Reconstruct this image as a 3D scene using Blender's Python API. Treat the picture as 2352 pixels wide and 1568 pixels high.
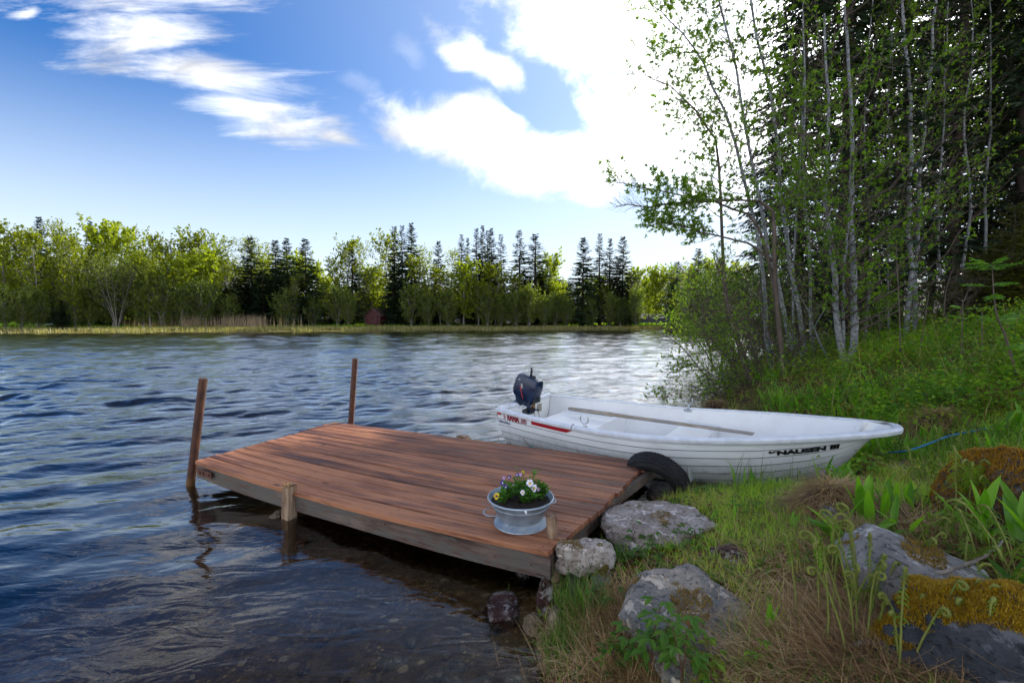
import bpy, math, random
import numpy as np
from math import radians as R, sin, cos, pi
for o in list(bpy.data.objects): bpy.data.objects.remove(o)
SC = bpy.context.scene
COL = SC.collection
# ---------------------------------------------------------------- camera
CAM_H = 1.5
F, CX, CY = 1045.33, 1176.0, 784.0
PITCH = math.atan(51/F)
cam_d = bpy.data.cameras.new('camera'); cam = bpy.data.objects.new('camera', cam_d); COL.objects.link(cam)
cam_d.lens = 16; cam_d.sensor_width = 36; cam_d.clip_end = 3000; cam_d.clip_start = 0.05
cam.location = (0, 0, CAM_H); cam.rotation_euler = (R(90)-PITCH, 0, 0)
SC.camera = cam
# ---------------------------------------------------------------- light
SUN_EL, SUN_AZ = 31.0, 41.0           # azimuth clockwise from +Y
SUN_STRENGTH, SKY_STRENGTH, EXPOSURE = 3.2, 0.14, 1.8
sun_d = bpy.data.lights.new('sun', 'SUN'); sun = bpy.data.objects.new('sun', sun_d); COL.objects.link(sun)
sun_d.energy = SUN_STRENGTH; sun_d.angle = R(1.5); sun_d.color = (1.0, 0.93, 0.82)
sun.rotation_euler = (R(90-SUN_EL), 0, R(180-SUN_AZ)); sun.location = (30, 40, 40)
SC.view_settings.view_transform = 'Standard'; SC.view_settings.look = 'None'
SC.view_settings.exposure = EXPOSURE; SC.view_settings.gamma = 1
SC.cycles.use_denoising = True
SC.cycles.max_bounces = 8; SC.cycles.transparent_max_bounces = 12
SC.cycles.diffuse_bounces = 3; SC.cycles.glossy_bounces = 3; SC.cycles.transmission_bounces = 4
SC.cycles.sample_clamp_indirect = 6

class NT:
    """small wrapper that builds node trees"""
    def __init__(s, nt): s.nt = nt; s.n = nt.nodes; s.l = nt.links
    def new(s, t, **kw):
        n = s.n.new(t)
        for k, v in kw.items(): setattr(n, k, v)
        return n
    def set(s, sock, v):
        if hasattr(v, 'is_output') : s.l.new(v, sock)
        elif v is not None: sock.default_value = v
    def math(s, op, a, b=None, c=None, clamp=False):
        n = s.new('ShaderNodeMath', operation=op, use_clamp=clamp)
        s.set(n.inputs[0], a)
        if b is not None: s.set(n.inputs[1], b)
        if c is not None: s.set(n.inputs[2], c)
        return n.outputs[0]
    def vmath(s, op, a, b=None, scale=None):
        n = s.new('ShaderNodeVectorMath', operation=op); s.set(n.inputs[0], a)
        if b is not None: s.set(n.inputs[1], b)
        if scale is not None: s.set(n.inputs[3], scale)
        return n.outputs['Value'] if op in ('LENGTH', 'DOT_PRODUCT', 'DISTANCE') else n.outputs[0]
    def comb(s, x, y, z):
        n = s.new('ShaderNodeCombineXYZ')
        for i, v in enumerate((x, y, z)): s.set(n.inputs[i], v)
        return n.outputs[0]
    def sep(s, v):
        n = s.new('ShaderNodeSeparateXYZ'); s.l.new(v, n.inputs[0]); return n.outputs
    def mapping(s, v, loc=(0,0,0), rot=(0,0,0), scale=(1,1,1), typ='POINT'):
        n = s.new('ShaderNodeMapping', vector_type=typ); s.l.new(v, n.inputs['Vector'])
        n.inputs['Location'].default_value = loc; n.inputs['Rotation'].default_value = rot; n.inputs['Scale'].default_value = scale
        return n.outputs[0]
    def noise(s, v, scale, detail=4, rough=.55, dist=0, lac=2, dims='3D'):
        n = s.new('ShaderNodeTexNoise', noise_dimensions=dims)
        if v is not None: s.l.new(v, n.inputs['Vector'])
        n.inputs['Scale'].default_value = scale; n.inputs['Detail'].default_value = detail
        n.inputs['Roughness'].default_value = rough; n.inputs['Distortion'].default_value = dist; n.inputs['Lacunarity'].default_value = lac
        return n.outputs['Fac']
    def voronoi(s, v, scale, feature='F1', rnd=1.0):
        n = s.new('ShaderNodeTexVoronoi', feature=feature); s.l.new(v, n.inputs['Vector'])
        n.inputs['Scale'].default_value = scale; n.inputs['Randomness'].default_value = rnd
        return n
    def ramp(s, f, stops, interp='LINEAR'):
        n = s.new('ShaderNodeValToRGB'); s.l.new(f, n.inputs[0]); cr = n.color_ramp; cr.interpolation = interp
        while len(cr.elements) < len(stops): cr.elements.new(.5)
        for e, (p, c) in zip(cr.elements, stops):
            e.position = p; e.color = (*c, 1) if len(c) == 3 else c
        return n.outputs[0]
    def maprange(s, v, a, b, c=0., d=1., smooth=True):
        n = s.new('ShaderNodeMapRange'); n.interpolation_type = 'SMOOTHSTEP' if smooth else 'LINEAR'
        s.set(n.inputs['Value'], v)
        for k, x in (('From Min', a), ('From Max', b), ('To Min', c), ('To Max', d)): s.set(n.inputs[k], x)
        return n.outputs[0]
    def mix(s, f, a, b, typ='MIX'):
        n = s.new('ShaderNodeMix', data_type='RGBA', blend_type=typ)
        s.set(n.inputs[0], f); 
        for i, v in ((6, a), (7, b)):
            if isinstance(v, tuple) and len(v) == 3: v = (*v, 1)
            s.set(n.inputs[i], v)
        return n.outputs[2]
    def bump(s, h, strength=1, dist=.01, normal=None):
        n = s.new('ShaderNodeBump'); n.inputs['Strength'].default_value = strength; n.inputs['Distance'].default_value = dist
        s.l.new(h, n.inputs['Height'])
        if normal is not None: s.l.new(normal, n.inputs['Normal'])
        return n.outputs[0]

def px_uv(px, py): return ((px-CX)/F, (733-py)/F)
# ---------------------------------------------------------------- sky (world)
W = bpy.data.worlds.new('World'); SC.world = W; W.use_nodes = True
t = NT(W.node_tree); t.n.clear()
sky = t.new('ShaderNodeTexSky', sky_type='NISHITA'); sky.sun_disc = False
sky.sun_elevation = R(SUN_EL); sky.sun_rotation = R(SUN_AZ); sky.altitude = 100; sky.air_density = 1.0; sky.dust_density = 1.0; sky.ozone_density = 3.5
tc = t.new('ShaderNodeTexCoord').outputs['Generated']
X_, Y_, Z_ = t.sep(tc)
yy = t.math('MAXIMUM', Y_, .08)
u_ = t.math('DIVIDE', X_, yy); v_ = t.math('DIVIDE', Z_, yy)
uv = t.comb(u_, v_, 0.)
w1 = t.new('ShaderNodeTexNoise'); t.l.new(uv, w1.inputs['Vector']); w1.inputs['Scale'].default_value = 5; w1.inputs['Detail'].default_value = 5
warp = t.vmath('SCALE', t.vmath('SUBTRACT', w1.outputs['Color'], (.5, .5, .5)), scale=.16)
uvw = t.vmath('ADD', uv, warp)
def blob(px, py, rx, ry, rot, vec=None):
    c = px_uv(px, py)
    m = t.mapping(uvw if vec is None else vec, (c[0], c[1], 0), (0, 0, R(rot)), (rx/F, ry/F, 1), 'TEXTURE')
    m2 = t.vmath('MULTIPLY', m, (1, 1, 0))
    return t.math('SUBTRACT', 1.0, t.vmath('LENGTH', m2))
def union(vals):
    r = vals[0]
    for q in vals[1:]: r = t.math('MAXIMUM', r, q)
    return r
streak = t.noise(t.mapping(uv, rot=(0, 0, R(9)), scale=(3.2, 17, 1)), 1, 9, .66, .5)
puff = t.noise(t.mapping(uv, scale=(7, 9, 1)), 1, 9, .6, .3)
uws = t.vmath('ADD', uv, t.vmath('SCALE', t.vmath('SUBTRACT', w1.outputs['Color'], (.5, .5, .5)), scale=.07))
left = union([blob(330, 8, 330, 62, -2, uws), blob(345, 100, 240, 85, -12, uws), blob(465, 168, 300, 56, -9, uws), blob(620, 272, 215, 54, -15, uws),
              blob(775, 322, 60, 20, -10, uws), blob(95, 46, 50, 18, 12, uws)])
lm = t.maprange(t.math('ADD', left, t.math('MULTIPLY', t.math('SUBTRACT', streak, .5), 2.6)), -.12, 1.05)
right = union([blob(1370, 60, 330, 180, 0), blob(1660, 230, 430, 300, 0), blob(2050, 60, 620, 420, 0), blob(1075, 315, 250, 92, -14),
               blob(1260, 375, 260, 100, -6), blob(1150, 180, 200, 70, -36)])
faint = t.math('MULTIPLY', t.maprange(t.math('ADD', union([blob(840, 205, 90, 40, -20), blob(950, 130, 70, 40, -50)]), t.math('MULTIPLY', t.math('SUBTRACT', puff, .5), 1.6)), .1, .8), .13)
hole = blob(1232, 222, 90, 130, 15)
right = t.math('SUBTRACT', right, t.math('MULTIPLY', t.math('MAXIMUM', hole, 0.), .8))
rm = t.maprange(t.math('ADD', right, t.math('MULTIPLY', t.math('SUBTRACT', puff, .5), 1.7)), -.02, .72)
# scattered cloud overhead (seen only mirrored in the water)
zz = t.math('MAXIMUM', Z_, .05)
pl = t.comb(t.math('DIVIDE', X_, zz), t.math('DIVIDE', Y_, zz), 0.)
ov = t.noise(t.mapping(pl, (3.1, 1.7, 0), scale=(1.5, 3.2, 1)), 1, 7, .6, .5)
om = t.math('MULTIPLY', t.maprange(ov, .52, .66), t.maprange(Z_, .56, .72))
om = t.math('MULTIPLY', om, .55)
mask = t.math('MAXIMUM', t.math('MAXIMUM', t.math('MAXIMUM', t.math('MULTIPLY', lm, .95), faint), rm), om)
mask = t.math('MULTIPLY', mask, t.maprange(Z_, .1, .22))
fill_cloud = t.math('MULTIPLY', t.maprange(t.noise(t.mapping(pl, (7, 2, 0), scale=(.8, .8, 1)), 1, 6, .6, .3), .44, .60), t.maprange(Y_, .12, -.15))  # unseen cloud behind the camera, added as white fill for the foreground
mask = t.math('MAXIMUM', mask, fill_cloud)
hs = t.new('ShaderNodeHueSaturation'); t.l.new(sky.outputs[0], hs.inputs['Color']); hs.inputs['Saturation'].default_value = 1.42; hs.inputs['Value'].default_value = .33
skyc = t.mix(1.0, hs.outputs[0], (.72, .92, 1.12, 1), 'MULTIPLY')
sx, sy, sz = cos(R(SUN_EL))*sin(R(SUN_AZ)), cos(R(SUN_EL))*cos(R(SUN_AZ)), sin(R(SUN_EL))
sdot = t.math('MAXIMUM', t.vmath('DOT_PRODUCT', t.vmath('NORMALIZE', tc), (sx, sy, sz)), 0.)
skyc = t.mix(t.math('MULTIPLY', t.math('POWER', sdot, 2.6), .72), skyc, (1.75, 2.1, 2.55, 1))
skyc = t.mix(t.math('MULTIPLY', t.maprange(Z_, .46, -.04), .98), skyc, (2.2, 2.45, 2.65, 1))
tone = t.noise(t.mapping(uv, (3, 5, 0), scale=(4, 7, 1)), 1, 7, .62, .5)
glow = t.math('POWER', t.math('MAXIMUM', t.vmath('DOT_PRODUCT', t.vmath('NORMALIZE', tc), (sx, sy, sz)), 0.), 9.)
shade = t.math('ADD', t.math('MULTIPLY_ADD', t.maprange(tone, .3, .7), 1.9, 1.55), t.math('MULTIPLY', glow, 9.))
shade = t.math('ADD', shade, t.math('ADD', t.math('MULTIPLY', fill_cloud, 5.5), t.math('MULTIPLY', om, 1.5)))
cl = t.vmath('SCALE', t.comb(.985, 1.0, 1.03), scale=shade)
final = t.mix(mask, skyc, cl)
bg = t.new('ShaderNodeBackground'); bg.inputs['Strength'].default_value = SKY_STRENGTH; t.l.new(final, bg.inputs['Color'])
out = t.new('ShaderNodeOutputWorld'); t.l.new(bg.outputs[0], out.inputs['Surface'])
W.cycles.sampling_method = 'MANUAL'; W.cycles.sample_map_resolution = 1024

# ---------------------------------------------------------------- pixel (2352x1568) -> world helpers
def ray(px, py):
    dx, dy = (px-CX)/F, (CY-py)/F
    return np.array([dx, cos(PITCH)+dy*sin(PITCH), -sin(PITCH)+dy*cos(PITCH)])
def U(px, py, z=0.0):
    d = ray(px, py); k = (z-CAM_H)/d[2]; return np.array([d[0]*k, d[1]*k, z])
def UD(px, py, Y):
    d = ray(px, py); k = Y/d[1]; return np.array([d[0]*k, Y, CAM_H+d[2]*k])
def proj(p):
    x, y, z = p[0], p[1], p[2]-CAM_H
    f = y*cos(PITCH)-z*sin(PITCH); u = y*sin(PITCH)+z*cos(PITCH)
    return (CX+F*x/f, CY-F*u/f)

# ---------------------------------------------------------------- numpy value noise
def _h(ix, iy, iz):
    n = (ix*374761393 + iy*668265263 + iz*1274126177) & 0xffffffff
    n = ((n ^ (n >> 13))*1274126177) & 0xffffffff
    return ((n ^ (n >> 16)) & 0xffff)/65535.0
def vnoise(p):
    p = np.asarray(p, float); i = np.floor(p).astype(np.int64); f = p-i; f = f*f*(3-2*f)
    r = 0
    for dx in (0, 1):
        for dy in (0, 1):
            for dz in (0, 1):
                w = (f[..., 0] if dx else 1-f[..., 0])*(f[..., 1] if dy else 1-f[..., 1])*(f[..., 2] if dz else 1-f[..., 2])
                r = r + w*_h(i[..., 0]+dx, i[..., 1]+dy, i[..., 2]+dz)
    return r*2-1
def fbm(p, oct=4, gain=.5):
    a, r, p = 1.0, 0, np.asarray(p, float)
    for k in range(oct):
        r = r+a*vnoise(p+k*17.3); p = p*2.03; a *= gain
    return r

# ---------------------------------------------------------------- mesh builder
class MB:
    def __init__(s): s.v = []; s.f = []; s.n = 0
    def add(s, v, faces, m=0):
        v = np.asarray(v, float).reshape(-1, 3)
        if not isinstance(faces, (list, tuple)): faces = [faces]
        for fa in faces:
            fa = np.asarray(fa, np.int64)
            if fa.size: s.f.append((fa+s.n, m))
        s.v.append(v); s.n += len(v); return s
    def box(s, c, size, m=0, rz=0, ax=None):
        h = np.array(size)/2
        v = np.array([[x, y, z] for x in (-1, 1) for y in (-1, 1) for z in (-1, 1)])*h
        if ax is not None: v = v@np.array(ax)
        elif rz: v = v@np.array([[cos(rz), sin(rz), 0], [-sin(rz), cos(rz), 0], [0, 0, 1]])
        return s.add(v+np.array(c), [np.array([[0,1,3,2],[4,6,7,5],[0,4,5,1],[2,3,7,6],[0,2,6,4],[1,5,7,3]])], m)
    def build(s, name, mats, parent=None, origin=None, smooth=False, autosmooth=None):
        V = np.concatenate(s.v) if s.v else np.zeros((0, 3))
        if origin is not None: V = V-np.array(origin)
        me = bpy.data.meshes.new(name)
        nl = sum(f.size for f, _ in s.f); nf = sum(len(f) for f, _ in s.f)
        me.vertices.add(len(V)); me.vertices.foreach_set('co', V.astype(np.float32).ravel())
        me.loops.add(nl); me.polygons.add(nf)
        me.loops.foreach_set('vertex_index', np.concatenate([f.ravel() for f, _ in s.f]).astype(np.int32))
        tot = np.concatenate([np.full(len(f), f.shape[1]) for f, _ in s.f])
        st = np.concatenate([[0], np.cumsum(tot)[:-1]])
        me.polygons.foreach_set('loop_start', st.astype(np.int32))
        me.polygons.foreach_set('loop_total', tot.astype(np.int32))
        me.polygons.foreach_set('material_index', np.concatenate([np.full(len(f), m) for f, m in s.f]).astype(np.int32))
        me.update(calc_edges=True); me.validate()
        me.polygons.foreach_set('use_smooth', np.full(len(me.polygons), bool(smooth)))
        if not isinstance(mats, (list, tuple)): mats = [mats]
        for m in mats: me.materials.append(m)
        if autosmooth is not None: me.set_sharp_from_angle(angle=R(autosmooth))
        ob = bpy.data.objects.new(name, me); COL.objects.link(ob)
        if parent is not None: ob.parent = parent
        elif origin is not None: ob.location = origin
        return ob

def nrm(v): return v/np.maximum(np.linalg.norm(v, axis=-1, keepdims=True), 1e-9)
def tubes(P, Rad, sides=5, cap=False):
    """P (N,K,3), Rad (N,K) -> verts, faces"""
    P = np.asarray(P, float); Rad = np.asarray(Rad, float)
    if P.ndim == 2: P = P[None]; Rad = Rad[None]
    N, K, _ = P.shape
    T = nrm(np.gradient(P, axis=1))
    ref = np.where(np.abs(T[:, :1, 2:3]) > .8, np.array([1., 0, 0]), np.array([0, 0, 1.]))
    ref = np.broadcast_to(ref, T.shape)
    A = nrm(np.cross(T, ref)); B = np.cross(T, A)
    a = np.arange(sides)/sides*2*pi
    V = P[:, :, None]+Rad[:, :, None, None]*(A[:, :, None]*np.cos(a)[:, None]+B[:, :, None]*np.sin(a)[:, None])
    idx = np.arange(N*K*sides).reshape(N, K, sides)
    q = np.stack([idx[:, :-1], np.roll(idx, -1, 2)[:, :-1], np.roll(idx, -1, 2)[:, 1:], idx[:, 1:]], -1).reshape(-1, 4)
    fs = [q]
    if cap: fs += [idx[:, 0, ::-1].reshape(N, sides), idx[:, -1].reshape(N, sides)]
    return V.reshape(-1, 3), fs
def leaves(pos, d, n, ln, wd, fold=.25, shape='diamond'):
    pos = np.asarray(pos, float); N = len(pos); d = nrm(d); s = nrm(np.cross(d, n)); n = np.cross(s, d)
    ln = np.broadcast_to(ln, (N,))[:, None]; wd = np.broadcast_to(wd, (N,))[:, None]
    if shape == 'diamond':
        V = np.stack([pos, pos+d*ln*.45+s*wd*.5+n*wd*fold, pos+d*ln, pos+d*ln*.45-s*wd*.5+n*wd*fold], 1)
        i = np.arange(N)[:, None]*4; return V.reshape(-1, 3), [i+np.array([0, 1, 2, 3])]
    V = np.stack([pos, pos+d*ln*.25+s*wd*.42+n*wd*fold*.8, pos+d*ln*.62+s*wd*.4+n*wd*fold*.8, pos+d*ln-n*ln*.12,
                  pos+d*ln*.62-s*wd*.4+n*wd*fold*.8, pos+d*ln*.25-s*wd*.42+n*wd*fold*.8], 1)
    i = np.arange(N)[:, None]*6
    return V.reshape(-1, 3), [i+np.array([0, 1, 2, 3]), i+np.array([0, 3, 4, 5])]
def blades(pos, az, lean, ln, wd, curl=.5, segs=4, prof='grass', fold=0.):
    """curved upright blades; lean = start angle from vertical, curl = extra bend (rad)"""
    pos = np.asarray(pos, float); N = len(pos)
    az, lean, ln, wd, curl = [np.broadcast_to(np.asarray(q, float), (N,)) for q in (az, lean, ln, wd, curl)]
    h = np.stack([np.cos(az), np.sin(az), 0*az], -1); s = np.stack([-np.sin(az), np.cos(az), 0*az], -1)
    pts = [pos]; ups = []
    for k in range(segs):
        a = lean+curl*(k+.5)/segs
        pts.append(pts[-1]+(h*np.sin(a)[:, None]+np.array([0, 0, 1])*np.cos(a)[:, None])*(ln/segs)[:, None])
    P = np.stack(pts, 1); tt = np.linspace(0, 1, segs+1)
    w = (1-tt)**.7 if prof == 'grass' else np.sin(pi*np.clip(tt*.92+.05, 0, 1))**.8*(1-.25*tt)
    if prof != 'grass': w[0] = .16; w[-1] = .02
    w = np.maximum(w, .03)
    Wd = (w[None]*wd[:, None]*.5)[..., None]
    a = lean[:, None]+curl[:, None]*tt
    nn = -h[:, None]*np.cos(a)[..., None]+np.array([0, 0, 1])*np.sin(a)[..., None]
    if fold:
        V = np.stack([P+s[:, None]*Wd+nn*Wd*fold, P, P-s[:, None]*Wd+nn*Wd*fold], 2); c = 3
    else:
        V = np.stack([P+s[:, None]*Wd, P-s[:, None]*Wd], 2); c = 2
    idx = np.arange(N*(segs+1)*c).reshape(N, segs+1, c)
    fs = [np.stack([idx[:, :-1, j], idx[:, :-1, j+1], idx[:, 1:, j+1], idx[:, 1:, j]], -1).reshape(-1, 4) for j in range(c-1)]
    return V.reshape(-1, 3), fs
def lathe(mb, prof, c, n=48, m=0, ax=None):
    prof = np.array(prof); a = np.arange(n)/n*2*pi
    V = np.stack([prof[:, None, 0]*np.cos(a), prof[:, None, 0]*np.sin(a), np.repeat(prof[:, 1:2], n, 1)], -1)
    V = V.reshape(-1, 3)
    if ax is not None: V = V@np.array(ax)
    idx = np.arange(len(prof)*n).reshape(len(prof), n)
    q = np.stack([idx[:-1], np.roll(idx, -1, 1)[:-1], np.roll(idx, -1, 1)[1:], idx[1:]], -1).reshape(-1, 4)
    return mb.add(V+np.array(c), [q], m)
def curve(pts, n):
    """Catmull-Rom through pts, n samples"""
    P = np.array(pts, float); P = np.vstack([2*P[0]-P[1], P, 2*P[-1]-P[-2]]); m = len(P)-3
    out = []
    for x in np.linspace(0, m-1e-6, n):
        k = int(x); f = x-k; a, b, c, d = P[k:k+4]
        out.append(.5*((2*b)+(-a+c)*f+(2*a-5*b+4*c-d)*f*f+(-a+3*b-3*c+d)*f**3))
    return np.array(out)

# ---------------------------------------------------------------- object helpers
def tag(o, label=None, cat=None, group=None, kind=None):
    if label: o['label'] = label
    if cat: o['category'] = cat
    if group: o['group'] = group
    if kind: o['kind'] = kind
    return o
def thing(name, loc, label, cat, group=None, rz=0):
    o = bpy.data.objects.new(name, None); COL.objects.link(o); o.location = loc; o.rotation_euler = (0, 0, rz); o.empty_display_size = .1
    return tag(o, label, cat, group)
def copy_tree(o, parent=None):
    c = o.copy(); COL.objects.link(c); c.parent = parent
    for ch in KIDS.get(o.name, []): 
        copy_tree(ch, c)
    return c
def text_mesh(body, size, name, m, bold=0., res=3):
    cu = bpy.data.curves.new(name, 'FONT'); cu.body = body; cu.size = size; cu.offset = bold; cu.resolution_u = res
    o = bpy.data.objects.new(name, cu); COL.objects.link(o); bpy.context.view_layer.update()
    me = bpy.data.meshes.new_from_object(o.evaluated_get(bpy.context.evaluated_depsgraph_get())); bpy.data.objects.remove(o)
    me.materials.clear(); me.materials.append(m); return me
KIDS = {}
def kid(par, ch): KIDS.setdefault(par.name, []).append(ch); return ch
ORD = ['', 'first', 'second', 'third', 'fourth', 'fifth', 'sixth', 'seventh', 'eighth', 'ninth', 'tenth', 'eleventh', 'twelfth', 'thirteenth',
       'fourteenth', 'fifteenth', 'sixteenth', 'seventeenth', 'eighteenth', 'nineteenth', 'twentieth', 'twenty-first', 'twenty-second', 'twenty-third', 'twenty-fourth', 'twenty-fifth', 'twenty-sixth', 'twenty-seventh', 'twenty-eighth', 'twenty-ninth', 'thirtieth']
# ================================================================ materials
def mat(name):
    m = bpy.data.materials.new(name); m.use_nodes = True; t = NT(m.node_tree); t.n.clear()
    o = t.new('ShaderNodeOutputMaterial'); return m, t, o
def principled(t, o, col, rough=.6, spec=.5, metal=0, normal=None, **kw):
    p = t.new('ShaderNodeBsdfPrincipled')
    if isinstance(col, tuple) and len(col) == 3: col = (*col, 1)
    t.set(p.inputs['Base Color'], col); t.set(p.inputs['Roughness'], rough); p.inputs['Specular IOR Level'].default_value = spec
    p.inputs['Metallic'].default_value = metal
    if normal is not None: t.l.new(normal, p.inputs['Normal'])
    for k, v in kw.items(): t.set(p.inputs[k.replace('_', ' ')], v)
    t.l.new(p.outputs[0], o.inputs['Surface']); return p
def objco(t): return t.new('ShaderNodeTexCoord').outputs['Object']
def wpos(t): return t.new('ShaderNodeNewGeometry').outputs['Position']
def leafmat(name, cols, trans=.45, tcol=None, rough=.5, spec=.3, boost=1.6):
    """cols: colour stops spread at random over the leaves"""
    m, t, o = mat(name)
    g = t.new('ShaderNodeNewGeometry')
    oi = t.new('ShaderNodeObjectInfo').outputs['Random']
    big = t.noise(g.outputs['Position'], 1.5, 3)
    f = t.math('ADD', t.math('MULTIPLY', g.outputs['Random Per Island'], .5), t.math('MULTIPLY_ADD', big, .9, -.27))
    f = t.math('ADD', f, t.math('MULTIPLY', oi, .2), clamp=True)
    n = len(cols); c = t.ramp(f, [((i+.5)/n if n > 1 else 0, q) for i, q in enumerate(cols)])
    p = principled(t, o, c, rough, spec)
    tr = t.new('ShaderNodeBsdfTranslucent')
    tc = t.mix(1.0, c, (boost*1.1, boost*1.12, boost*.35, 1), 'MULTIPLY'); t.l.new(tc, tr.inputs['Color'])
    mx = t.new('ShaderNodeMixShader'); mx.inputs[0].default_value = trans
    t.l.new(p.outputs[0], mx.inputs[1]); t.l.new(tr.outputs[0], mx.inputs[2]); t.l.new(mx.outputs[0], o.inputs['Surface'])
    return m
def barkmat(name, c1, c2, scale=8, stretch=(1, 1, .35), bumpd=.01, patch=None):
    m, t, o = mat(name); P = wpos(t)
    n = t.noise(t.mapping(P, scale=stretch), scale, 6, .65)
    c = t.ramp(n, [(.3, c1), (.62, c2)])
    if patch:
        k = t.noise(t.mapping(P, scale=(1, 1, 3.2)), scale*2.2, 5, .75)
        c = t.mix(t.maprange(k, .48, .58), c, patch)
    principled(t, o, c, .85, .2, normal=t.bump(n, .7, bumpd)); return m
M = {}
M['leaf_alder'] = leafmat('alder_leaf', [(.045, .095, .010), (.085, .155, .014), (.15, .23, .02)], .55, boost=2.1)
M['leaf_rowan'] = leafmat('rowan_leaf', [(.055, .11, .012), (.10, .175, .018), (.17, .25, .024)], .55, boost=2.1)
M['leaf_birch_far'] = leafmat('far_birch_leaf', [(.08, .11, .008), (.145, .18, .010), (.23, .255, .014)], .58, boost=1.5)
M['leaf_yellow_far'] = leafmat('far_bright_leaf', [(.14, .19, .01), (.21, .26, .012), (.28, .33, .018)], .5, boost=1.5)
M['leaf_grey_far'] = leafmat('far_willow_leaf', [(.045, .075, .012), (.085, .125, .016), (.15, .19, .024)], .45, boost=1.4)
M['needle'] = leafmat('spruce_needle', [(.010, .022, .008), (.016, .034, .012), (.026, .05, .016)], .15, boost=1.2)
M['needle_far'] = leafmat('far_spruce_needle', [(.012, .028, .012), (.02, .042, .017), (.035, .062, .022)], .18, boost=1.2)
M['needle_hill'] = leafmat('hill_spruce_needle', [(.022, .036, .03), (.03, .05, .036), (.045, .07, .045)], .15, boost=1.2)
M['thuja'] = leafmat('golden_cypress_leaf', [(.03, .04, .005), (.06, .07, .006), (.11, .11, .008)], .3, boost=1.3)
M['leaf_lily'] = leafmat('lily_leaf', [(.05, .14, .010), (.10, .25, .016), (.17, .34, .025)], .5, rough=.35, boost=1.7)
M['leaf_shrub'] = leafmat('undergrowth_leaf', [(.02, .055, .008), (.05, .13, .012), (.10, .21, .016), (.18, .29, .02), (.14, .10, .02)], .5, boost=1.9)
M['moss_orange'] = leafmat('orange_moss_tuft', [(.16, .07, .004), (.32, .155, .006), (.42, .23, .010)], .25, boost=1.1)
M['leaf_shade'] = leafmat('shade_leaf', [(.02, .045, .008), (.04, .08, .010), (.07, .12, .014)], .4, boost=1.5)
M['slope_grass'] = leafmat('slope_grass_blade', [(.025, .06, .010), (.05, .11, .012), (.09, .16, .018), (.20, .18, .06)], .4, boost=1.6)
M['leaf_bilberry'] = leafmat('bilberry_leaf', [(.018, .030, .006), (.04, .075, .008), (.08, .125, .010), (.13, .12, .014), (.16, .075, .02)], .4, boost=1.6)
M['leaf_rasp'] = leafmat('raspberry_leaf', [(.05, .12, .018), (.08, .18, .025), (.12, .22, .03)], .45, boost=1.6)
M['leaf_fern'] = leafmat('fern_leaf', [(.07, .13, .012), (.11, .19, .016), (.16, .25, .02)], .45, boost=1.6)
M['grass'] = leafmat('grass_blade', [(.06, .16, .012), (.17, .33, .02), (.31, .46, .04), (.40, .38, .08)], .45, boost=2.0)
M['grass_dark'] = leafmat('tussock_blade', [(.05, .12, .015), (.09, .19, .02), (.16, .26, .03)], .4, boost=1.5)
M['straw'] = leafmat('dry_grass_blade', [(.08, .04, .016), (.24, .13, .05), (.46, .29, .13), (.64, .48, .27)], .25, boost=1.0)
M['reed_green'] = leafmat('shore_reed', [(.17, .17, .05), (.27, .25, .10), (.36, .30, .16)], .4, boost=1.2)
M['reed_tan'] = leafmat('dead_reed', [(.22, .15, .09), (.34, .25, .16), (.45, .35, .25)], .3, boost=1.0)
M['litter'] = leafmat('dead_leaf', [(.06, .03, .015), (.14, .07, .03), (.24, .13, .06)], .15, boost=1.)
M['moss'] = leafmat('moss_tuft', [(.11, .055, .006), (.20, .11, .008), (.27, .17, .012)], .2, boost=1.1)
M['moss_gold'] = leafmat('golden_moss_tuft', [(.16, .08, .006), (.36, .21, .007), (.48, .32, .010)], .25, boost=1.1)
M['bark_alder'] = barkmat('alder_bark', (.08, .082, .08), (.30, .315, .315), 14, (1, 1, 1.4), .006, (.06, .055, .05))
M['bark_birch'] = barkmat('birch_bark', (.10, .10, .10), (.36, .375, .38), 9, (1, 1, 2), .006, (.05, .045, .04))
M['bark_twig'] = barkmat('twig_bark', (.05, .04, .03), (.13, .10, .08), 12)
M['bark_spruce'] = barkmat('spruce_bark', (.02, .014, .011), (.07, .05, .04), 9, (1, 1, .4), .02)
M['bark_far'] = barkmat('far_bark', (.08, .07, .06), (.24, .22, .20), 3)
M['stem_green'] = barkmat('green_stem', (.05, .07, .02), (.12, .14, .04), 20)
M['stem_red'] = barkmat('reddish_stem', (.07, .03, .02), (.14, .07, .03), 20)

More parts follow.
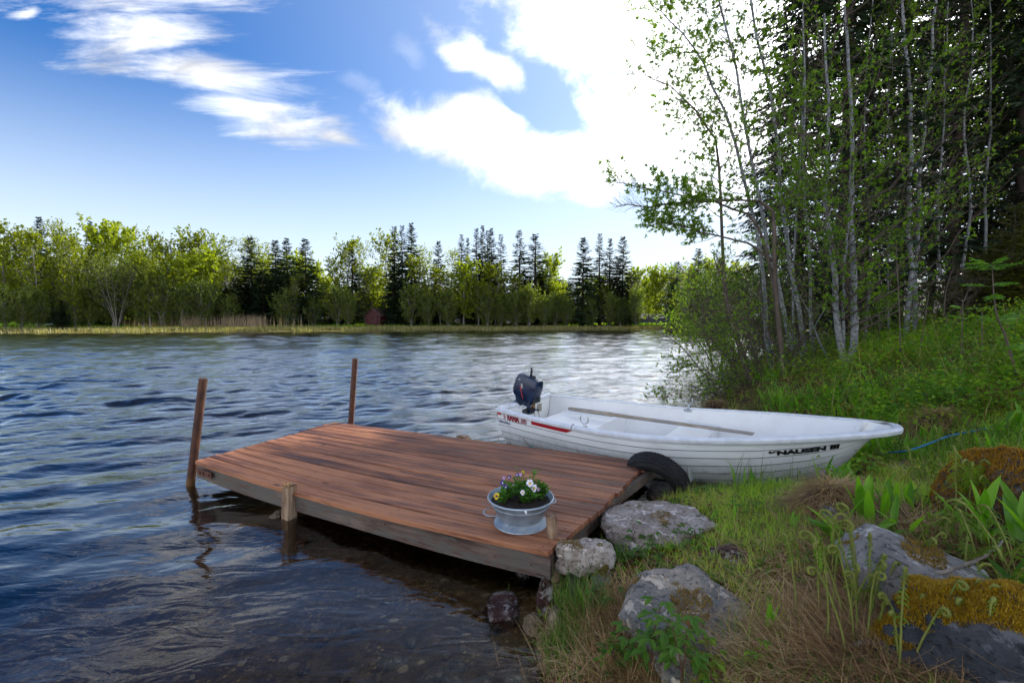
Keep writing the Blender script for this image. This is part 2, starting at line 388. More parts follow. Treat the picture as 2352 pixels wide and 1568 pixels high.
def stone(name, ca, cb, cc, moss=0., mosscol=(.16, .11, .012), sc=1., wet=False):
    m, t, o = mat(name); P = objco(t); g = t.new('ShaderNodeNewGeometry')
    n1 = t.noise(P, 3.6*sc, 9, .68, .3); n2 = t.noise(P, 26*sc, 5, .75); n3 = t.noise(t.mapping(P, (5, 2, 1)), 6*sc, 6, .65, .6)
    c = t.ramp(n1, [(.30, ca), (.5, cb), (.68, cc)])
    c = t.mix(t.maprange(n2, .50, .64, 0, .85), c, tuple(x*.35 for x in ca))
    c = t.mix(t.maprange(n3, .55, .62, 0, .75), c, tuple(min(1, x*1.5+.03) for x in cc))
    h = t.math('ADD', t.math('MULTIPLY', n2, .35), t.math('MULTIPLY', n1, 1.0))
    if moss:
        nz = t.sep(g.outputs['Normal'])[2]
        k = t.math('ADD', t.math('MULTIPLY', nz, .35), t.noise(t.mapping(P, (9, 3, 4)), 4*sc, 5, .7))
        mk = t.maprange(k, 1.02-moss, 1.10-moss)
        mc = t.mix(t.noise(P, 40, 3), tuple(x*.4 for x in mosscol), tuple(x*1.3 for x in mosscol))
        c = t.mix(mk, c, mc)
    principled(t, o, c, .3 if wet else .85, .4 if wet else .25, normal=t.bump(h, 1.0, .045)); return m
M['rock_pale'] = stone('pale_quartz_rock', (.20, .155, .12), (.44, .37, .31), (.62, .56, .50), .14, (.20, .13, .02), 2.2)
M['rock_pink'] = stone('pink_granite', (.22, .17, .14), (.36, .30, .26), (.50, .45, .41), .12, (.10, .10, .02), 2.2)
M['rock_blue'] = stone('blue_grey_rock', (.10, .115, .125), (.225, .205, .18), (.44, .37, .29), .06, (.22, .13, .012), 1.6)
M['rock_grey'] = stone('grey_rock', (.08, .08, .08), (.17, .17, .165), (.30, .29, .28), .36, (.12, .09, .012), 2)
M['rock_slab'] = stone('grey_slab_rock', (.13, .12, .11), (.23, .215, .20), (.36, .34, .31), .04, (.15, .08, .01), 1.2)
M['rock_brown'] = stone('brown_rock', (.09, .055, .03), (.19, .13, .07), (.28, .21, .14), 0, sc=2, wet=True)
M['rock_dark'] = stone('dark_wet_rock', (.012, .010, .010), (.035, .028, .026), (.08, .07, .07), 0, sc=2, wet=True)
M['rock_red'] = stone('dark_red_rock', (.03, .014, .012), (.07, .03, .025), (.22, .20, .19), 0, sc=2.5)
M['rock_mossy'] = stone('moss_covered_rock', (.03, .035, .04), (.05, .055, .065), (.09, .09, .10), .2, (.30, .17, .01), 1.5)
M['stone_wet'] = stone('submerged_stone', (.20, .17, .12), (.38, .33, .25), (.55, .50, .42), 0, sc=4, wet=True)

def make_ground():
    m, t, o = mat('bank_ground'); P = wpos(t); x, y, z = t.sep(P)
    n = t.noise(P, 2.2, 8, .65); n2 = t.noise(P, 14, 6, .7); n3 = t.noise(P, 60, 3, .6)
    soil = t.ramp(n2, [(.3, (.018, .010, .006)), (.5, (.05, .028, .014)), (.7, (.12, .075, .035))])
    mossy = t.ramp(n2, [(.3, (.03, .035, .006)), (.55, (.09, .08, .012)), (.75, (.15, .11, .02))])
    land = t.mix(t.maprange(n, .42, .58), soil, mossy)
    far = t.ramp(n, [(.35, (.07, .055, .012)), (.6, (.16, .15, .025))])
    land = t.mix(t.maprange(y, 35, 45), land, far)
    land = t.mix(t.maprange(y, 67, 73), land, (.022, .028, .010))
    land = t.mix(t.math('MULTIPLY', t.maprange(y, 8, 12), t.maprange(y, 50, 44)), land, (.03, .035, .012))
    # lake bed: silt with pebbles
    vo = t.voronoi(t.mapping(P, scale=(1, 1.3, 1)), 14); peb = vo.outputs['Color']; pd = vo.outputs['Distance']
    vo2 = t.voronoi(P, 45); 
    pr = t.sep(peb)[0]
    pc = t.ramp(pr, [(.0, (.10, .06, .025)), (.5, (.28, .18, .085)), (.85, (.46, .34, .20)), (1., (.65, .55, .40))])
    pc2 = t.ramp(t.sep(vo2.outputs['Color'])[0], [(.0, (.08, .05, .02)), (.6, (.28, .17, .07)), (1., (.7, .5, .24))])
    silt = t.mix(t.maprange(n2, .4, .6), (.11, .072, .032), (.22, .15, .07))
    bed = t.mix(t.maprange(pd, .34, .42, .0, .85), pc, silt)
    bed = t.mix(t.math('MULTIPLY', t.maprange(t.noise(P, 3.2, 4), .45, .6), t.maprange(vo2.outputs['Distance'], .5, .35)), bed, pc2)
    bed = t.mix(t.maprange(t.noise(P, 1.7, 4), .50, .62), bed, silt)
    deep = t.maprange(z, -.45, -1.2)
    bed = t.mix(deep, bed, (.02, .016, .009))  # bed colour darkens with depth, standing in for light absorbed by the water
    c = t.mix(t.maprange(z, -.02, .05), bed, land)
    h = t.math('ADD', t.math('MULTIPLY', n2, 1.0), t.math('MULTIPLY', n3, .4))
    principled(t, o, c, .9, .15, normal=t.bump(h, .8, .03)); return m
M['ground'] = make_ground()

def make_water():
    m, t, o = mat('lake_water'); P = wpos(t); x, y, z = t.sep(P)
    # the waves are modelled; only the finest ripple is bump
    d = t.math('SQRT', t.math('ADD', t.math('MULTIPLY', x, x), t.math('MULTIPLY', y, y)))
    r2 = t.noise(t.mapping(P, rot=(0, 0, R(12)), scale=(5.0, 14., 1)), 1, 4, .6, .4)
    cap = t.noise(t.mapping(P, rot=(0, 0, R(-30)), scale=(3.0, 8.0, 1)), 1, 2.5, .5, .9)
    h = t.math('MULTIPLY', r2, t.maprange(d, 3.5, 9, .001, .012))
    h = t.math('ADD', h, t.math('MULTIPLY', cap, .006))
    nb = t.bump(h, 1.0, 1.0)
    fr = t.new('ShaderNodeFresnel'); fr.inputs['IOR'].default_value = 1.42; t.l.new(nb, fr.inputs['Normal'])
    gl = t.new('ShaderNodeBsdfGlossy'); gl.inputs['Roughness'].default_value = .012; t.l.new(nb, gl.inputs['Normal'])
    gl.inputs['Color'].default_value = (1, 1, 1, 1)
    tr = t.new('ShaderNodeBsdfTransparent'); tr.inputs['Color'].default_value = (.93, .82, .63, 1)
    mx = t.new('ShaderNodeMixShader'); t.l.new(t.math('MULTIPLY_ADD', fr.outputs[0], 1.9, -.060, clamp=True), mx.inputs[0]); t.l.new(tr.outputs[0], mx.inputs[1]); t.l.new(gl.outputs[0], mx.inputs[2])
    t.l.new(mx.outputs[0], o.inputs['Surface']); return m
M['water'] = make_water()

def wood(name, dirang, cols, scale=1., grey=None, rough=.7, bumpd=.004):
    m, t, o = mat(name); P = wpos(t); rnd = t.new('ShaderNodeObjectInfo').outputs['Random']
    Q = t.mapping(P, rot=(0, 0, -dirang), scale=(1, 1, 1))
    Q = t.vmath('ADD', Q, t.comb(t.math('MULTIPLY', rnd, 37.), t.math('MULTIPLY', rnd, 11.), t.math('MULTIPLY', rnd, 5.)))
    g1 = t.noise(t.mapping(Q, scale=(1.2, 34, 20)), scale, 7, .65, .35)
    g2 = t.noise(t.mapping(Q, scale=(5, 130, 60)), scale, 4, .7)
    b1 = t.noise(t.mapping(Q, scale=(1.3, 4, 4)), scale, 5, .6)
    f = t.math('ADD', t.math('MULTIPLY', g1, .55), t.math('MULTIPLY', b1, .45))
    f = t.math('ADD', f, t.math('MULTIPLY_ADD', rnd, .10, -.05))
    c = t.ramp(f, [(.37, cols[0]), (.47, cols[1]), (.57, cols[2])])
    c = t.mix(t.maprange(g2, .56, .74, 0, .7), c, tuple(x*.3 for x in cols[0]))
    if grey:
        w = t.noise(t.mapping(Q, scale=(2.2, 9, 9)), scale, 6, .65)
        c = t.mix(t.maprange(w, .46, .56, 0, .9), c, t.mix(g2, tuple(x*.45 for x in grey), grey))
    # small cracks and knots
    k = t.noise(t.mapping(Q, scale=(2.0, 42, 30)), scale, 2, .5)
    c = t.mix(t.maprange(k, .70, .76, 0, .85), c, (.012, .007, .005))
    kn = t.voronoi(t.mapping(Q, scale=(2.3, 7., 7.)), 1).outputs['Distance']
    c = t.mix(t.maprange(kn, .13, .05, 0, .75), c, (.025, .012, .008))
    h = t.math('ADD', t.math('MULTIPLY', g1, 1.), t.math('MULTIPLY', g2, .4))
    principled(t, o, c, t.maprange(b1, .3, .7, rough-.14, rough+.08), .35, normal=t.bump(h, .8, bumpd)); return m
def flat(name, col, rough=.5, metal=0, spec=.5, var=.25, sc=12, bumpd=0, **kw):
    m, t, o = mat(name); P = objco(t); n = t.noise(P, sc, 6, .65)
    c = t.mix(t.maprange(n, .35, .68), tuple(x*(1-var) for x in col), tuple(min(1, x*(1+var*.4)) for x in col))
    principled(t, o, c, t.maprange(n, .3, .7, rough*.8, min(1, rough*1.2)), spec, metal, normal=t.bump(n, .5, bumpd) if bumpd else None, **kw); return m
def make_gel():
    m, t, o = mat('white_gelcoat'); P = wpos(t); x, y, z = t.sep(P)
    n = t.noise(t.mapping(P, scale=(1, 1, 3)), 3.2, 7, .7); n2 = t.noise(P, 45, 4, .7); n3 = t.noise(t.mapping(P, scale=(1, 1, .25)), 14, 5, .6)
    c = t.mix(t.maprange(n, .46, .70, 0, .30), (.72, .74, .75), (.40, .40, .38))
    c = t.mix(t.maprange(n2, .66, .74, 0, .6), c, (.16, .14, .11))
    c = t.mix(t.math('MULTIPLY', t.maprange(n3, .5, .7, 0, .5), t.maprange(z, .28, .08)), c, (.20, .19, .13))
    principled(t, o, c, .34, .45); return m
M['gel'] = make_gel()
def make_inside():
    m, t, o = mat('white_hull_liner'); P = wpos(t)
    n = t.noise(P, 4, 6, .65); n2 = t.noise(P, 30, 5, .75)
    c = t.mix(t.maprange(n, .45, .75, 0, .22), (.76, .76, .74), (.50, .48, .42))
    c = t.mix(t.maprange(n2, .64, .74, 0, .45), c, (.25, .22, .17))
    principled(t, o, c, .38, .4); return m
M['liner'] = make_inside()
M['gunwale'] = flat('gunwale_plastic', (.66, .68, .72), .4, var=.12)
M['red'] = flat('red_tape', (.42, .01, .02), .4, var=.2)
M['darkred'] = flat('dark_red_letter', (.28, .012, .03), .45, var=.3, sc=60)
M['navy'] = flat('navy_letter', (.03, .05, .16), .45, var=.2)
M['black'] = flat('black_letter', (.012, .012, .012), .5, var=.2)
M['blackplastic'] = flat('black_plastic', (.015, .015, .018), .35, var=.2)
M['motor'] = flat('motor_blue_paint', (.005, .017, .05), .26, var=.3, sc=9)
M['alu'] = flat('aluminium', (.55, .56, .58), .35, 1, var=.2)
M['steel_dark'] = flat('dark_steel', (.10, .10, .10), .45, .8, var=.3)
M['brass'] = flat('brass', (.45, .26, .10), .4, .8, var=.3)
M['zinc'] = None
def make_zinc():
    m, t, o = mat('galvanised_zinc'); P = objco(t)
    n = t.noise(P, 9, 5, .6); v = t.voronoi(P, 60).outputs['Color']; sx = t.sep(v)[0]; n2 = t.noise(t.mapping(P, scale=(1, 1, .4)), 30, 5, .7)
    c = t.mix(t.maprange(n, .35, .7), (.20, .25, .30), (.40, .45, .49))
    c = t.mix(t.math('MULTIPLY', sx, .25), c, (.5, .55, .6))
    c = t.mix(t.maprange(n2, .6, .72, 0, .5), c, (.62, .64, .64))
    principled(t, o, c, t.maprange(n2, .3, .7, .38, .62), .5, .55, normal=t.bump(n2, .3, .002)); return m
M['zinc'] = make_zinc()
def make_rust():
    m, t, o = mat('rusty_steel_pipe'); P = wpos(t)
    n = t.noise(t.mapping(P, scale=(1, 1, .5)), 16, 7, .7); n2 = t.noise(P, 60, 4, .7); z = t.sep(P)[2]
    c = t.ramp(n, [(.3, (.022, .009, .006)), (.5, (.062, .022, .012)), (.7, (.13, .048, .02))])
    c = t.mix(t.maprange(n2, .62, .7, 0, .5), c, (.22, .11, .04))
    c = t.mix(t.math('MULTIPLY', t.maprange(z, .14, .03), .7), c, (.14, .07, .015))
    principled(t, o, c, .62, .4, .15, normal=t.bump(n, .6, .004)); return m
M['rust'] = make_rust()
M['rubber'] = flat('tyre_rubber', (.006, .006, .007), .8, var=.5, sc=8)
M['soil'] = flat('potting_soil', (.018, .010, .007), .95, var=.6, sc=50, bumpd=.03)
M['rope_blue'] = flat('blue_rope', (.01, .16, .32), .6, var=.4, sc=90)
M['rope_teal'] = flat('teal_cord', (.06, .14, .14), .7, var=.4, sc=90)
M['rust_bolt'] = flat('rusty_iron', (.12, .045, .025), .8, var=.5, sc=40)
M['barn_red'] = wood('red_painted_boards', 1.57, ((.03, .005, .006), (.05, .009, .009), (.08, .016, .014)), .5)
M['roof_red'] = flat('red_roofing', (.07, .03, .022), .8, var=.4, sc=4)
M['house_orange'] = flat('ochre_wall', (.50, .17, .03), .8, var=.15)
M['roof_grey'] = flat('pale_roof_sheet', (.42, .44, .50), .5, var=.2)
M['whitepaint'] = flat('white_paint', (.7, .7, .68), .5, var=.1)
M['asphalt'] = flat('asphalt', (.06, .06, .062), .85, var=.2)
M['glass_dark'] = flat('dark_glass', (.02, .025, .03), .1, var=.1)
M['hull_grey'] = flat('grey_boat_paint', (.42, .45, .52), .4, var=.3)
M['pet_yellow'] = flat('yellow_petal', (.75, .52, .01), .6, var=.15)
M['pet_purple'] = flat('purple_petal', (.07, .025, .30), .6, var=.3)
M['pet_lilac'] = flat('lilac_petal', (.42, .24, .62), .6, var=.2)
M['pet_white'] = flat('white_petal', (.78, .74, .84), .6, var=.08)
M['pet_dark'] = flat('dark_petal_centre', (.02, .006, .06), .6, var=.2)
M['driftwood'] = flat('grey_driftwood', (.24, .20, .16), .85, var=.5, sc=18, bumpd=.01)
# ================================================================ terrain
near_px = [(1262, 1568), (1232, 1480), (1228, 1400), (1275, 1330), (1330, 1262), (1400, 1215), (1490, 1160), (1585, 1118)]
near_shore = [(-3.0, -8), (-1.9, -2.0), (-1.2, -.6), (-.5, .5), (.02, 1.3)]+[tuple(U(*q)[:2]) for q in near_px]
BX = [(2.15, 4.55), (2.5, 5.2), (3.15, 6.6), (3.8, 8.2), (5.2, 11), (7.6, 15), (12, 21), (19, 30), (30, 40), (38, 50), (37, 60)]
far_shore = [(30, 64.5), (18, 65.5), (8, 65.5), (0, 64), (-10, 62), (-22, 58), (-36, 55), (-50, 50.5), (-70, 47), (-120, 42), (-260, 40)]
near_poly = near_shore+BX+far_shore+[(-300, 900), (900, 900), (900, -60), (-3.0, -60)]
def sdist(x, y, poly):
    P = np.array(poly); Q = np.roll(P, -1, 0); x = np.asarray(x, float); y = np.asarray(y, float)
    d = np.full(x.shape, 1e9); ins = np.zeros(x.shape, bool)
    for (ax, ay), (bx, by) in zip(P, Q):
        ex, ey = bx-ax, by-ay; L = ex*ex+ey*ey
        k = np.clip(((x-ax)*ex+(y-ay)*ey)/L, 0, 1)
        d = np.minimum(d, (x-ax-k*ex)**2+(y-ay-k*ey)**2)
        c = ((ay > y) != (by > y)) & (x < (bx-ax)*(y-ay)/(by-ay if by != ay else 1e-9)+ax)
        ins ^= c
    return np.where(ins, 1, -1)*np.sqrt(d)
BOAT0 = None
# boat frame: stern middle, bow
SB0 = (U(1123, 937, .45)+U(1275, 908, .45))/2; BB1 = U(2058, 985, .60)
SB0[2] = 0; BB1 = np.array([BB1[0], BB1[1], 0.])
BAX = (BB1-SB0)/np.linalg.norm(BB1-SB0); BLEN = np.linalg.norm(BB1-SB0); BN = np.array([BAX[1], -BAX[0], 0.])   # BN: towards the camera
def boat_tw(x, y):
    dx, dy = x-SB0[0], y-SB0[1]
    return (dx*BAX[0]+dy*BAX[1])/BLEN, dx*BN[0]+dy*BN[1]
def keel_z(t): return np.interp(t, [0, .5, .74, .84, .90, .95, 1], [-.15, -.13, -.09, -.01, .09, .27, .58])
def half_b(t): return np.interp(t, BT, BB)
BT = np.linspace(0, 1, 41)
_c = curve([(0, .575), (.12, .67), (.28, .77), (.45, .80), (.60, .76), (.74, .64), (.86, .45), (.94, .29), (.985, .165), (1, .09)], 200)
BB = np.interp(BT, _c[:, 0], _c[:, 1])
def height(x, y):
    x = np.asarray(x, float); y = np.asarray(y, float)
    s = sdist(x, y, near_poly); z0 = np.zeros_like(x)
    p3 = np.stack([x, y, z0], -1)
    n = fbm(p3*1.3, 3)*.5; n2 = fbm(p3*.35+9, 3)
    near = np.clip(1-(y-38)/14, 0, 1)             # 1 = near bank, 0 = far shore
    zl = .05*np.tanh(s*6)+.24*s*(1-.6*np.clip((s-7)/6, 0, 1))
    zl = np.where(s > 13, .05+.24*(7+3*.7+.4*3)+.06*(s-13), zl)
    zl = zl+np.clip(s, 0, 1.5)*(.05*n+.10*n2)
    zf = .03+.012*np.clip(s, 0, 9)+.06*np.clip(s-9, 0, 40)*.35+.12*fbm(p3*.12, 2)*np.clip(s-6, 0, 10)/10
    land = zl*near+zf*(1-near)
    depth = np.where(s < 0, -.03*np.tanh(-s*5)-.14*np.clip(-s, 0, 3)-.32*np.clip(-s-3, 0, 8), 0)
    depth = depth+np.where(s < -.2, .03*n, 0)
    z = np.where(s > 0, land, depth)
    # the hull rests in a hollow
    tb, wb = boat_tw(x, y)
    hb = half_b(np.clip(tb, 0, 1))
    f = np.clip((hb+.42-np.abs(wb))/.34, 0, 1)*np.clip((tb-.0)/.03, 0, 1)*np.clip((1.06-tb)/.06, 0, 1); f = f*f*(3-2*f)
    lim = np.maximum(keel_z(np.clip(tb, 0, 1))-.04, -.4)+.07*(np.abs(wb)/(hb+.1))**2*np.clip(1.15-tb, 0, 1)
    z = z*(1-f)+np.minimum(z, lim)*f
    # a ditch of shade under the shore end of the jetty
    j = np.exp(-(((x-.55)/.5)**2+((y-3.35)/.6)**2)*1.2)
    z = z-.10*j*(s > 0)
    return z
def hz(x, y): return float(height(np.array([x]), np.array([y]))[0])
def hit(px, py, off=0.):
    d = ray(px, py); ks = np.concatenate([np.linspace(.8, 12, 500), np.linspace(12.05, 60, 700)])
    P = np.array([0, 0, CAM_H])+d*ks[:, None]
    g = height(P[:, 0], P[:, 1])+off; below = np.where(P[:, 2] < g)[0]
    if len(below) == 0: return None
    i = below[0]; return np.array([P[i, 0], P[i, 1], g[i]-off])

def make_grid():
    def ax(a, b, lo, hi, fine, growth):
        c = list(np.arange(lo, hi, fine)); st = fine; v = hi
        while v < b: c.append(v); st *= growth; v += st
        st = fine; v = lo-fine
        while v > a: c.insert(0, v); st *= growth; v -= st
        return np.array(c)
    xs = ax(-260, 500, -3.2, 5.5, .045, 1.03); ys = ax(-30, 700, .9, 7.5, .045, 1.03)
    Xg, Yg = np.meshgrid(xs, ys); Z = height(Xg, Yg)
    n = len(xs); idx = np.arange(Xg.size).reshape(Xg.shape)
    q = np.stack([idx[:-1, :-1], idx[:-1, 1:], idx[1:, 1:], idx[1:, :-1]], -1).reshape(-1, 4)
    mb = MB(); mb.add(np.stack([Xg, Yg, Z], -1), [q])
    return tag(mb.build('ground', M['ground'], smooth=True), kind='structure')
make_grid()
def make_water_mesh():
    r = np.random.default_rng(17)
    nr, na = 1500, 860
    rad = .5*(140/.5)**(np.arange(nr)/(nr-1)); ang = np.radians(np.linspace(-100, 78, na))
    Rg, Ag = np.meshgrid(rad, ang, indexing='ij'); x, y = Rg*np.sin(Ag), Rg*np.cos(Ag)
    s = np.full(x.shape, -9.); s[:, ::4] = sdist(x[:, ::4], y[:, ::4], near_poly)
    for k in (1, 2, 3): s[:, k::4] = s[:, 0::4][:, :s[:, k::4].shape[1]]
    sp = Rg*math.log(140/.5)/nr       # grid spacing
    wind = np.clip((Rg-2.2)/6.5, 0, 1); wind = .05+.95*wind**1.2
    gust = .75+.5*vnoise(np.stack([x*.045, y*.11, 0*x], -1))
    z = np.zeros_like(x); N = 120
    lam = .14*(1.7/.14)**((np.arange(N)+r.random(N))/N); r.shuffle(lam)
    th = r.normal(0, .27, N)+np.where(r.random(N) < .25, r.normal(0, 1.0, N), 0)+math.radians(-14); ph = r.random(N)*6.28
    wx = .30*vnoise(np.stack([x*.35, y*.35, 0*x+5], -1)); wy = .30*vnoise(np.stack([x*.35, y*.35, 0*x+9], -1))
    for l, a, p in zip(lam, th, ph):
        k = 2*pi/l; kx, ky = k*math.sin(a), k*math.cos(a)
        res = np.clip((l/sp-3)/3, 0, 1)
        amp = .0255*l**.9/(2*pi)*np.where(l < .28, wind, np.maximum(wind, .45 if l < .5 else .85))
        z += amp*res*np.sin(kx*(x+wx*min(1, l*1.5))+ky*(y+wy*min(1, l*1.5))+p)
    z *= gust*np.clip(-s/1.2, .25, 1)
    idx = np.arange(nr*na).reshape(nr, na); q = np.stack([idx[:-1, :-1], idx[:-1, 1:], idx[1:, 1:], idx[1:, :-1]], -1)
    q = q[(s[:-1, :-1] < 1.2)]
    used = np.zeros(nr*na, bool); used[q.ravel()] = True; new = np.cumsum(used)-1
    V = np.stack([x, y, z], -1).reshape(-1, 3)[used]
    mb = MB(); mb.add(V, [new[q]])
    # the rest of the lake, beside and behind the viewpoint
    c = [(.5*sin(a), .5*cos(a)) for a in (ang[0], ang[-1])]
    mb.add([(-260, -40, 0), (-3, -40, 0), (*c[0], 0), (140*sin(ang[0]), 140*cos(ang[0]), 0)], [np.array([[0, 1, 2, 3]])])
    return tag(mb.build('water', M['water'], smooth=True), kind='structure')
make_water_mesh()

# ================================================================ generic trees
def broadleaf(rng, stems, nb, blen, ntw, twlen, nleaf, lsz, start=.25, up=.35, bias=(0, 0, 0), side=(50, 75), shape='diamond', clump=1, sstem=6, lw=.6, taper=.55, bare_tip=False, blen_at=None, gated=False, seed_off=0.):
    """stems: list of (points, r0, r1). returns wood MB, leaf MB"""
    wb, lb = MB(), MB(); K = 16; bias = np.array(bias, float)
    tw_all = []
    for pts, r0, r1 in stems:
        P = curve(pts, K); rr = np.linspace(r0, r1, K)
        wob = rng.normal(0, r0*.34, (K, 3)); wob[0] = 0; P = P+wob
        wb.add(*tubes(P, rr, sstem))
        s = start+(1-start)*(np.arange(nb)+rng.random(nb))/nb; s = np.clip(s, 0, .995)
        fi = s*(K-1); i0 = fi.astype(int); fr = (fi-i0)[:, None]; i1 = np.minimum(i0+1, K-1)
        base = P[i0]*(1-fr)+P[i1]*fr; tan = nrm(P[i1]-P[np.maximum(i0-1, 0)])
        rb = np.interp(s, np.linspace(0, 1, K), rr)
        az = rng.random(nb)*2*pi; r1v = nrm(np.cross(tan, rng.normal(size=(nb, 3))))
        an = np.radians(rng.uniform(side[0], side[1], nb))[:, None]
        d = nrm(tan*np.cos(an)+r1v*np.sin(an)+bias)
        L = blen*(1-taper*np.abs(s-.1)) if blen_at is None else blen*np.interp(s, np.linspace(0, 1, len(blen_at)), blen_at)
        L = L*rng.uniform(.55, 1.2, nb)
        KB = 7; tt = np.linspace(0, 1, KB)
        B = base[:, None]+d[:, None]*(L[:, None]*tt)[..., None]
        B[..., 2] += up*(L[:, None]*tt**2)
        wg = np.cumsum(rng.normal(0, .035, (nb, KB, 3)), 1)*L[:, None, None]; wg[:, 0] = 0; B = B+wg
        rbb = np.minimum(rb*.5, .004+L*.008)[:, None]*(1-tt*.82)
        wb.add(*tubes(B, rbb, 4), 1)
        # twigs
        n2 = nb*ntw; bi = np.repeat(np.arange(nb), ntw)
        s2 = np.clip(.12+.88*((np.arange(n2) % ntw)+rng.random(n2))/ntw, 0, .999)
        f2 = s2*(KB-1); j0 = f2.astype(int); fr2 = (f2-j0)[:, None]
        tb = B[bi, j0]*(1-fr2)+B[bi, j0+1]*fr2; tt2 = nrm(B[bi, j0+1]-B[bi, j0])
        a2 = np.radians(rng.uniform(30, 65, n2))[:, None]
        d2 = nrm(tt2*np.cos(a2)+nrm(np.cross(tt2, rng.normal(size=(n2, 3))))*np.sin(a2)+np.array([0, 0, .15])+bias*.5)
        L2 = twlen*rng.uniform(.4, 1.2, n2)*(1-.4*s2)
        KT = 4; q = np.linspace(0, 1, KT)
        Tw = tb[:, None]+d2[:, None]*(L2[:, None]*q)[..., None]
        Tw = Tw+np.cumsum(rng.normal(0, .05, (n2, KT, 3)), 1)*L2[:, None, None]*np.array([1, 1, 1]); Tw[:, 0] = tb
        rt = np.minimum(.0035, .0012+L2*.004)[:, None]*(1-q*.7)
        wb.add(*tubes(Tw, rt, 3), 1)
        # leaves along the twigs
        gate = vnoise(tb*np.array([1.1, 1.1, 1.3])+seed_off)+rng.normal(0, .22, n2); sel = np.where(gate > -.12)[0] if gated else np.arange(n2)
        ti = np.repeat(sel, int(nleaf*1.35) if gated else nleaf); n3 = len(ti)
        s3 = rng.random(n3)**.6*(KT-1.001); k0 = s3.astype(int); f3 = (s3-k0)[:, None]
        lp = Tw[ti, k0]*(1-f3)+Tw[ti, k0+1]*f3; td = nrm(Tw[ti, k0+1]-Tw[ti, k0])
        if clump > 1:
            lp = np.repeat(lp, clump, 0); td = np.repeat(td, clump, 0); n3 = len(lp)
            ax_ = np.repeat(nrm(rng.normal(size=(n3//clump, 3))), clump, 0)
            fan = np.tile(np.linspace(-1.1, 1.1, clump), n3//clump)[:, None]
            sd = nrm(np.cross(td, ax_)); ld = nrm(td*np.cos(fan)+sd*np.sin(fan)+rng.normal(0, .15, (n3, 3)))
            nn = nrm(ax_+np.array([0, 0, .6]))
        else:
            ld = nrm(td*.6+rng.normal(size=(n3, 3))*.8+np.array([0, 0, .1])); nn = nrm(rng.normal(size=(n3, 3))*.7+np.array([0, 0, 1.]))
        sz = lsz*rng.uniform(.55, 1.25, n3)
        lb.add(*leaves(lp, ld, nn, sz, sz*lw, .2, shape))
    return wb, lb

def spruce(rng, H, Rad, whorls, per, spr, low=.08, sw=.09, droop=.35, lsz=.34, r0=None, gap=0., twl=.5):
    """trunk MB, crown MB: whorled, drooping branches carrying flat sprays"""
    tr, cr = MB(), MB(); r0 = r0 or H*.012
    K = 10; zz = np.linspace(0, H, K); P = np.stack([rng.normal(0, H*.002, K), rng.normal(0, H*.002, K), zz], -1); P[0, :2] = 0
    tr.add(*tubes(P, r0*(1-zz/H*.97), 8))
    n = whorls*per; s = low+(1-low)*((np.arange(n)//per)+rng.random(n)*.7)/whorls; s = np.clip(s, 0, .992)
    keep = rng.random(n) > gap*(1-s); s = s[keep]; n = len(s)
    az = rng.random(n)*2*pi
    L = Rad*(np.clip(1-s, .02, 1)**.75)*np.clip((s-low*.4)*9, .35, 1)*rng.uniform(.65, 1.2, n)+.1
    KB = 6; q = np.linspace(0, 1, KB)
    ang = np.where(s > .8, .5, .05)-droop*(1-s)             # start upward near the top, droop lower down
    hx = np.stack([np.cos(az), np.sin(az)], -1)
    B = np.zeros((n, KB, 3)); B[..., :2] = hx[:, None]*(L[:, None]*q)[..., None]
    B[..., 2] = s[:, None]*H+L[:, None]*(ang[:, None]*q-.25*q*q*(1-s[:, None])+.16*q**3)
    tr.add(*tubes(B, (np.minimum(.02, .004+L*.007))[:, None]*(1-q*.85), 3), 0)
    # sprays
    m = n*spr; bi = np.repeat(np.arange(n), spr); s2 = np.clip(((np.arange(m) % spr)+rng.random(m)*.9)/spr*.95+.08, 0, .999)
    f2 = s2*(KB-1); j0 = f2.astype(int); fr = (f2-j0)[:, None]
    bp = B[bi, j0]*(1-fr)+B[bi, j0+1]*fr; td = nrm(B[bi, j0+1]-B[bi, j0])
    side = nrm(np.cross(td, [0, 0, 1.]))*np.where(rng.random(m) < .5, 1, -1)[:, None]
    a = np.radians(rng.uniform(15, 75, m))[:, None]
    d = nrm(td*np.cos(a)+side*np.sin(a)+np.array([0, 0, -1])*rng.uniform(.0, .55, m)[:, None])
    ln = lsz*rng.uniform(.5, 1.25, m)*(1-.45*s2)*np.clip(L[bi]/Rad*1.5, .35, 1)
    cr.add(*leaves(bp, d, nrm(rng.normal(size=(m, 3))*.5+np.array([0, 0, 1.])), ln, np.minimum(sw, ln*.4)*rng.uniform(.7, 1.3, m), .1))
    return tr, cr
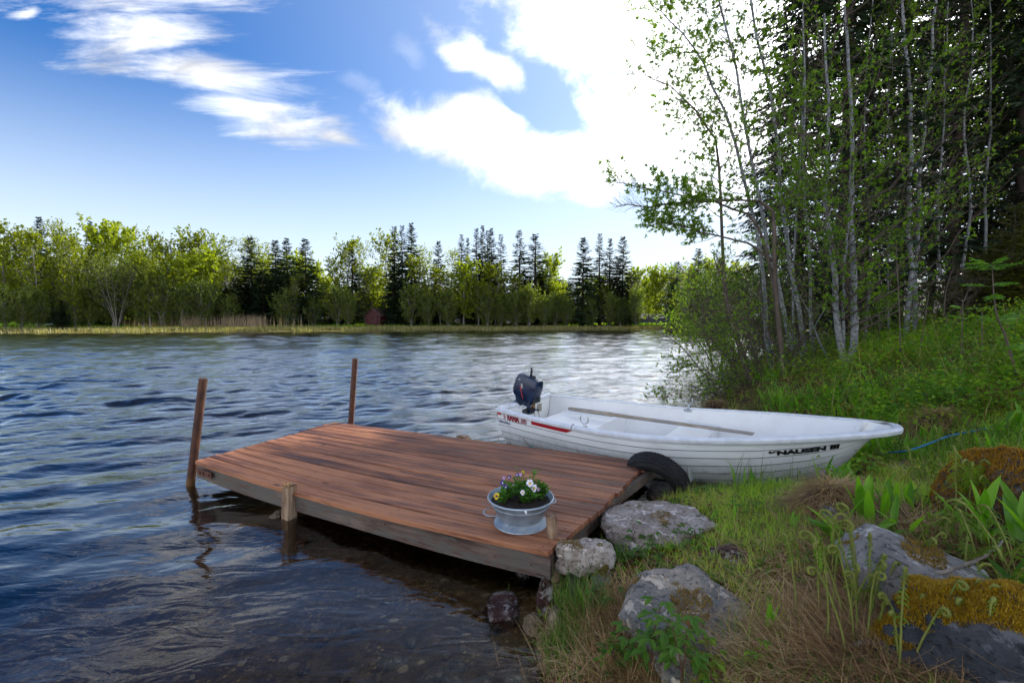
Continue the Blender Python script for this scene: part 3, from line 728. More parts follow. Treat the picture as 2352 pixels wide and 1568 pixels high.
# ================================================================ far shore
rng = np.random.default_rng(5)
DEADGRP = {}
def make_proto(name, tr, cr, mt, mc):
    e = thing(name, (0, 0, 0), None, None)
    a = tr.build('trunk', mt, e, smooth=True); b = cr.build('crown', mc, e)
    if 'leaf_yellow' in str(mc): pass
    kid(e, a); kid(e, b); return e
PROTO = {}
def far_birch(seed, H, W, dens=1., lsz=.21, mcrown='leaf_birch_far', stems=1, start=.17):
    r = np.random.default_rng(seed); st = []
    for k in range(stems):
        a = r.random()*6.28; o = (.12*stems)
        st.append(([(0, 0, 0), (cos(a)*o*H*.1, sin(a)*o*H*.1, H*.35), (cos(a)*o*H*.22+r.normal(0, .15), sin(a)*o*H*.22, H*.7), (cos(a)*o*H*.3+r.normal(0, .3), sin(a)*o*H*.3+r.normal(0, .3), H*.97)], .13/stems**.5, .015))
    wb, lb = broadleaf(r, st, int(44/stems**.6), W*.66, 9, 1.1, int(13*dens), lsz*1.1, start=start, up=.45, side=(35, 65), taper=.35, sstem=5, lw=.75, blen_at=(.7, 1, 1.05, .9, .45))
    return wb, lb
def proto(name, kind, wl, mt, mc, H):
    e = bpy.data.objects.new(name, None); COL.objects.link(e)
    a = wl[0].build('trunk', [mt, mt], e, smooth=True); b = wl[1].build('crown', mc, e)
    kid(e, a); kid(e, b); PROTO.setdefault(kind, []).append([e, H, False])
for i in range(4): proto('birch_tree', 'birch', far_birch(10+i, 12, 4.2, .95), M['bark_far'], M['leaf_birch_far'], 12)
for i in range(2): proto('birch_tree', 'airy', far_birch(20+i, 14, 4.0, .45, .19, stems=2), M['bark_far'], M['leaf_birch_far'], 14)
for i in range(3): proto('birch_tree', 'bright', far_birch(30+i, 9, 4.2, 1.1, .24, stems=1, start=.12), M['bark_far'], M['leaf_yellow_far'], 9)
for i in range(3): proto('willow_shrub', 'shrub', far_birch(40+i, 4.6, 3.2, .75, .17, stems=4, start=.08), M['bark_far'], M['leaf_grey_far'], 4.6)
proto('willow_tree', 'fan', far_birch(47, 9, 5.5, .45, .18, stems=8, start=.3), M['bark_far'], M['leaf_grey_far'], 9)
for i in range(4): proto('spruce_tree', 'spruce', spruce(np.random.default_rng(50+i), 16, 2.7, 44, 8, 20, .03, .24, lsz=.85, gap=.08), M['bark_spruce'], M['needle_far'], 16)
for i in range(3): proto('spruce_tree', 'thin', spruce(np.random.default_rng(60+i), 16, 1.9, 44, 7, 15, .10, .18, lsz=.65, gap=.3), M['bark_spruce'], M['needle_far'], 16)

# kind, px x, px top y, width px, distance Y
FAR = [
 ('birch', -22, 520, 70, 60), ('birch', 12, 507, 90, 58), ('birch', 52, 524, 80, 60), ('spruce', 102, 497, 70, 66), ('airy', 128, 490, 50, 67), ('birch', 88, 530, 85, 57), ('birch', 150, 517, 70, 60),
 ('birch', 175, 542, 70, 58), ('spruce', 218, 507, 60, 70), ('bright', 245, 516, 110, 66), ('bright', 283, 532, 95, 65), ('airy', 326, 514, 60, 70), ('birch', 353, 530, 60, 68), ('birch', 385, 549, 70, 66),
 ('birch', 420, 532, 80, 68), ('birch', 466, 527, 80, 70), ('bright', 487, 571, 80, 66), ('bright', 440, 590, 100, 64), ('birch', 205, 560, 80, 61), ('birch', 312, 575, 80, 63), ('birch', 368, 590, 80, 63),
 ('airy', 530, 537, 75, 74), ('airy', 563, 532, 60, 75), ('spruce', 581, 544, 88, 70), ('airy', 602, 548, 50, 76), ('spruce', 637, 551, 74, 72), ('spruce', 663, 547, 80, 71), ('spruce', 705, 548, 88, 69),
 ('spruce', 548, 640, 100, 68), ('spruce', 606, 622, 80, 68), ('spruce', 519, 660, 70, 67), ('spruce', 270, 610, 120, 68), ('spruce', 330, 640, 110, 69), ('spruce', 400, 630, 110, 70), ('spruce', 460, 650, 100, 70), ('spruce', 228, 640, 90, 68),
 ('bright', 738, 612, 70, 80), ('bright', 752, 640, 60, 78), ('birch', 795, 544, 74, 76), ('airy', 826, 543, 60, 78), ('thin', 811, 573, 72, 74), ('birch', 768, 585, 50, 75), ('spruce', 780, 660, 70, 73),
 ('bright', 866, 620, 90, 82), ('birch', 852, 606, 60, 80), ('birch', 886, 531, 76, 77), ('thin', 908, 519, 56, 73), ('thin', 926, 517, 50, 75), ('spruce', 947, 511, 72, 74), ('spruce', 905, 610, 60, 72), ('spruce', 930, 640, 70, 71),
 ('airy', 980, 557, 66, 78), ('birch', 968, 585, 74, 72), ('spruce', 1009, 553, 60, 76), ('airy', 1031, 563, 55, 78), ('birch', 1012, 608, 84, 71), ('bright', 1066, 604, 84, 70), ('thin', 1061, 538, 50, 77), ('thin', 1075, 546, 40, 78),
 ('thin', 1095, 524, 46, 75), ('spruce', 1109, 517, 50, 76), ('thin', 1121, 529, 44, 78), ('spruce', 1129, 524, 52, 75), ('thin', 1151, 538, 46, 76), ('birch', 1139, 600, 84, 71), ('birch', 1100, 640, 70, 70), ('thin', 1193, 528, 60, 76),
 ('thin', 1229, 536, 78, 75), ('spruce', 1205, 640, 80, 74), ('spruce', 1240, 630, 70, 75), ('birch', 1180, 628, 70, 72), ('bright', 1264, 592, 66, 80), ('airy', 1256, 580, 50, 82), ('birch', 1212, 660, 60, 70), ('bright', 1272, 656, 60, 76), ('birch', 1300, 668, 60, 74),
 ('spruce', 1338, 545, 84, 72), ('thin', 1376, 535, 56, 75), ('thin', 1399, 547, 50, 76), ('spruce', 1429, 543, 70, 74), ('thin', 1416, 602, 60, 72), ('thin', 1447, 628, 46, 72), ('birch', 1386, 650, 60, 73), ('bright', 1362, 640, 70, 84),
 ('bright', 1458, 620, 66, 82), ('bright', 1490, 640, 66, 84), ('bright', 1508, 618, 60, 80), ('bright', 1530, 620, 64, 80), ('birch', 1552, 628, 60, 78), ('spruce', 1553, 600, 70, 68), ('spruce', 1600, 570, 80, 60), ('birch', 1575, 640, 60, 60), ('bright', 1590, 610, 70, 84), ('bright', 1640, 600, 70, 84), ('spruce', 1650, 590, 80, 64), ('birch', 1700, 600, 80, 62),
 ('shrub', 14, 680, 60, 53), ('shrub', 48, 690, 56, 54), ('shrub', 92, 684, 60, 56), ('shrub', 172, 680, 60, 58), ('shrub', 206, 690, 56, 59), ('shrub', 262, 650, 100, 61), ('fan', 270, 600, 130, 60), ('birch', 346, 585, 50, 60), ('shrub', 330, 668, 70, 61), ('shrub', 372, 664, 70, 61), ('shrub', 415, 672, 70, 62), ('shrub', 470, 668, 70, 63), ('shrub', 525, 695, 50, 65), ('shrub', 659, 688, 52, 67), ('shrub', 718, 696, 44, 68), ('shrub', 775, 675, 56, 69),
 ('spruce', 143, 688, 36, 57), ('airy', 675, 628, 36, 67), ('shrub', 800, 690, 44, 69), ('shrub', 945, 675, 62, 69), ('shrub', 985, 690, 50, 69), ('shrub', 1030, 685, 52, 69), ('shrub', 1120, 680, 60, 69), ('shrub', 1150, 700, 50, 69), ('shrub', 1185, 690, 50, 69), ('shrub', 1216, 677, 50, 69), ('shrub', 1250, 695, 46, 69), ('shrub', 1275, 690, 44, 70), ('shrub', 1300, 700, 50, 70), ('shrub', 1400, 690, 44, 70), ('shrub', 1460, 680, 44, 69), ('shrub', 1425, 700, 44, 70), ('shrub', 1360, 700, 44, 70),
]
# a second rank of trees further back closes the forest
rb = np.random.default_rng(8)
for x in range(-60, 720, 26):
    FAR.append((rb.choice(['birch', 'birch', 'bright', 'spruce']), x+rb.integers(-8, 8), 570+rb.integers(0, 50), 90, 82+rb.integers(0, 12)))
for x in range(740, 1270, 34):
    FAR.append((rb.choice(['bright', 'birch', 'spruce']), x+rb.integers(-8, 8), 640+rb.integers(0, 40), 90, 92+rb.integers(0, 10)))
for x in range(-40, 1340, 30):
    FAR.append(('spruce' if x < 720 else rb.choice(['spruce', 'birch']), x+rb.integers(-9, 9), (600 if x < 480 else 640)+rb.integers(0, 50), 95, 83+rb.integers(0, 6)))
NAMES = {'birch': ('birch', 'mid green birch'), 'airy': ('birch', 'tall thin airy birch'), 'bright': ('birch', 'bright yellow-green birch'), 'shrub': ('shrub', 'low grey-green willow shrub'),
         'fan': ('willow', 'wide many-stemmed pale grey willow'), 'spruce': ('spruce', 'dark full spruce'), 'thin': ('spruce', 'slender gappy dark spruce')}
bykind = {}
for q in FAR: bykind.setdefault((q[0], q[4] >= 82 and q[0] in ('birch', 'spruce', 'bright')), []).append(q)
gnames = {'birch': 'birches along the far shore', 'spruce': 'spruces along the far shore', 'shrub': 'willow shrubs behind the far reeds', 'willow': 'willows on the far shore'}
rr = np.random.default_rng(77)
EDGE_X, HOUSE_X, GAP_X = 0, 864, 1338
for (kind, back), items in bykind.items():
    items = sorted(items, key=lambda q: q[1])
    for q in items:
        kind_, px, top, wpx, Y = q; prs = PROTO[kind]; pr = prs[rr.integers(len(prs))]
        X = (px-CX)/F*Y; g = hz(X, Y); zt = UD(px, top, Y)[2]; Hh = max(zt-g, 1.5)*(.92 if kind in ('birch', 'airy', 'bright', 'fan') else 1.); Wm = wpx/F*Y
        if pr[2]: e = copy_tree(pr[0])
        else: e = pr[0]; pr[2] = True
        base = {'birch': 4.6, 'airy': 4.6, 'bright': 4.8, 'shrub': 3.9, 'fan': 7.5, 'spruce': 4.0, 'thin': 2.45}[kind]
        e.location = (X, Y, g-.05); sw = Wm/base*rr.uniform(.92, 1.08); e.scale = (sw, sw, Hh/pr[1]); e.rotation_euler[2] = rr.random()*6.28
        cat, look = NAMES[kind]
        # which one: counted from a landmark along the shore
        left = [z for z in items if z[1] < HOUSE_X]; right = [z for z in items if z[1] >= HOUSE_X]
        bk = ' in the back rank' if back else ''
        if px < 430:
            k = [z for z in items if z[1] < 430].index(q)+1; where = f'{ORD[k]} from the left frame edge'
        elif px < HOUSE_X:
            k = len([z for z in items if px <= z[1] < HOUSE_X]); where = f'{ORD[k]} left of the red boathouse'
        elif px < 1290:
            k = len([z for z in items if HOUSE_X <= z[1] <= px]); where = f'{ORD[k]} right of the red boathouse'
        else:
            k = len([z for z in items if 1290 <= z[1] <= px]); where = f'{ORD[k]} right of the pale-roofed house'
        tag(e, f'{look} across the lake{bk}, {where}', cat, gnames[cat]+(', back rank' if back else ''))
for k, prs in PROTO.items():
    for e, H, used in prs:
        if not used:
            for ch in KIDS[e.name]: bpy.data.objects.remove(ch)
            bpy.data.objects.remove(e)

# red boathouse
def gable(name, loc, w, d, hw, hr, rz, mw, mr, label, cat, door=True, over=.25):
    e = thing(name, loc, label, cat, rz=rz)
    mb = MB()
    v = [(-w/2, -d/2, -.3), (w/2, -d/2, -.3), (w/2, d/2, -.3), (-w/2, d/2, -.3), (-w/2, -d/2, hw), (w/2, -d/2, hw), (w/2, d/2, hw), (-w/2, d/2, hw), (0, -d/2, hw+hr), (0, d/2, hw+hr)]
    mb.add(v, [np.array([[0, 1, 5, 4], [1, 2, 6, 5], [2, 3, 7, 6], [3, 0, 4, 7]]), np.array([[4, 5, 8], [6, 7, 9]])]); mb.build('wall', mw, e)
    for s in (-1, 1):
        r = MB(); ang = math.atan2(hr, w/2); L = math.hypot(hr, w/2)+over
        c = np.array([s*(w/2+over*cos(ang))/2, 0, hw+hr-(L*sin(ang))/2+.05])
        axm = [[cos(ang), 0, -s*sin(ang)], [0, 1, 0], [s*sin(ang), 0, cos(ang)]]
        r.box(c, (L, d+2*over, .08), ax=axm); r.build('roof', mr, e)
    if door:
        b = MB(); b.box((-.05, -d/2-.03, .85), (1.7, .05, 1.75)); 
        for k in (-.9, -.05, .8): b.box((k, -d/2-.07, .85), (.07, .04, 1.8))
        dd = b.build('door', M['barn_red'], e)
        h = MB(); h.box((.05, -d/2-.1, .9), (.1, .05, .14)); h.build('handle', M['steel_dark'], dd)
    return e
P = UD(862, 740, 70); g = hz(P[0], 70)
gable('boathouse', (P[0]+.1, 71.5, g+.1), 2.6, 3.6, 1.75, 1.1, R(-14), M['barn_red'], M['roof_red'], 'small dark red wooden boathouse on the far shore under tall trees', 'boathouse')
P = UD(1292, 735, 105); g = hz(P[0], 105)
h = gable('house', (P[0], 106, g), 7, 6, 3.2, 2.4, R(80), M['house_orange'], M['roof_grey'], 'ochre house with a pale grey roof glimpsed between far trees', 'house', door=False)
wf = MB(); wf.box((1.2, -3.03, 1.8), (1.1, .06, 1.2)); w_ = wf.build('window', M['whitepaint'], h); wp = MB(); wp.box((1.2, -3.07, 1.8), (.9, .05, 1.)); wp.build('pane', M['glass_dark'], w_)
# guard rail and road beyond the right hand trees
rd = MB(); zr = 1.75
rd.add([(5, 92, zr), (60, 86, zr), (60, 91, zr), (5, 97, zr)], [np.array([[0, 1, 2, 3]])]); 
rd.add([(5, 92, zr), (60, 86, zr), (60, 84.5, .2), (5, 90.5, .2)], [np.array([[3, 2, 1, 0]])]); tag(rd.build('road', M['asphalt']), kind='structure')
e = thing('guard_rail', (22, 90.1, zr), 'long white guard rail along the road behind the far trees', 'guard rail')
a, b = np.array([-16, 1.74+.05, .62]), np.array([36, -3.93+.05, .62])
r_ = MB(); r_.add(*tubes(np.array([a, (a+b)/2, b]), np.full(3, .15), 6)); r_.build('rail', M['whitepaint'], e)
for k in range(14):
    c = a+(b-a)*k/13; q = MB(); q.box((c[0], c[1]+.15, .3), (.1, .1, .7)); q.build('post', M['steel_dark'], e)

# small rowing boat pulled up on the far left bank
e = thing('rowing_boat', (*U(78, 757, .05)[:2], .05), 'small pale grey rowing boat pulled up on the far left bank', 'boat', rz=R(-8))
e.location[1] += 1.2; e.location[2] = hz(e.location[0], e.location[1])+.03
hb = MB(); ts = np.linspace(0, 1, 14); sec = []
for t_ in ts:
    b_ = .62*np.sin(pi*min(1, (t_*.8+.28)))**.7 if t_ < .97 else .05; b_ = max(b_, .04); kz = .0+.30*t_**4; top = .42+.16*t_**2
    sec.append([(-1.7+3.4*t_, b_*sx*wf_, kz+(top-kz)*hf) for sx, wf_, hf in ((-1, 1, 1), (-1, .8, .35), (-1, .3, 0), (1, .3, 0), (1, .8, .35), (1, 1, 1))])
sec = np.array(sec); idx = np.arange(14*6).reshape(14, 6)
hb.add(sec, [np.stack([idx[:-1, :-1], idx[:-1, 1:], idx[1:, 1:], idx[1:, :-1]], -1).reshape(-1, 4), idx[0][None]])
hb.build('hull', M['hull_grey'], e)
for q in (-.9, .0, .8): z_ = MB(); z_.box((q, 0, .34), (.24, .98, .04)); z_.build('thwart', M['hull_grey'], e)
mo = MB(); mo.box((-1.75, 0, .5), (.22, .26, .34)); mo.box((-1.8, 0, .15), (.1, .1, .5)); mo.build('outboard_motor', M['blackplastic'], e)

def nz0(p): return np.clip(.55+.6*vnoise(np.stack([p[:, 0]*.22, p[:, 1]*.6, 0*p[:, 0]], -1)), .05, 1)
# reeds: pale green belt in the shallows, tan dead stands behind
def strip_points(n, lo, hi, x0, x1, rng):
    x = rng.uniform(x0, x1, n*3); y = rng.uniform(44, 80, n*3); s = sdist(x, y, near_poly); k = (s > lo) & (s < hi); x, y = x[k][:n], y[k][:n]
    return np.stack([x, y, np.maximum(height(x, y), -.05)], -1)
r = np.random.default_rng(3); mb = MB()
pts = strip_points(60000, -1.6, 9, -80, 32, r)
pts = pts[(pts[:, 0] > -58)|(r.random(len(pts)) < .4)]; edge = sdist(pts[:, 0], pts[:, 1], near_poly); pts = pts[edge > -.2+2.2*vnoise(np.stack([pts[:, 0]*.35, pts[:, 1]*.1, 0*edge], -1))]; pts = pts[nz0(pts) > r.random(len(pts))*.75]
n = len(pts); mb.add(*blades(pts, r.random(n)*6.28, r.uniform(.0, .3, n), r.uniform(.3, .62, n), r.uniform(.05, .12, n), .3, 2))
tag(mb.build('reeds', M['reed_green']), kind='stuff')
mb = MB()
for px, w_, n in ((560, 14, 90), (620, 22, 110), (690, 12, 50), (600, 60, 80), (420, 26, 110), (445, 14, 100), (490, 20, 80), (340, 16, 60)):
    pass
cl = []
for px, w_, n in ((441, 12, 160), (452, 9, 120), (536, 13, 150), (575, 11, 140), (595, 10, 90), (350, 26, 130), (395, 14, 120), (520, 40, 120), (420, 60, 200), (650, 30, 60)):
    x = (px+r.normal(0, w_, n)-CX)/F*62.5; y = r.normal(62.5, .8, n); cl.append(np.stack([x, y, height(x, y)], -1))
pts = np.concatenate(cl); n = len(pts)
mb.add(*blades(pts, r.random(n)*6.28, r.uniform(0, .12, n), r.uniform(1.2, 2.3, n), .05, .1, 2))
tag(mb.build('dead_reeds', M['reed_tan']), kind='stuff')
# leafy ground cover under the far trees
mb = MB(); n = 60000; x = r.uniform(-90, 60, n); y = r.uniform(52, 84, n); s = sdist(x, y, near_poly); k = s > 7.5; x, y = x[k], y[k]; n = len(x)
z = height(x, y); d = r.normal(size=(n, 3)); d[:, 2] = np.abs(d[:, 2])+.6
mb.add(*leaves(np.stack([x, y, z], -1), d, r.normal(size=(n, 3)), r.uniform(.3, .8, n), r.uniform(.12, .3, n)))
tag(mb.build('bushy_undergrowth', M['leaf_shrub']), kind='stuff')

M['hill'] = flat('forest_floor', (.02, .03, .02), .95, var=.3, sc=.05)
# wooded hills behind
hl = MB(); hx = np.linspace(-260, 420, 120); rows = []
def ridge(x): return np.interp(x, [-260, -60, 0, 25, 60, 100, 130, 180, 420], [8, 10, 12, 24, 27, 33, 36, 26, 30])
for f_, yy_ in ((0, 190), (.35, 215), (.75, 245), (1, 270), (.9, 330)):
    rows.append(np.stack([hx, np.full(120, yy_), .5+(ridge(hx)-9)*f_+2*fbm(np.stack([hx*.04, hx*0+yy_, hx*0], -1), 2)*f_], -1))
V = np.array(rows); idx = np.arange(5*120).reshape(5, 120)
hl.add(V, [np.stack([idx[:-1, :-1], idx[:-1, 1:], idx[1:, 1:], idx[1:, :-1]], -1).reshape(-1, 4)])
tag(hl.build('hills', M['hill'], smooth=True), kind='structure')
tr, cr = spruce(np.random.default_rng(91), 11, 2.0, 22, 6, 8, .1, .3, lsz=.9)
Vc = np.concatenate(cr.v); Fc = cr.f[0][0]; r = np.random.default_rng(12); mb = MB()
N = 800; x = r.uniform(-60, 260, N); f_ = r.random(N)**.7; y = 190+f_*85
sub = Vc.reshape(-1, 4, 3)
for i in range(N):
    zb = np.interp(y[i], [190, 215, 245, 270], [0, .35, .75, 1])*(ridge(x[i])-9)+.5
    pick = sub[r.random(len(sub)) < .55]; a = r.random()*6.28; sc = r.uniform(.6, 1.15)
    v = pick.reshape(-1, 3)*np.array([sc*1.25, sc*1.25, sc]); v = v@np.array([[cos(a), sin(a), 0], [-sin(a), cos(a), 0], [0, 0, 1]])+np.array([x[i], y[i], zb])
    mb.add(v, [np.arange(len(v)).reshape(-1, 4)])
tag(mb.build('forest', M['needle_hill']), kind='stuff')
# ================================================================ jetty
ZD = .26
JA = U(452, 1056, ZD); JB = U(1267, 1263, ZD); JC = U(1494, 1060, ZD); JD = U(777, 969, ZD)   # front left, front right, back right, back left
JDIR = nrm((JB-JA)+(JC-JD)); JANG = math.atan2(JDIR[1], JDIR[0])
wd_cols = ((.060, .021, .012), (.195, .072, .034), (.37, .155, .075))
M['plank'] = wood('stained_plank', JANG, wd_cols, 1.)
M['fascia'] = wood('weathered_beam', JANG, ((.035, .020, .014), (.085, .050, .036), (.15, .11, .085)), 1.2, grey=(.13, .115, .095), bumpd=.008)
M['post_wood'] = wood('split_post', pi/2, ((.14, .085, .05), (.27, .18, .11), (.42, .31, .20)), 2., bumpd=.006)
def vert_wood(name, cols):
    m, t, o = mat(name); P = objco(t)
    g = t.noise(t.mapping(P, scale=(30, 30, 3)), 1, 6, .65, .3); n = t.noise(P, 9, 4)
    c = t.ramp(t.math('ADD', t.math('MULTIPLY', g, .65), t.math('MULTIPLY', n, .35)), [(.36, cols[0]), (.5, cols[1]), (.62, cols[2])])
    principled(t, o, c, .8, .2, normal=t.bump(g, .8, .008)); return m
M['post_wood'] = vert_wood('split_post', ((.10, .055, .035), (.25, .16, .10), (.40, .30, .20)))
jet = thing('jetty', tuple(JA), 'low reddish brown plank jetty over the water beside the white boat', 'jetty')
JO = JA.copy()
rj = np.random.default_rng(4)
NP = 15
M['nail'] = flat('rusty_nail_head', (.05, .03, .025), .6, var=.4)
def jp(a, b):                       # a: 0 left .. 1 right, b: 0 front .. 1 back
    p = (JA*(1-a)+JB*a)*(1-b)+(JD*(1-a)+JC*a)*b
    p = p.copy(); p[2] = ZD-.045*np.sin(pi*min(max(a, 0), 1))*(1-b)**2
    return p
SEG = 14
for i in range(NP):
    b0, b1 = i/NP+.0022, (i+1)/NP-.0022; b0 += rj.uniform(-.0008, .0012); b1 -= rj.uniform(-.0008, .0012)
    ea = (-.012 if i >= NP-5 else 0)+rj.uniform(-.004, .003); eb = 1+rj.uniform(-.003, .006)
    dz = rj.uniform(-.0025, .0025); rows = []
    if i == 0: b0 = -.012
    for a in np.linspace(ea, eb, SEG):
        jx = rj.normal(0, .0006)
        p, q = jp(a, b0+jx), jp(a, b1+jx); w = nrm(q-p); bev = .005
        up = np.array([0, 0, 1.])
        rows.append([p-up*.03+up*dz, p-up*bev+up*dz, p+w*bev+up*dz, q-w*bev+up*dz, q-up*bev+up*dz, q-up*.03+up*dz])
    V = np.array(rows); idx = np.arange(SEG*6).reshape(SEG, 6)
    mb = MB(); mb.add(V, [np.stack([idx[:-1], np.roll(idx, -1, 1)[:-1], np.roll(idx, -1, 1)[1:], idx[1:]], -1).reshape(-1, 4), idx[:1, ::-1], idx[-1:]])
    for ja in (.03, .34, .66, .985):                    # nail heads over the joists
        for jb in (.28, .72):
            c = jp(ja+rj.normal(0, .0015), b0+(b1-b0)*jb)+np.array([0, 0, dz+.0012]); a_ = np.linspace(0, 2*pi, 8, endpoint=False)
            mb.add(np.stack([c[0]+.0055*np.cos(a_), c[1]+.0055*np.sin(a_), np.full(8, c[2])], -1), [np.arange(8)[None]], 1)
    mb.build('plank', [M['plank'], M['nail']], jet, JO)
def beam(name, a0, b0, a1, b1, wdt, hgt, zoff, m, curved=True, n=14, extra=None):
    rows = []
    for k in np.linspace(0, 1, n):
        a = a0+(a1-a0)*k; b = b0+(b1-b0)*k; p = jp(a, b); p[2] += zoff
        dr = nrm(jp(a0+(a1-a0)*min(k+.02, 1), b0+(b1-b0)*min(k+.02, 1))-jp(a0+(a1-a0)*max(k-.02, 0), b0+(b1-b0)*max(k-.02, 0)))
        s = np.array([-dr[1], dr[0], 0])*wdt/2; h = hgt+(extra(k) if extra else 0)
        rows.append([p-s, p+s, p+s-[0, 0, h], p-s-[0, 0, h]])
    V = np.array(rows); idx = np.arange(n*4).reshape(n, 4); mb = MB()
    mb.add(V, [np.stack([idx[:-1], np.roll(idx, -1, 1)[:-1], np.roll(idx, -1, 1)[1:], idx[1:]], -1).reshape(-1, 4), idx[:1, ::-1], idx[-1:]])
    return mb.build(name, m, jet, JO)
beam('fascia_beam', .004, .010, .998, .010, .05, .118, -.032, M['fascia'], extra=lambda k: .006*sin(9*k)+.01*k)
beam('back_beam', .004, .985, .998, .985, .05, .12, -.032, M['fascia'])
for a in (.03, .34, .66, .985): beam('joist', a, .035, a, .965, .06, .11, -.032, M['fascia'], n=4)
beam('cross_beam', .975, .02, 1.012, .99, .04, .07, -.034, M['fascia'], n=4)
# steel bracket on the left end of the fascia
br = MB(); p0 = jp(.035, .0); dirf = nrm(jp(.07, 0)-jp(.03, 0)); br_ax = [list(dirf), [-dirf[1], dirf[0], 0], [0, 0, 1]]
nf = np.array([dirf[1], -dirf[0], 0])
br.box(p0+nf*.035+dirf*.06+np.array([0, 0, -.075]), (.20, .008, .05), ax=br_ax); br.build('bracket', M['rust_bolt'], jet, JO)
for k in (.0, .05, .13):
    b_ = MB(); b_.box(p0+nf*.044+dirf*k+np.array([0, 0, -.075]), (.022, .014, .022), ax=br_ax); b_.build('bolt', M['rust_bolt'], jet, JO)
# rusty nails and spikes on the fascia
for a, dz, l in ((.655, -.06, .03), (.80, -.07, .05), (.845, -.05, .04), (.965, -.10, .06), (.90, -.09, .02)):
    q = jp(a, 0)+nf*.028+np.array([0, 0, dz]); nl = MB(); nl.add(*tubes(np.array([q-nf*.01, q+nf*.012+dirf*l*.3+np.array([0, 0, l*.4])]), np.full(2, .0035), 5, True)); nl.build('nail', M['rust_bolt'], jet, JO)
# rusty steel pipes
def pipe(bpx, bpy, tpx, tpy, r, z0=0., label=None):
    b = U(bpx, bpy, 0); tp = UD(tpx, tpy, b[1]+.02); d = nrm(tp-b)
    P = np.array([b-d*1.1, b, tp-d*.012, tp]); Rr = np.array([r, r, r, r*.93]); mb = MB(); mb.add(*tubes(P, Rr, 20, True))
    # collar seam
    o = mb.build('steel_post', M['rust'], jet, JO, smooth=True, autosmooth=40); o['label'] = label; 
    bd = MB(); 
    for k in (.30, .50):
        bd.add(*tubes(np.array([b+d*k*np.linalg.norm(tp-b)+[r*.8, -r*.8, 0], b+d*k*np.linalg.norm(tp-b)+[r*1.3, -r*1.3, 0]]), np.full(2, .008), 6, True))
    return o
pipe(437, 1117, 467, 869, .035, label='thick rusty pipe post at the front left corner')
pB = U(806, 985, .1); 
b = pB.copy(); b[1] += .03
def pipe3(b, tp, r, label):
    d = nrm(tp-b); mb = MB(); mb.add(*tubes(np.array([b-d*1.3, b, tp-d*.012, tp]), np.array([r, r, r, r*.93]), 20, True))
    o = mb.build('steel_post', M['rust'], jet, JO, smooth=True, autosmooth=40); o['label'] = label
b = UD(806, 972, JD[1]+.05); tp = UD(816, 823, JD[1]+.05)
pipe3(b, tp, .034, 'thinner rusty pipe post behind the far edge')
# square split post in front
def qpost(bpx, bpy, zb, tpx, tpy, w, m, name, label, depth=.6, sides=4, rot=0., dY=0):
    b = U(bpx, bpy, zb); b[1] += dY; tp = UD(tpx, tpy, b[1]); d = nrm(tp-b); K = 9; rg = np.random.default_rng(int(bpx))
    k = np.linspace(-depth, 1, K)*1.0; Ls = np.linalg.norm(tp-b)
    rows = []
    for j in range(K):
        c = b+d*(np.interp(j, [0, K-1], [-depth, Ls])); ring = []
        for a in range(sides*2):
            an = rot+a/(sides*2)*2*pi; rr_ = w*(.5/np.max(np.abs([cos(an-rot), sin(an-rot)])) if sides == 4 else .5)*(1+rg.normal(0, .02))
            ring.append(c+np.array([cos(an), sin(an), 0])*rr_+np.array([0, 0, (rg.normal(0, .006) if j == K-1 else 0)]))
        rows.append(ring)
    S = sides*2; idx = np.arange(K*S).reshape(K, S); mb = MB()
    mb.add(np.array(rows), [np.stack([idx[:-1], np.roll(idx, -1, 1)[:-1], np.roll(idx, -1, 1)[1:], idx[1:]], -1).reshape(-1, 4), idx[-1:]])
    o = mb.build(name, m, jet, JO, autosmooth=50, smooth=(sides > 4)); o['label'] = label; return o, tp
o, tp = qpost(664, 1193, 0., 665, 1114, .074, M['post_wood'], 'timber_post', 'square timber post with a splintered top', rot=JANG)
sp = MB(); rg = np.random.default_rng(1)
for k in range(16):
    c = tp+np.array([rg.uniform(-.04, .02), rg.uniform(-.04, .03), .0]); sp.add(*blades(c[None], rg.random(1)*6.28, rg.uniform(.2, 1.4, 1), rg.uniform(.02, .045, 1), rg.uniform(.008, .02, 1), .4, 2))
M['splinter'] = flat('fresh_splinter', (.62, .36, .13), .8, var=.3)
s_ = sp.build('splinter', M['splinter'], o, None)
s_.parent = o
for v in s_.data.vertices: v.co = v.co-__import__('mathutils').Vector(JO)
o, tp = qpost(1270, 1238, ZD-.02, 1266, 1184, .062, M['post_wood'], 'stake', 'short round grey stake beside the zinc tub', sides=8, depth=.5)
o, tp = qpost(1062, 1006, ZD-.06, 1062, 1000, .10, M['post_wood'], 'timber_post', 'sawn post end behind the far edge', rot=JANG, depth=.6, dY=.07)

# ---------------------------------------------------------------- zinc tub
tb = U(1196, 1200, ZD-.008); tb[2] = jp(.93, .12)[2]+.004
tub = thing('zinc_tub', tuple(tb), 'oval grey zinc tub planted with pansies on the jetty corner', 'tub')
tub.scale = (1.07, 1.07, .83)
prof = [(.0, .018), (.125, .018), (.118, .03), (.125, .04), (.165, .14), (.168, .144), (.165, .148), (.183, .183), (.188, .186), (.192, .190), (.190, .196), (.184, .197), (.180, .190), (.160, .145), (.120, .04), (.0, .035)]
mb = MB(); lathe(mb, prof, (0, 0, 0), 56); o = mb.build('body', M['zinc'], tub, smooth=True, autosmooth=35); 
mb = MB(); lathe(mb, [(.118, .042), (.124, .036), (.146, .012), (.153, .007), (.155, .0), (.150, -.001), (.142, .008), (.112, .03)], (0, 0, 0), 56); mb.build('base_ring', M['zinc'], tub, smooth=True, autosmooth=35)
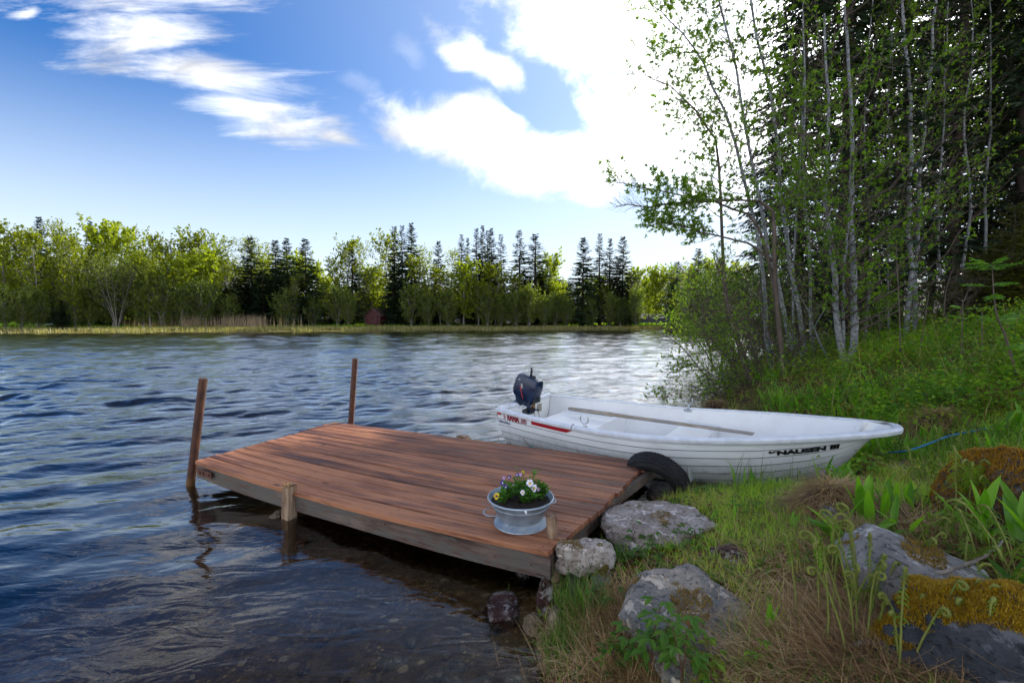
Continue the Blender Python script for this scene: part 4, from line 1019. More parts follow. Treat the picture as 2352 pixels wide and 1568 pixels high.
mb = MB(); rg = np.random.default_rng(2); n1, n2 = 14, 40; a = np.linspace(0, 2*pi, n2, endpoint=False); rr_ = np.linspace(.001, .171, n1)
G = np.stack([rr_[:, None]*np.cos(a), rr_[:, None]*np.sin(a), .163+rg.normal(0, .0045, (n1, n2))], -1); idx = np.arange(n1*n2).reshape(n1, n2)
mb.add(G, [np.stack([idx[:-1], np.roll(idx, -1, 1)[:-1], np.roll(idx, -1, 1)[1:], idx[1:]], -1).reshape(-1, 4)]); mb.build('soil', M['soil'], tub)
def loop_handle(side):
    a = radians_ = side; c = np.array([cos(a), sin(a), 0]); s = np.array([-sin(a), cos(a), 0])
    pts = [c*.163+s*.055+[0, 0, .125], c*.20+s*.05+[0, 0, .122], c*.225+s*.02+[0, 0, .12], c*.225-s*.02+[0, 0, .12], c*.20-s*.05+[0, 0, .122], c*.163-s*.055+[0, 0, .125]]
    mb = MB(); P = curve(pts, 20); mb.add(*tubes(P, np.full(20, .0042), 8, True)); mb.build('handle', M['zinc'], tub, smooth=True)
loop_handle(R(208)); loop_handle(R(28))
for sx in (.3,):
    mb = MB(); q = np.array([.02, -.192, .186]); mb.add([q+[-.008, 0, .006], q+[.010, 0, .004], q+[.006, -.012, -.016]], [np.array([[0, 1, 2]])]); mb.build('torn_label', M['whitepaint'], tub)
# pansies
def pansy(i, x, y, hgt, nleaf, flowers, label, wide=.05):
    r = np.random.default_rng(200+i); e = thing('pansy_plant', (tb[0]+x, tb[1]+y, tb[2]+.134), label, 'pansy', 'pansies growing in the zinc tub')
    st, lf = MB(), MB(); ns = max(5, nleaf//9)
    az = r.random(ns)*6.28; ln = hgt*r.uniform(.5, 1, ns); le = r.uniform(.1, .75, ns); tips = []
    for k in range(ns):
        h = np.array([cos(az[k]), sin(az[k]), 0]); P = np.array([[0, 0, 0], h*sin(le[k])*ln[k]*.5+[0, 0, cos(le[k])*ln[k]*.55], h*sin(le[k])*ln[k]+[0, 0, cos(le[k])*ln[k]]])
        P = curve(P, 6); st.add(*tubes(P, np.full(6, .0013), 4)); tips.append(P)
    T = np.array(tips); nleaf = int(nleaf*1.7); ii = r.integers(0, ns, nleaf); jj = r.integers(1, 6, nleaf); p = T[ii, jj]*np.array([1.25, 1.25, 1])+r.normal(0, .006, (nleaf, 3))
    d = r.normal(size=(nleaf, 3)); d[:, 2] = np.abs(d[:, 2])*.6+.1; lf.add(*leaves(p, d, r.normal(size=(nleaf, 3))*.5+[0, 0, 1], r.uniform(.018, .036, nleaf), r.uniform(.010, .019, nleaf), .2, 'ovate'))
    st.build('stem', M['stem_green'], e); lf.build('foliage', M['leaf_pansy'], e)
    for (fx, fy, fz, colr, sz) in flowers:
        sz *= .74
        c = np.array([fx, fy, fz]); fc = nrm(np.array([r.normal(0, .25)-.15, -1., .35+r.normal(0, .15)])); s = nrm(np.cross(fc, [0, 0, 1.])); u = np.cross(s, fc)
        fm = MB()
        for k, an in enumerate((90-32, 90+32, 180+8, -8, 270)):
            w = sz*(.62 if k < 4 else .8); d = s*cos(R(an))+u*sin(R(an)); cc = c+d*sz*.42+fc*(.0008*k)
            ring = [cc+(s*cos(q)+u*sin(q))*w*.5*(1+.06*r.normal())+fc*.002*sin(2*q) for q in np.linspace(0, 2*pi, 10, endpoint=False)]
            fm.add(np.array(ring), [np.arange(10)[None]])
        f = fm.build('flower', M['pet_'+colr], e)
        cm = MB(); ring = [c+(s*cos(q)+u*sin(q)*1.1)*sz*.26+fc*.006+u*-.1*sz for q in np.linspace(0, 2*pi, 8, endpoint=False)]; cm.add(np.array(ring), [np.arange(8)[None]]); cm.build('flower_centre', M['pet_yellow'] if colr in ('white', 'lilac') else M['pet_dark'] if colr == 'yellow' else M['pet_white'], f)
        sm = MB(); sm.add(*tubes(curve([(fx*.4, fy*.4, 0), (fx*.8, fy*.8, fz*.6), c-fc*.004], 6), np.full(6, .0012), 4)); sm.build('flower_stalk', M['stem_green'], f)
M['leaf_pansy'] = leafmat('pansy_leaf', [(.04, .13, .015), (.08, .21, .02), (.14, .30, .035)], .4, rough=.4, boost=1.4)
pansy(0, -.105, -.035, .085, 60, [(-.04, -.03, .055, 'yellow', .036)], 'bushy pansy with a yellow flower at the left rim of the tub')
pansy(1, -.07, .03, .11, 90, [(-.04, 0, .10, 'purple', .032), (-.02, -.02, .082, 'purple', .03), (-.035, .02, .125, 'lilac', .022), (0, .02, .13, 'purple', .024)], 'pansy with dark purple flowers at the back left of the tub')
pansy(2, .0, .05, .14, 110, [(.0, .0, .145, 'lilac', .022), (-.02, .01, .14, 'purple', .022)], 'tall pansy with small violet flowers in the middle of the tub')
pansy(3, .03, -.04, .09, 120, [(-.02, -.02, .075, 'white', .028)], 'low leafy pansy with one white flower near the front rim')
pansy(4, .075, .0, .12, 110, [(-.02, -.02, .118, 'white', .042), (.005, -.03, .092, 'white', .04), (.03, -.03, .083, 'lilac', .022)], 'pansy with large white flowers right of the middle')
pansy(5, .055, .07, .17, 60, [(-.04, 0, .155, 'yellow', .02)], 'tallest pansy shoot with a pale yellow bud', )
pansy(6, .12, .02, .10, 80, [(.0, 0, .09, 'white', .014), (.02, .01, .075, 'white', .014)], 'pansy with tiny white buds at the right rim of the tub')
# cord scraps
for (px, py, lab) in ((957, 991, 'frayed teal cord scrap lying near the far edge of the jetty'), (1219, 1026, 'small knot of teal cord on the jetty edge by the boat')):
    c = U(px, py, ZD+.008); rg = np.random.default_rng(int(px)); P = curve(np.array([c+np.array([rg.normal(0, .03), rg.normal(0, .012), abs(rg.normal(0, .01))]) for _ in range(7)]), 40)
    mb = MB(); mb.add(*tubes(P, np.full(40, .004), 6, True)); tag(mb.build('cord', M['rope_teal'], origin=c), lab, 'cord')
# ================================================================ rowing boat
M['shade_grime'] = flat('lap_shade_grime', (.07, .065, .055), .9, var=.4)  # dirt and the shade under the laps in one dark colour
boat = thing('rowing_boat', tuple(SB0+np.array([0, 0, 0])), 'white clinker plastic rowing boat with its bow on the bank', 'boat')
def sheer_z(t): return np.interp(t, SHT, SHZ)
_s = curve([(0, .45), (.2, .43), (.45, .425), (.65, .475), (.85, .55), (1, .615)], 60); SHT, SHZ = _s[:, 0], _s[:, 1]
UPV = np.array([0, 0, 1.])
def hull_pt(t, v, side, off=0.):
    """v 0 keel .. 1 sheer; returns world-axes offset from SB0 (local)"""
    b = half_b(t); kz = keel_z(t); sz = sheer_z(t)
    k = np.clip((t-.55)/.45, 0, 1)**1.3                       # 0 round, 1 vee bow
    th = v*pi/2
    yr = np.sin(th)**.85; zr = 1-np.cos(th)**1.15
    yv = v**.9; zv = v
    y = b*(yr*(1-k)+yv*k); z = kz+(sz-kz)*(zr*(1-k)+zv*k)
    flare = (1-k)*.0
    x = t*BLEN
    # stem rakes back below the sheer
    x = x-np.clip((t-.8)/.2, 0, 1)**1.5*.20*(1-v)
    x = x+.04*(1-t*8 if t < .125 else 0)*(v-1)*-1*.5
    yo = y+off*(.9+.1*v)
    return BAX*x+BN*side*yo+UPV*(z-off*.35*(1-v))
NT_ = 60; TS = np.linspace(0, 1, NT_)**.92
NS = 8; vb = np.concatenate([np.linspace(0, .55, 5), np.linspace(.55, 1, 5)[1:]]); vb = np.array([0, .18, .33, .45, .565, .67, .77, .86, 1.])
hb = MB()
for side in (1, -1):
    for k in range(NS):
        v0, v1 = vb[k], vb[k+1]; vs = np.linspace(v0, v1, 4)
        off = np.array([.013, .009, .005, 0.])*(1 if k else 0)
        G = np.array([[hull_pt(t, v, side, o*min(1, (1.02-t)*9)) for v, o in zip(vs, off)] for t in TS])
        idx = np.arange(NT_*4).reshape(NT_, 4); q = np.stack([idx[:-1, :-1], idx[:-1, 1:], idx[1:, 1:], idx[1:, :-1]], -1).reshape(-1, 4)
        hb.add(G, [q if side < 0 else q[:, ::-1]])
        if k < NS-1:      # dirt and soft shadow painted as one dark line under each lap
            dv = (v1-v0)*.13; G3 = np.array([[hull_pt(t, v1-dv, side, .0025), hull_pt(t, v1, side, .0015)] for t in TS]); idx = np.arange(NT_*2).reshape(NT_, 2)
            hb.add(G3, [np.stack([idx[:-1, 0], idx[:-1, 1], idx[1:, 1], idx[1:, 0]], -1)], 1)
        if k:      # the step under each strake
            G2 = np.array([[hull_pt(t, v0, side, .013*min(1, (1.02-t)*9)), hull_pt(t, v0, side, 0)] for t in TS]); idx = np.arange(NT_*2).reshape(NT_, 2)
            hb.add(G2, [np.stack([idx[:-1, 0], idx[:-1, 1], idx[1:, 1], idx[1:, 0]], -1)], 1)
# transom with a cut-out for the motor
def transom_top(y): return np.interp(abs(y), [0, .17, .24, .575], [.385, .385, .44, .45])
def section(t, off, n=30):
    return [hull_pt(t, v, s, off) for s, vv in ((-1, np.linspace(1, 0, n)), (1, np.linspace(0, 1, n)[1:])) for v in vv]
def transom(xo, mb, shrink):
    n = 29; ys = np.linspace(-1, 1, n); rows = []
    b = half_b(0)-shrink
    for q in ys:
        y = q*b; vv = (np.abs(q)**(1/.85)); th = math.asin(min(1, vv)); zb = keel_z(0)+shrink+(sheer_z(0)-keel_z(0)-shrink)*(1-cos(th)**1.15)
        rows.append([BAX*xo+BN*y+UPV*min(zb, transom_top(y)-.001), BAX*xo+BN*y+UPV*transom_top(y)])
    V = np.array(rows); idx = np.arange(n*2).reshape(n, 2); mb.add(V, [np.stack([idx[:-1, 0], idx[:-1, 1], idx[1:, 1], idx[1:, 0]], -1)]); return V
hull = hb.build('hull', [M['gel'], M['shade_grime']], boat, smooth=True, autosmooth=28)
tm = MB(); A = transom(.0, tm, 0); B = transom(.055, tm, .015)
n = len(A); top = np.concatenate([A[:, 1], B[:, 1]]); tm.add(top, [np.array([[i, i+1, n+i+1, n+i] for i in range(n-1)])]); tm.build('transom', M['liner'], boat)
# liner: smooth inner skin and sole
lb = MB(); TI = np.linspace(.016, .993, 46)
def inner_pt(t, v, side):
    p = hull_pt(t, v, side, -.035 if v < .97 else -.03); f = UPV[2]; sole = max(.02, keel_z(t)+.10, float(np.interp(t, [.78, .90, 1], [.02, .30, .53])))
    if p[2] < sole: p = p.copy(); p[2] = sole
    return p
for side in (1, -1):
    vs = np.linspace(0, 1, 18); G = np.array([[inner_pt(t, v, side) for v in vs] for t in TI]); idx = np.arange(len(TI)*18).reshape(len(TI), 18)
    q = np.stack([idx[:-1, :-1], idx[:-1, 1:], idx[1:, 1:], idx[1:, :-1]], -1).reshape(-1, 4); lb.add(G, [q])
lb.build('liner', M['liner'], boat, smooth=True, autosmooth=50)
# gunwale rail: a rounded band around the whole rim
def rim_path(ts): return [hull_pt(t, 1, 1, .0) for t in ts]
ts = np.linspace(0, 1, 70)**.9
near = [hull_pt(t, 1, 1) for t in ts]; farr = [hull_pt(t, 1, -1) for t in ts[::-1]]
tipc = BAX*(BLEN+.012)+UPV*sheer_z(1)
path = np.array(near+[tipc+BN*.012, tipc-BN*.012]+farr); 
tan = nrm(np.gradient(path, axis=0)*np.array([1, 1, 0])); outw = np.stack([tan[:, 1], -tan[:, 0], 0*tan[:, 0]], -1)
outw = np.where((np.sum(outw*BN, -1) > 0)[:, None] == (np.arange(len(path)) < 71)[:, None], outw, -outw)
prof = [(-.034, .004), (-.030, .012), (-.005, .016), (.022, .012), (.034, .0), (.034, -.022), (.028, -.032), (.012, -.034), (.010, -.02), (-.03, -.006)]
G = np.array([[p+o*a+UPV*b for a, b in prof] for p, o in zip(path, outw)]); m_, k_ = G.shape[:2]; idx = np.arange(m_*k_).reshape(m_, k_)
gm = MB(); gm.add(G, [np.stack([idx[:-1], np.roll(idx, -1, 1)[:-1], np.roll(idx, -1, 1)[1:], idx[1:]], -1).reshape(-1, 4), idx[:1], idx[-1:, ::-1]])
# stern rim either side of the motor cut-out
for s in (1, -1):
    y0, y1 = s*.20, s*.57
    for (ya, yb) in ((y0, y1),):
        P = np.array([BAX*.027+BN*y+UPV*(transom_top(y)+.004) for y in np.linspace(ya, yb, 8)]); gm.add(*tubes(P, np.full(8, .036), 10, True))
gm.build('gunwale', M['gunwale'], boat, smooth=True, autosmooth=40)
# benches
def bench(name, t0, t1, ztop, zbot, w=.05, m='liner', bev=.03, narrow=1.):
    mb = MB(); rows = []
    for t in np.linspace(t0, t1, 6):
        vv = .8; b = None
        for v in np.linspace(.2, 1, 80):
            p = inner_pt(t, v, 1)
            if p[2] >= ztop: b = float(p@BN); break
        b = (b or half_b(t)-.05)+.004; b *= narrow
        rows.append([BAX*t*BLEN+BN*b+UPV*ztop, BAX*t*BLEN-BN*b+UPV*ztop])
    V = np.array(rows); lo = V-UPV*(ztop-zbot); n = len(V); idx = np.arange(n*2).reshape(n, 2)
    al = np.concatenate([V.reshape(-1, 3), lo.reshape(-1, 3)]); j = idx+n*2
    mb.add(al, [np.stack([idx[:-1, 0], idx[:-1, 1], idx[1:, 1], idx[1:, 0]], -1), np.array([[idx[0, 0], idx[0, 1], j[0, 1], j[0, 0]], [idx[-1, 0], idx[-1, 1], j[-1, 1], j[-1, 0]]])])
    return mb.build(name, M[m], boat)
bench('stern_bench', .10, .30, .30, .03)
bench('middle_bench', .50, .60, .30, .03)
# side pedestal of the stern bench
# rowlocks
def rowlock(t, side):
    e = hull_pt(t, 1, side)-BN*side*.0
    c = e+UPV*.016; mb = MB(); 
    U_ = [c+BAX*-.035+UPV*.11, c+BAX*-.042+UPV*.085, c+BAX*-.034+UPV*.05, c+UPV*.032, c+BAX*.034+UPV*.05, c+BAX*.042+UPV*.085, c+BAX*.035+UPV*.11]
    mb.add(*tubes(curve(U_, 24), np.full(24, .0065), 8, True)); mb.add(*tubes(np.array([c-UPV*.03, c+UPV*.036]), np.full(2, .009), 8, True))
    o = mb.build('rowlock', M['alu'], boat, smooth=True)
    pl = MB(); pl.box(c-BN*side*.040-UPV*.028, (.09, .008, .035), ax=[list(BAX), list(BN), [0, 0, 1]]); pl.box(c-BN*side*.028-UPV*.012, (.03, .03, .045), ax=[list(BAX), list(BN), [0, 0, 1]])
    p = pl.build('rowlock_plate', M['alu'], o)
rowlock(.335, 1); rowlock(.50, -1)
# lettering and tapes wrapped on the near side
def t_at(px, py, v):
    best = None
    for t in np.linspace(0, 1, 500):
        q = proj(SB0+hull_pt(t, v, 1)); e = abs(q[0]-px)
        if best is None or e < best[0]: best = (e, t)
    return best[1]
def side_map(P2, t0, v0, slope=0.):
    """P2: local metres along hull (x), up (y) -> surface point"""
    out = []
    for x, y in P2:
        t = t0+x/BLEN; hgt = sheer_z(t)-keel_z(t)
        # walk up the section by arclength (about height near the sheer)
        v = v0; st = .004
        p = hull_pt(t, v, 1); dv = .01 if y > 0 else -.01; acc = 0
        while acc < abs(y) and 0 < v < 1.05:
            q = hull_pt(t, v+dv, 1); acc += np.linalg.norm(q-p); p = q; v += dv
            if acc > abs(y): v -= dv*(acc-abs(y))/np.linalg.norm(hull_pt(t, v, 1)-hull_pt(t, v-dv, 1))
        out.append(hull_pt(t, v, 1, .017))
    return np.array(out)
def hull_text(body, size, px0, px1, v0, m, name, bold=0., clip=None):
    import bmesh as bmm
    me = text_mesh(body, size, name, m, bold); bm = bmm.new(); bm.from_mesh(me)
    for x0, x1, yc in clip or ():
        fs = [f for f in bm.faces if x0 <= f.calc_center_median().x <= x1]
        g = list({v for f in fs for v in f.verts})+list({e for f in fs for e in f.edges})+fs
        bmm.ops.bisect_plane(bm, geom=g, plane_co=(0, yc, 0), plane_no=(0, -1, 0), clear_outer=True)
    bm.to_mesh(me); bm.free()
    t0, t1 = t_at(px0, 0, v0), t_at(px1, 0, v0); co = np.array([v.co[:2] for v in me.vertices]); xs = (t1-t0)*BLEN/co[:, 0].max()
    P = side_map(np.stack([co[:, 0]*xs, co[:, 1]], -1), t0, v0)
    for v, p in zip(me.vertices, P): v.co = p
    o = bpy.data.objects.new(name, me); COL.objects.link(o); o.parent = boat; o['label'] = 'lettering reading '+body.replace('St andve en', 'Strandveien'); return o
def hull_poly(pts, t0, v0, m, name, sub=10):
    P2 = []; n = sub
    top0, top1, bot1, bot0 = [np.array(p, float) for p in pts]
    for k in range(n+1):
        f = k/n; P2 += [top0*(1-f)+top1*f, bot0*(1-f)+bot1*f]
    V = side_map(P2, t0, v0); idx = np.arange(2*(n+1)).reshape(-1, 2); mb = MB(); mb.add(V, [np.stack([idx[:-1, 0], idx[1:, 0], idx[1:, 1], idx[:-1, 1]], -1)]); return mb.build(name, m, boat)
M['darkred_b'] = M['darkred']
def stripe(px0, px1, v0, hgt, cut, nm='stripe'):
    t0, t1 = t_at(px0, 0, v0), t_at(px1, 0, v0); L = (t1-t0)*BLEN; hull_poly([(0, 0), (L, 0), (L*(1-cut), -hgt), (0, -hgt)], t0, v0, M['red'], nm)
stripe(1130, 1152, .955, .034, 0); stripe(1221, 1317, .945, .040, .14)
hull_text('RANA', .105, 1167, 1194.5, .868, M['darkred'], 'lettering', bold=.006)
hull_text('380', .098, 1197, 1211, .868, M['darkred'], 'lettering', bold=.001)
hull_text('St andve en Auto a.s', .062, 1136, 1174, .80, M['navy'], 'lettering', bold=.0015)
te = t_at(1158.5, 0, .87)
for k in range(6):
    hull_poly([(.012-.002*k, .015*k+.010), (.040-.004*k, .015*k+.012), (.042-.004*k, .015*k+.003), (.0+k*.0015, .015*k)], te, .868, M['darkred'], 'emblem_bar', 2)
hull_text('KNAUSEN III', .060, 1767, 1927, .79, M['black'], 'lettering', bold=.004, clip=[(-.01, .042, .021)])
# stern stickers and plate
def inner_plate(name, y, x, z, w, h, m, par=boat):
    mb = MB(); c = BAX*x+BN*y+UPV*z; mb.box(c, (.004, w, h), ax=[list(BAX), list(BN), [0, 0, 1]]); return mb.build(name, m, par)
M['sticker_blue'] = flat('blue_sticker', (.05, .16, .26), .4, var=.3, sc=40); M['plate_tan'] = flat('worn_data_plate', (.33, .30, .22), .5, var=.5, sc=40)
s = inner_plate('sticker', .40, .060, .36, .12, .07, M['sticker_blue'])
import mathutils
o = bpy.data.objects.new('sticker_lettering', text_mesh('RANA', .042, 'sticker_lettering', M['whitepaint'], .001)); COL.objects.link(o); o.parent = s
o.matrix_local = mathutils.Matrix(((-BN[0], 0, BAX[0], 0), (-BN[1], 0, BAX[1], 0), (0, 1, 0, 0), (0, 0, 0, 1)))
o.location = BAX*.064+BN*.452+UPV*.345
inner_plate('data_plate', -.27, .061, .335, .10, .10, M['plate_tan']); inner_plate('clamp_plate', .0, .062, .33, .28, .09, M['steel_dark'])
# chains on the transom and bench
for y, l in ((-.06, .16), (-.16, .15)):
    mb = MB(); 
    for k in range(int(l/.02)):
        c = BAX*(.09+k*.006)+BN*y+UPV*(.36-k*.021); a = np.linspace(0, 2*pi, 9); d1 = UPV; d2 = BN if k % 2 else BAX
        P = np.array([c+d1*.014*cos(q)+d2*.007*sin(q) for q in a]); mb.add(*tubes(P, np.full(9, .0028), 5))
    mb.build('chain', M['rust_bolt'], boat)
mb = MB(); mb.box(BAX*.10+BN*-.06+UPV*.39, (.022, .045, .04), ax=[list(BAX), list(BN), [0, 0, 1]]); q = BAX*.10+BN*-.06+UPV*.41
mb.add(*tubes(np.array([q+BN*.014*cos(a)+UPV*(.024*sin(a)) for a in np.linspace(0, pi, 9)]), np.full(9, .004), 6)); mb.build('padlock', M['brass'], boat)
# thin hanging cords over the gunwale
mb = MB(); c = hull_pt(.30, 1, 1); mb.add(*tubes(curve([c-BN*.05-UPV*.03, c-BN*.01+UPV*.022, c+BN*.04+UPV*.008, c+BN*.045-UPV*.03], 12), np.full(12, .003), 5)); mb.build('cord_tie', M['rust_bolt'], boat)

# ---------------------------------------------------------------- outboard motor (tilted up)
MO = SB0+BAX*.0+BN*-.05+UPV*.40
mot = thing('outboard_motor', tuple(MO), 'dark blue outboard motor tilted up on the boat stern', 'outboard motor')
mot.scale = (.92,)*3
tilt = R(20)
mx_ = BAX*cos(tilt)+UPV*-sin(tilt)*1.0; mx_ = nrm(BAX*cos(tilt)-UPV*sin(tilt)*1.); mz = nrm(UPV*cos(tilt)+BAX*sin(tilt)); my = BN
def ml(x, y, z): return mx_*x+my*y+mz*z
def loft(secs, name, m, par, n=24, p=3.2, smooth=True):
    mb = MB(); rows = []
    for (x0, x1, hw, z, sk) in secs:
        ring = []
        for a in np.linspace(0, 2*pi, n, endpoint=False):
            c_, s_ = cos(a), sin(a); r_ = (abs(c_)**p+abs(s_)**p)**(-1/p); ring.append(ml((x0+x1)/2+(x1-x0)/2*c_*r_, hw*s_*r_, z+sk*c_*r_))
        rows.append(ring)
    V = np.array(rows); idx = np.arange(len(secs)*n).reshape(-1, n)
    mb.add(V, [np.stack([idx[:-1], np.roll(idx, -1, 1)[:-1], np.roll(idx, -1, 1)[1:], idx[1:]], -1).reshape(-1, 4), idx[:1, ::-1], idx[-1:]]); return mb.build(name, m, par, smooth=smooth, autosmooth=38)
# cowl faces: narrow towards the stern side, wide at the front
cowl = loft([(-.20, .06, .075, .07, .0), (-.23, .11, .095, .10, .0), (-.25, .13, .108, .17, .0), (-.25, .125, .112, .30, .0), (-.235, .105, .108, .37, .0), (-.215, .09, .098, .395, .0), (-.16, .05, .07, .41, .0)], 'cowl', M['motor'], mot, p=8)
loft([(-.16, .05, .07, .0, .0), (-.19, .07, .082, .04, 0), (-.19, .08, .085, .072, 0)], 'lower_cowl', M['motor'], mot, p=4)
# drive leg raised behind the transom
lg = MB(); lg.add(*tubes(np.array([ml(-.08, 0, .04), ml(-.16, 0, -.06), ml(-.24, 0, -.17), ml(-.34, 0, -.33)]), np.array([.06, .052, .045, .05]), 12, True)); lg.build('drive_leg', M['motor'], mot, smooth=True)
pr = MB()
for k in range(3):
    a = k*2.1; c = ml(-.41, 0, -.35); d = my*cos(a)+mz*sin(a); pr.add(np.array([c, c+d*.05+mx_*.02, c+d*.09, c+d*.05-mx_*.02]), [np.array([[0, 1, 2, 3]])])
pr.build('propeller', M['steel_dark'], mot)
br = MB(); 
for s in (-1, 1):
    br.box(MO*0+BAX*.075+BN*s*.07+UPV*-.02, (.03, .03, .16), ax=[list(BAX), list(BN), [0, 0, 1]]); br.add(*tubes(np.array([BAX*.085+BN*s*.07-UPV*.07, BAX*.14+BN*s*.07-UPV*.07]), np.full(2, .01), 8, True)); 
    br.box(BAX*.14+BN*s*.07-UPV*.07, (.012, .05, .014), ax=[list(BAX), list(BN), [0, 0, 1]]); br.box(BAX*.02+BN*s*.07+UPV*.03, (.13, .022, .05), ax=[list(BAX), list(BN), [0, 0, 1]])
br.build('clamp_bracket', M['motor'], mot)
tl = MB(); tl.add(*tubes(np.array([ml(-.07, .0, .40), ml(-.085, .0, .47), ml(-.105, 0, .52)]), np.array([.018, .016, .014]), 10, True)); tl.build('tiller_grip', M['blackplastic'], mot, smooth=True)
fc = MB(); a_, b_ = ml(-.02, .02, .405), ml(-.02, .02, .445); fc.add(*tubes(np.array([a_, b_]), np.array([.032, .03]), 14, True)); fc.build('fuel_cap', M['blackplastic'], mot)
pn = MB(); pn.box(ml(.13, .0, .13), (.02, .15, .07), ax=[list(mx_), list(my), list(mz)]); pn.build('control_panel', M['blackplastic'], mot)
kn = MB(); kn.add(*tubes(np.array([ml(.14, -.03, .13), ml(.165, -.03, .13)]), np.full(2, .014), 10, True)); kn.box(ml(.15, .03, .12), (.03, .06, .02), ax=[list(mx_), list(my), list(mz)]); kn.build('starter_handle', M['steel_dark'], mot)
# worn letters and red line on the near side
def side_text(body, size, x, z, m, name, ang):
    o = bpy.data.objects.new(name, text_mesh(body, size, name, m, .001)); COL.objects.link(o); o.parent = mot
    ex = mx_*cos(ang)+mz*sin(ang); ey = -mx_*sin(ang)+mz*cos(ang)
    p = ml(x, .1145, z); o.matrix_local = mathutils.Matrix(((ex[0], ey[0], my[0], p[0]), (ex[1], ey[1], my[1], p[1]), (ex[2], ey[2], my[2], p[2]), (0, 0, 0, 1))); return o
side_text('F', .035, -.185, .33, M['whitepaint'], 'lettering', R(-60)); side_text('HU', .045, -.13, .28, M['whitepaint'], 'lettering', R(-60))
rl = MB(); rl.add([ml(-.13, .1142, .24), ml(-.118, .1142, .245), ml(-.02, .1142, .10), ml(-.03, .1142, .095)], [np.array([[0, 1, 2, 3]])]); rl.build('red_line', M['red'], mot)

# ---------------------------------------------------------------- oar inside the boat
a = UD(1304, 937, (SB0+hull_pt(.17, .9, -1))[1]-.12); 
A = SB0+BAX*(.24*BLEN)-BN*.44+UPV*.335; B = SB0+BAX*(.735*BLEN)+BN*.18+UPV*.375
def fit(px, py, z): return U(px, py, z)
A = U(1306, 938, .375); B = U(1700, 992, .385)
oar = thing('oar', tuple(A), 'long weathered wooden oar lying across the benches of the white boat', 'oar')
d = B-A; M['oar_wood'] = wood('weathered_oar', math.atan2(d[1], d[0]), ((.14, .10, .07), (.28, .22, .16), (.40, .34, .27)), 2., grey=(.33, .31, .28))
mb = MB(); P = np.array([A+d*k for k in (0, .02, .30, .31, .8)]); mb.add(*tubes(P-A, np.array([.017, .024, .027, .022, .018]), 12, True)); mb.build('shaft', M['oar_wood'], oar, smooth=True)
dn = nrm(d); sd = np.array([-dn[1], dn[0], 0]); mb = MB()
rows = [[A+d*k-A+sd*w+UPV*h, A+d*k-A-sd*w+UPV*h, A+d*k-A-sd*w-UPV*h, A+d*k-A+sd*w-UPV*h] for k, w, h in ((.70, .012, .010), (.80, .04, .009), (.92, .05, .008), (1.06, .05, .006))]
idx = np.arange(16).reshape(4, 4); mb.add(np.array(rows), [np.stack([idx[:-1], np.roll(idx, -1, 1)[:-1], np.roll(idx, -1, 1)[1:], idx[1:]], -1).reshape(-1, 4), idx[:1], idx[-1:]]); mb.build('blade', M['oar_wood'], oar)

# ---------------------------------------------------------------- tyre fender
TC = UD(1505, 1108, 3.80)
ty = thing('tyre', tuple(TC), 'worn black car tyre wedged between the jetty corner and the white boat', 'tyre')
tax = nrm(np.array([-.52, -.70, -.40])); e1 = nrm(np.cross(tax, [0, 0, 1.])); e2 = np.cross(e1, tax)
RT, WT = .268, .165; prof = [(-.42, .66), (-.5, .74), (-.50, .86), (-.44, .965), (-.36, .995), (-.15, 1.0), (.15, 1.0), (.36, .995), (.44, .965), (.5, .86), (.5, .74), (.42, .66), (.36, .67), (.42, .80), (.36, .93), (0, .95), (-.36, .93), (-.42, .80), (-.36, .67)]
tm = MB(); n = 96; rows = []
for k in range(n):
    a = k/n*2*pi; rd = e1*cos(a)+e2*sin(a); rows.append([tax*w*WT*-1+rd*r_*RT for w, r_ in prof])
V = np.array(rows); K = len(prof); idx = np.arange(n*K).reshape(n, K); nx = np.roll(idx, -1, 0)
tm.add(V, [np.stack([idx, np.roll(idx, -1, 1), np.roll(nx, -1, 1), nx], -1).reshape(-1, 4)]); tm.build('carcass', M['rubber'], ty, smooth=True, autosmooth=50)
# zigzag tread ribs
td = MB()
for row in range(5):
    w0 = -.34+row*.17; m = 150; 
    ang = np.linspace(0, 2*pi, m, endpoint=False); 
    for hh in (1,):
        zg = .035*np.where(np.arange(m) % 2, 1, -1)
        def ringp(off, rad): return np.array([tax*(-(w0+off+zg[k]))*WT+(e1*cos(ang[k])+e2*sin(ang[k]))*RT*rad for k in range(m)])
        a0, a1, a2, a3 = ringp(-.055, 1.0), ringp(-.05, 1.028), ringp(.05, 1.028), ringp(.055, 1.0)
        V = np.stack([a0, a1, a2, a3], 1); idx = np.arange(m*4).reshape(m, 4); nx = np.roll(idx, -1, 0)
        td.add(V, [np.stack([idx[:, :-1], idx[:, 1:], nx[:, 1:], nx[:, :-1]], -1).reshape(-1, 4)])
td.build('tread', M['rubber'], ty)

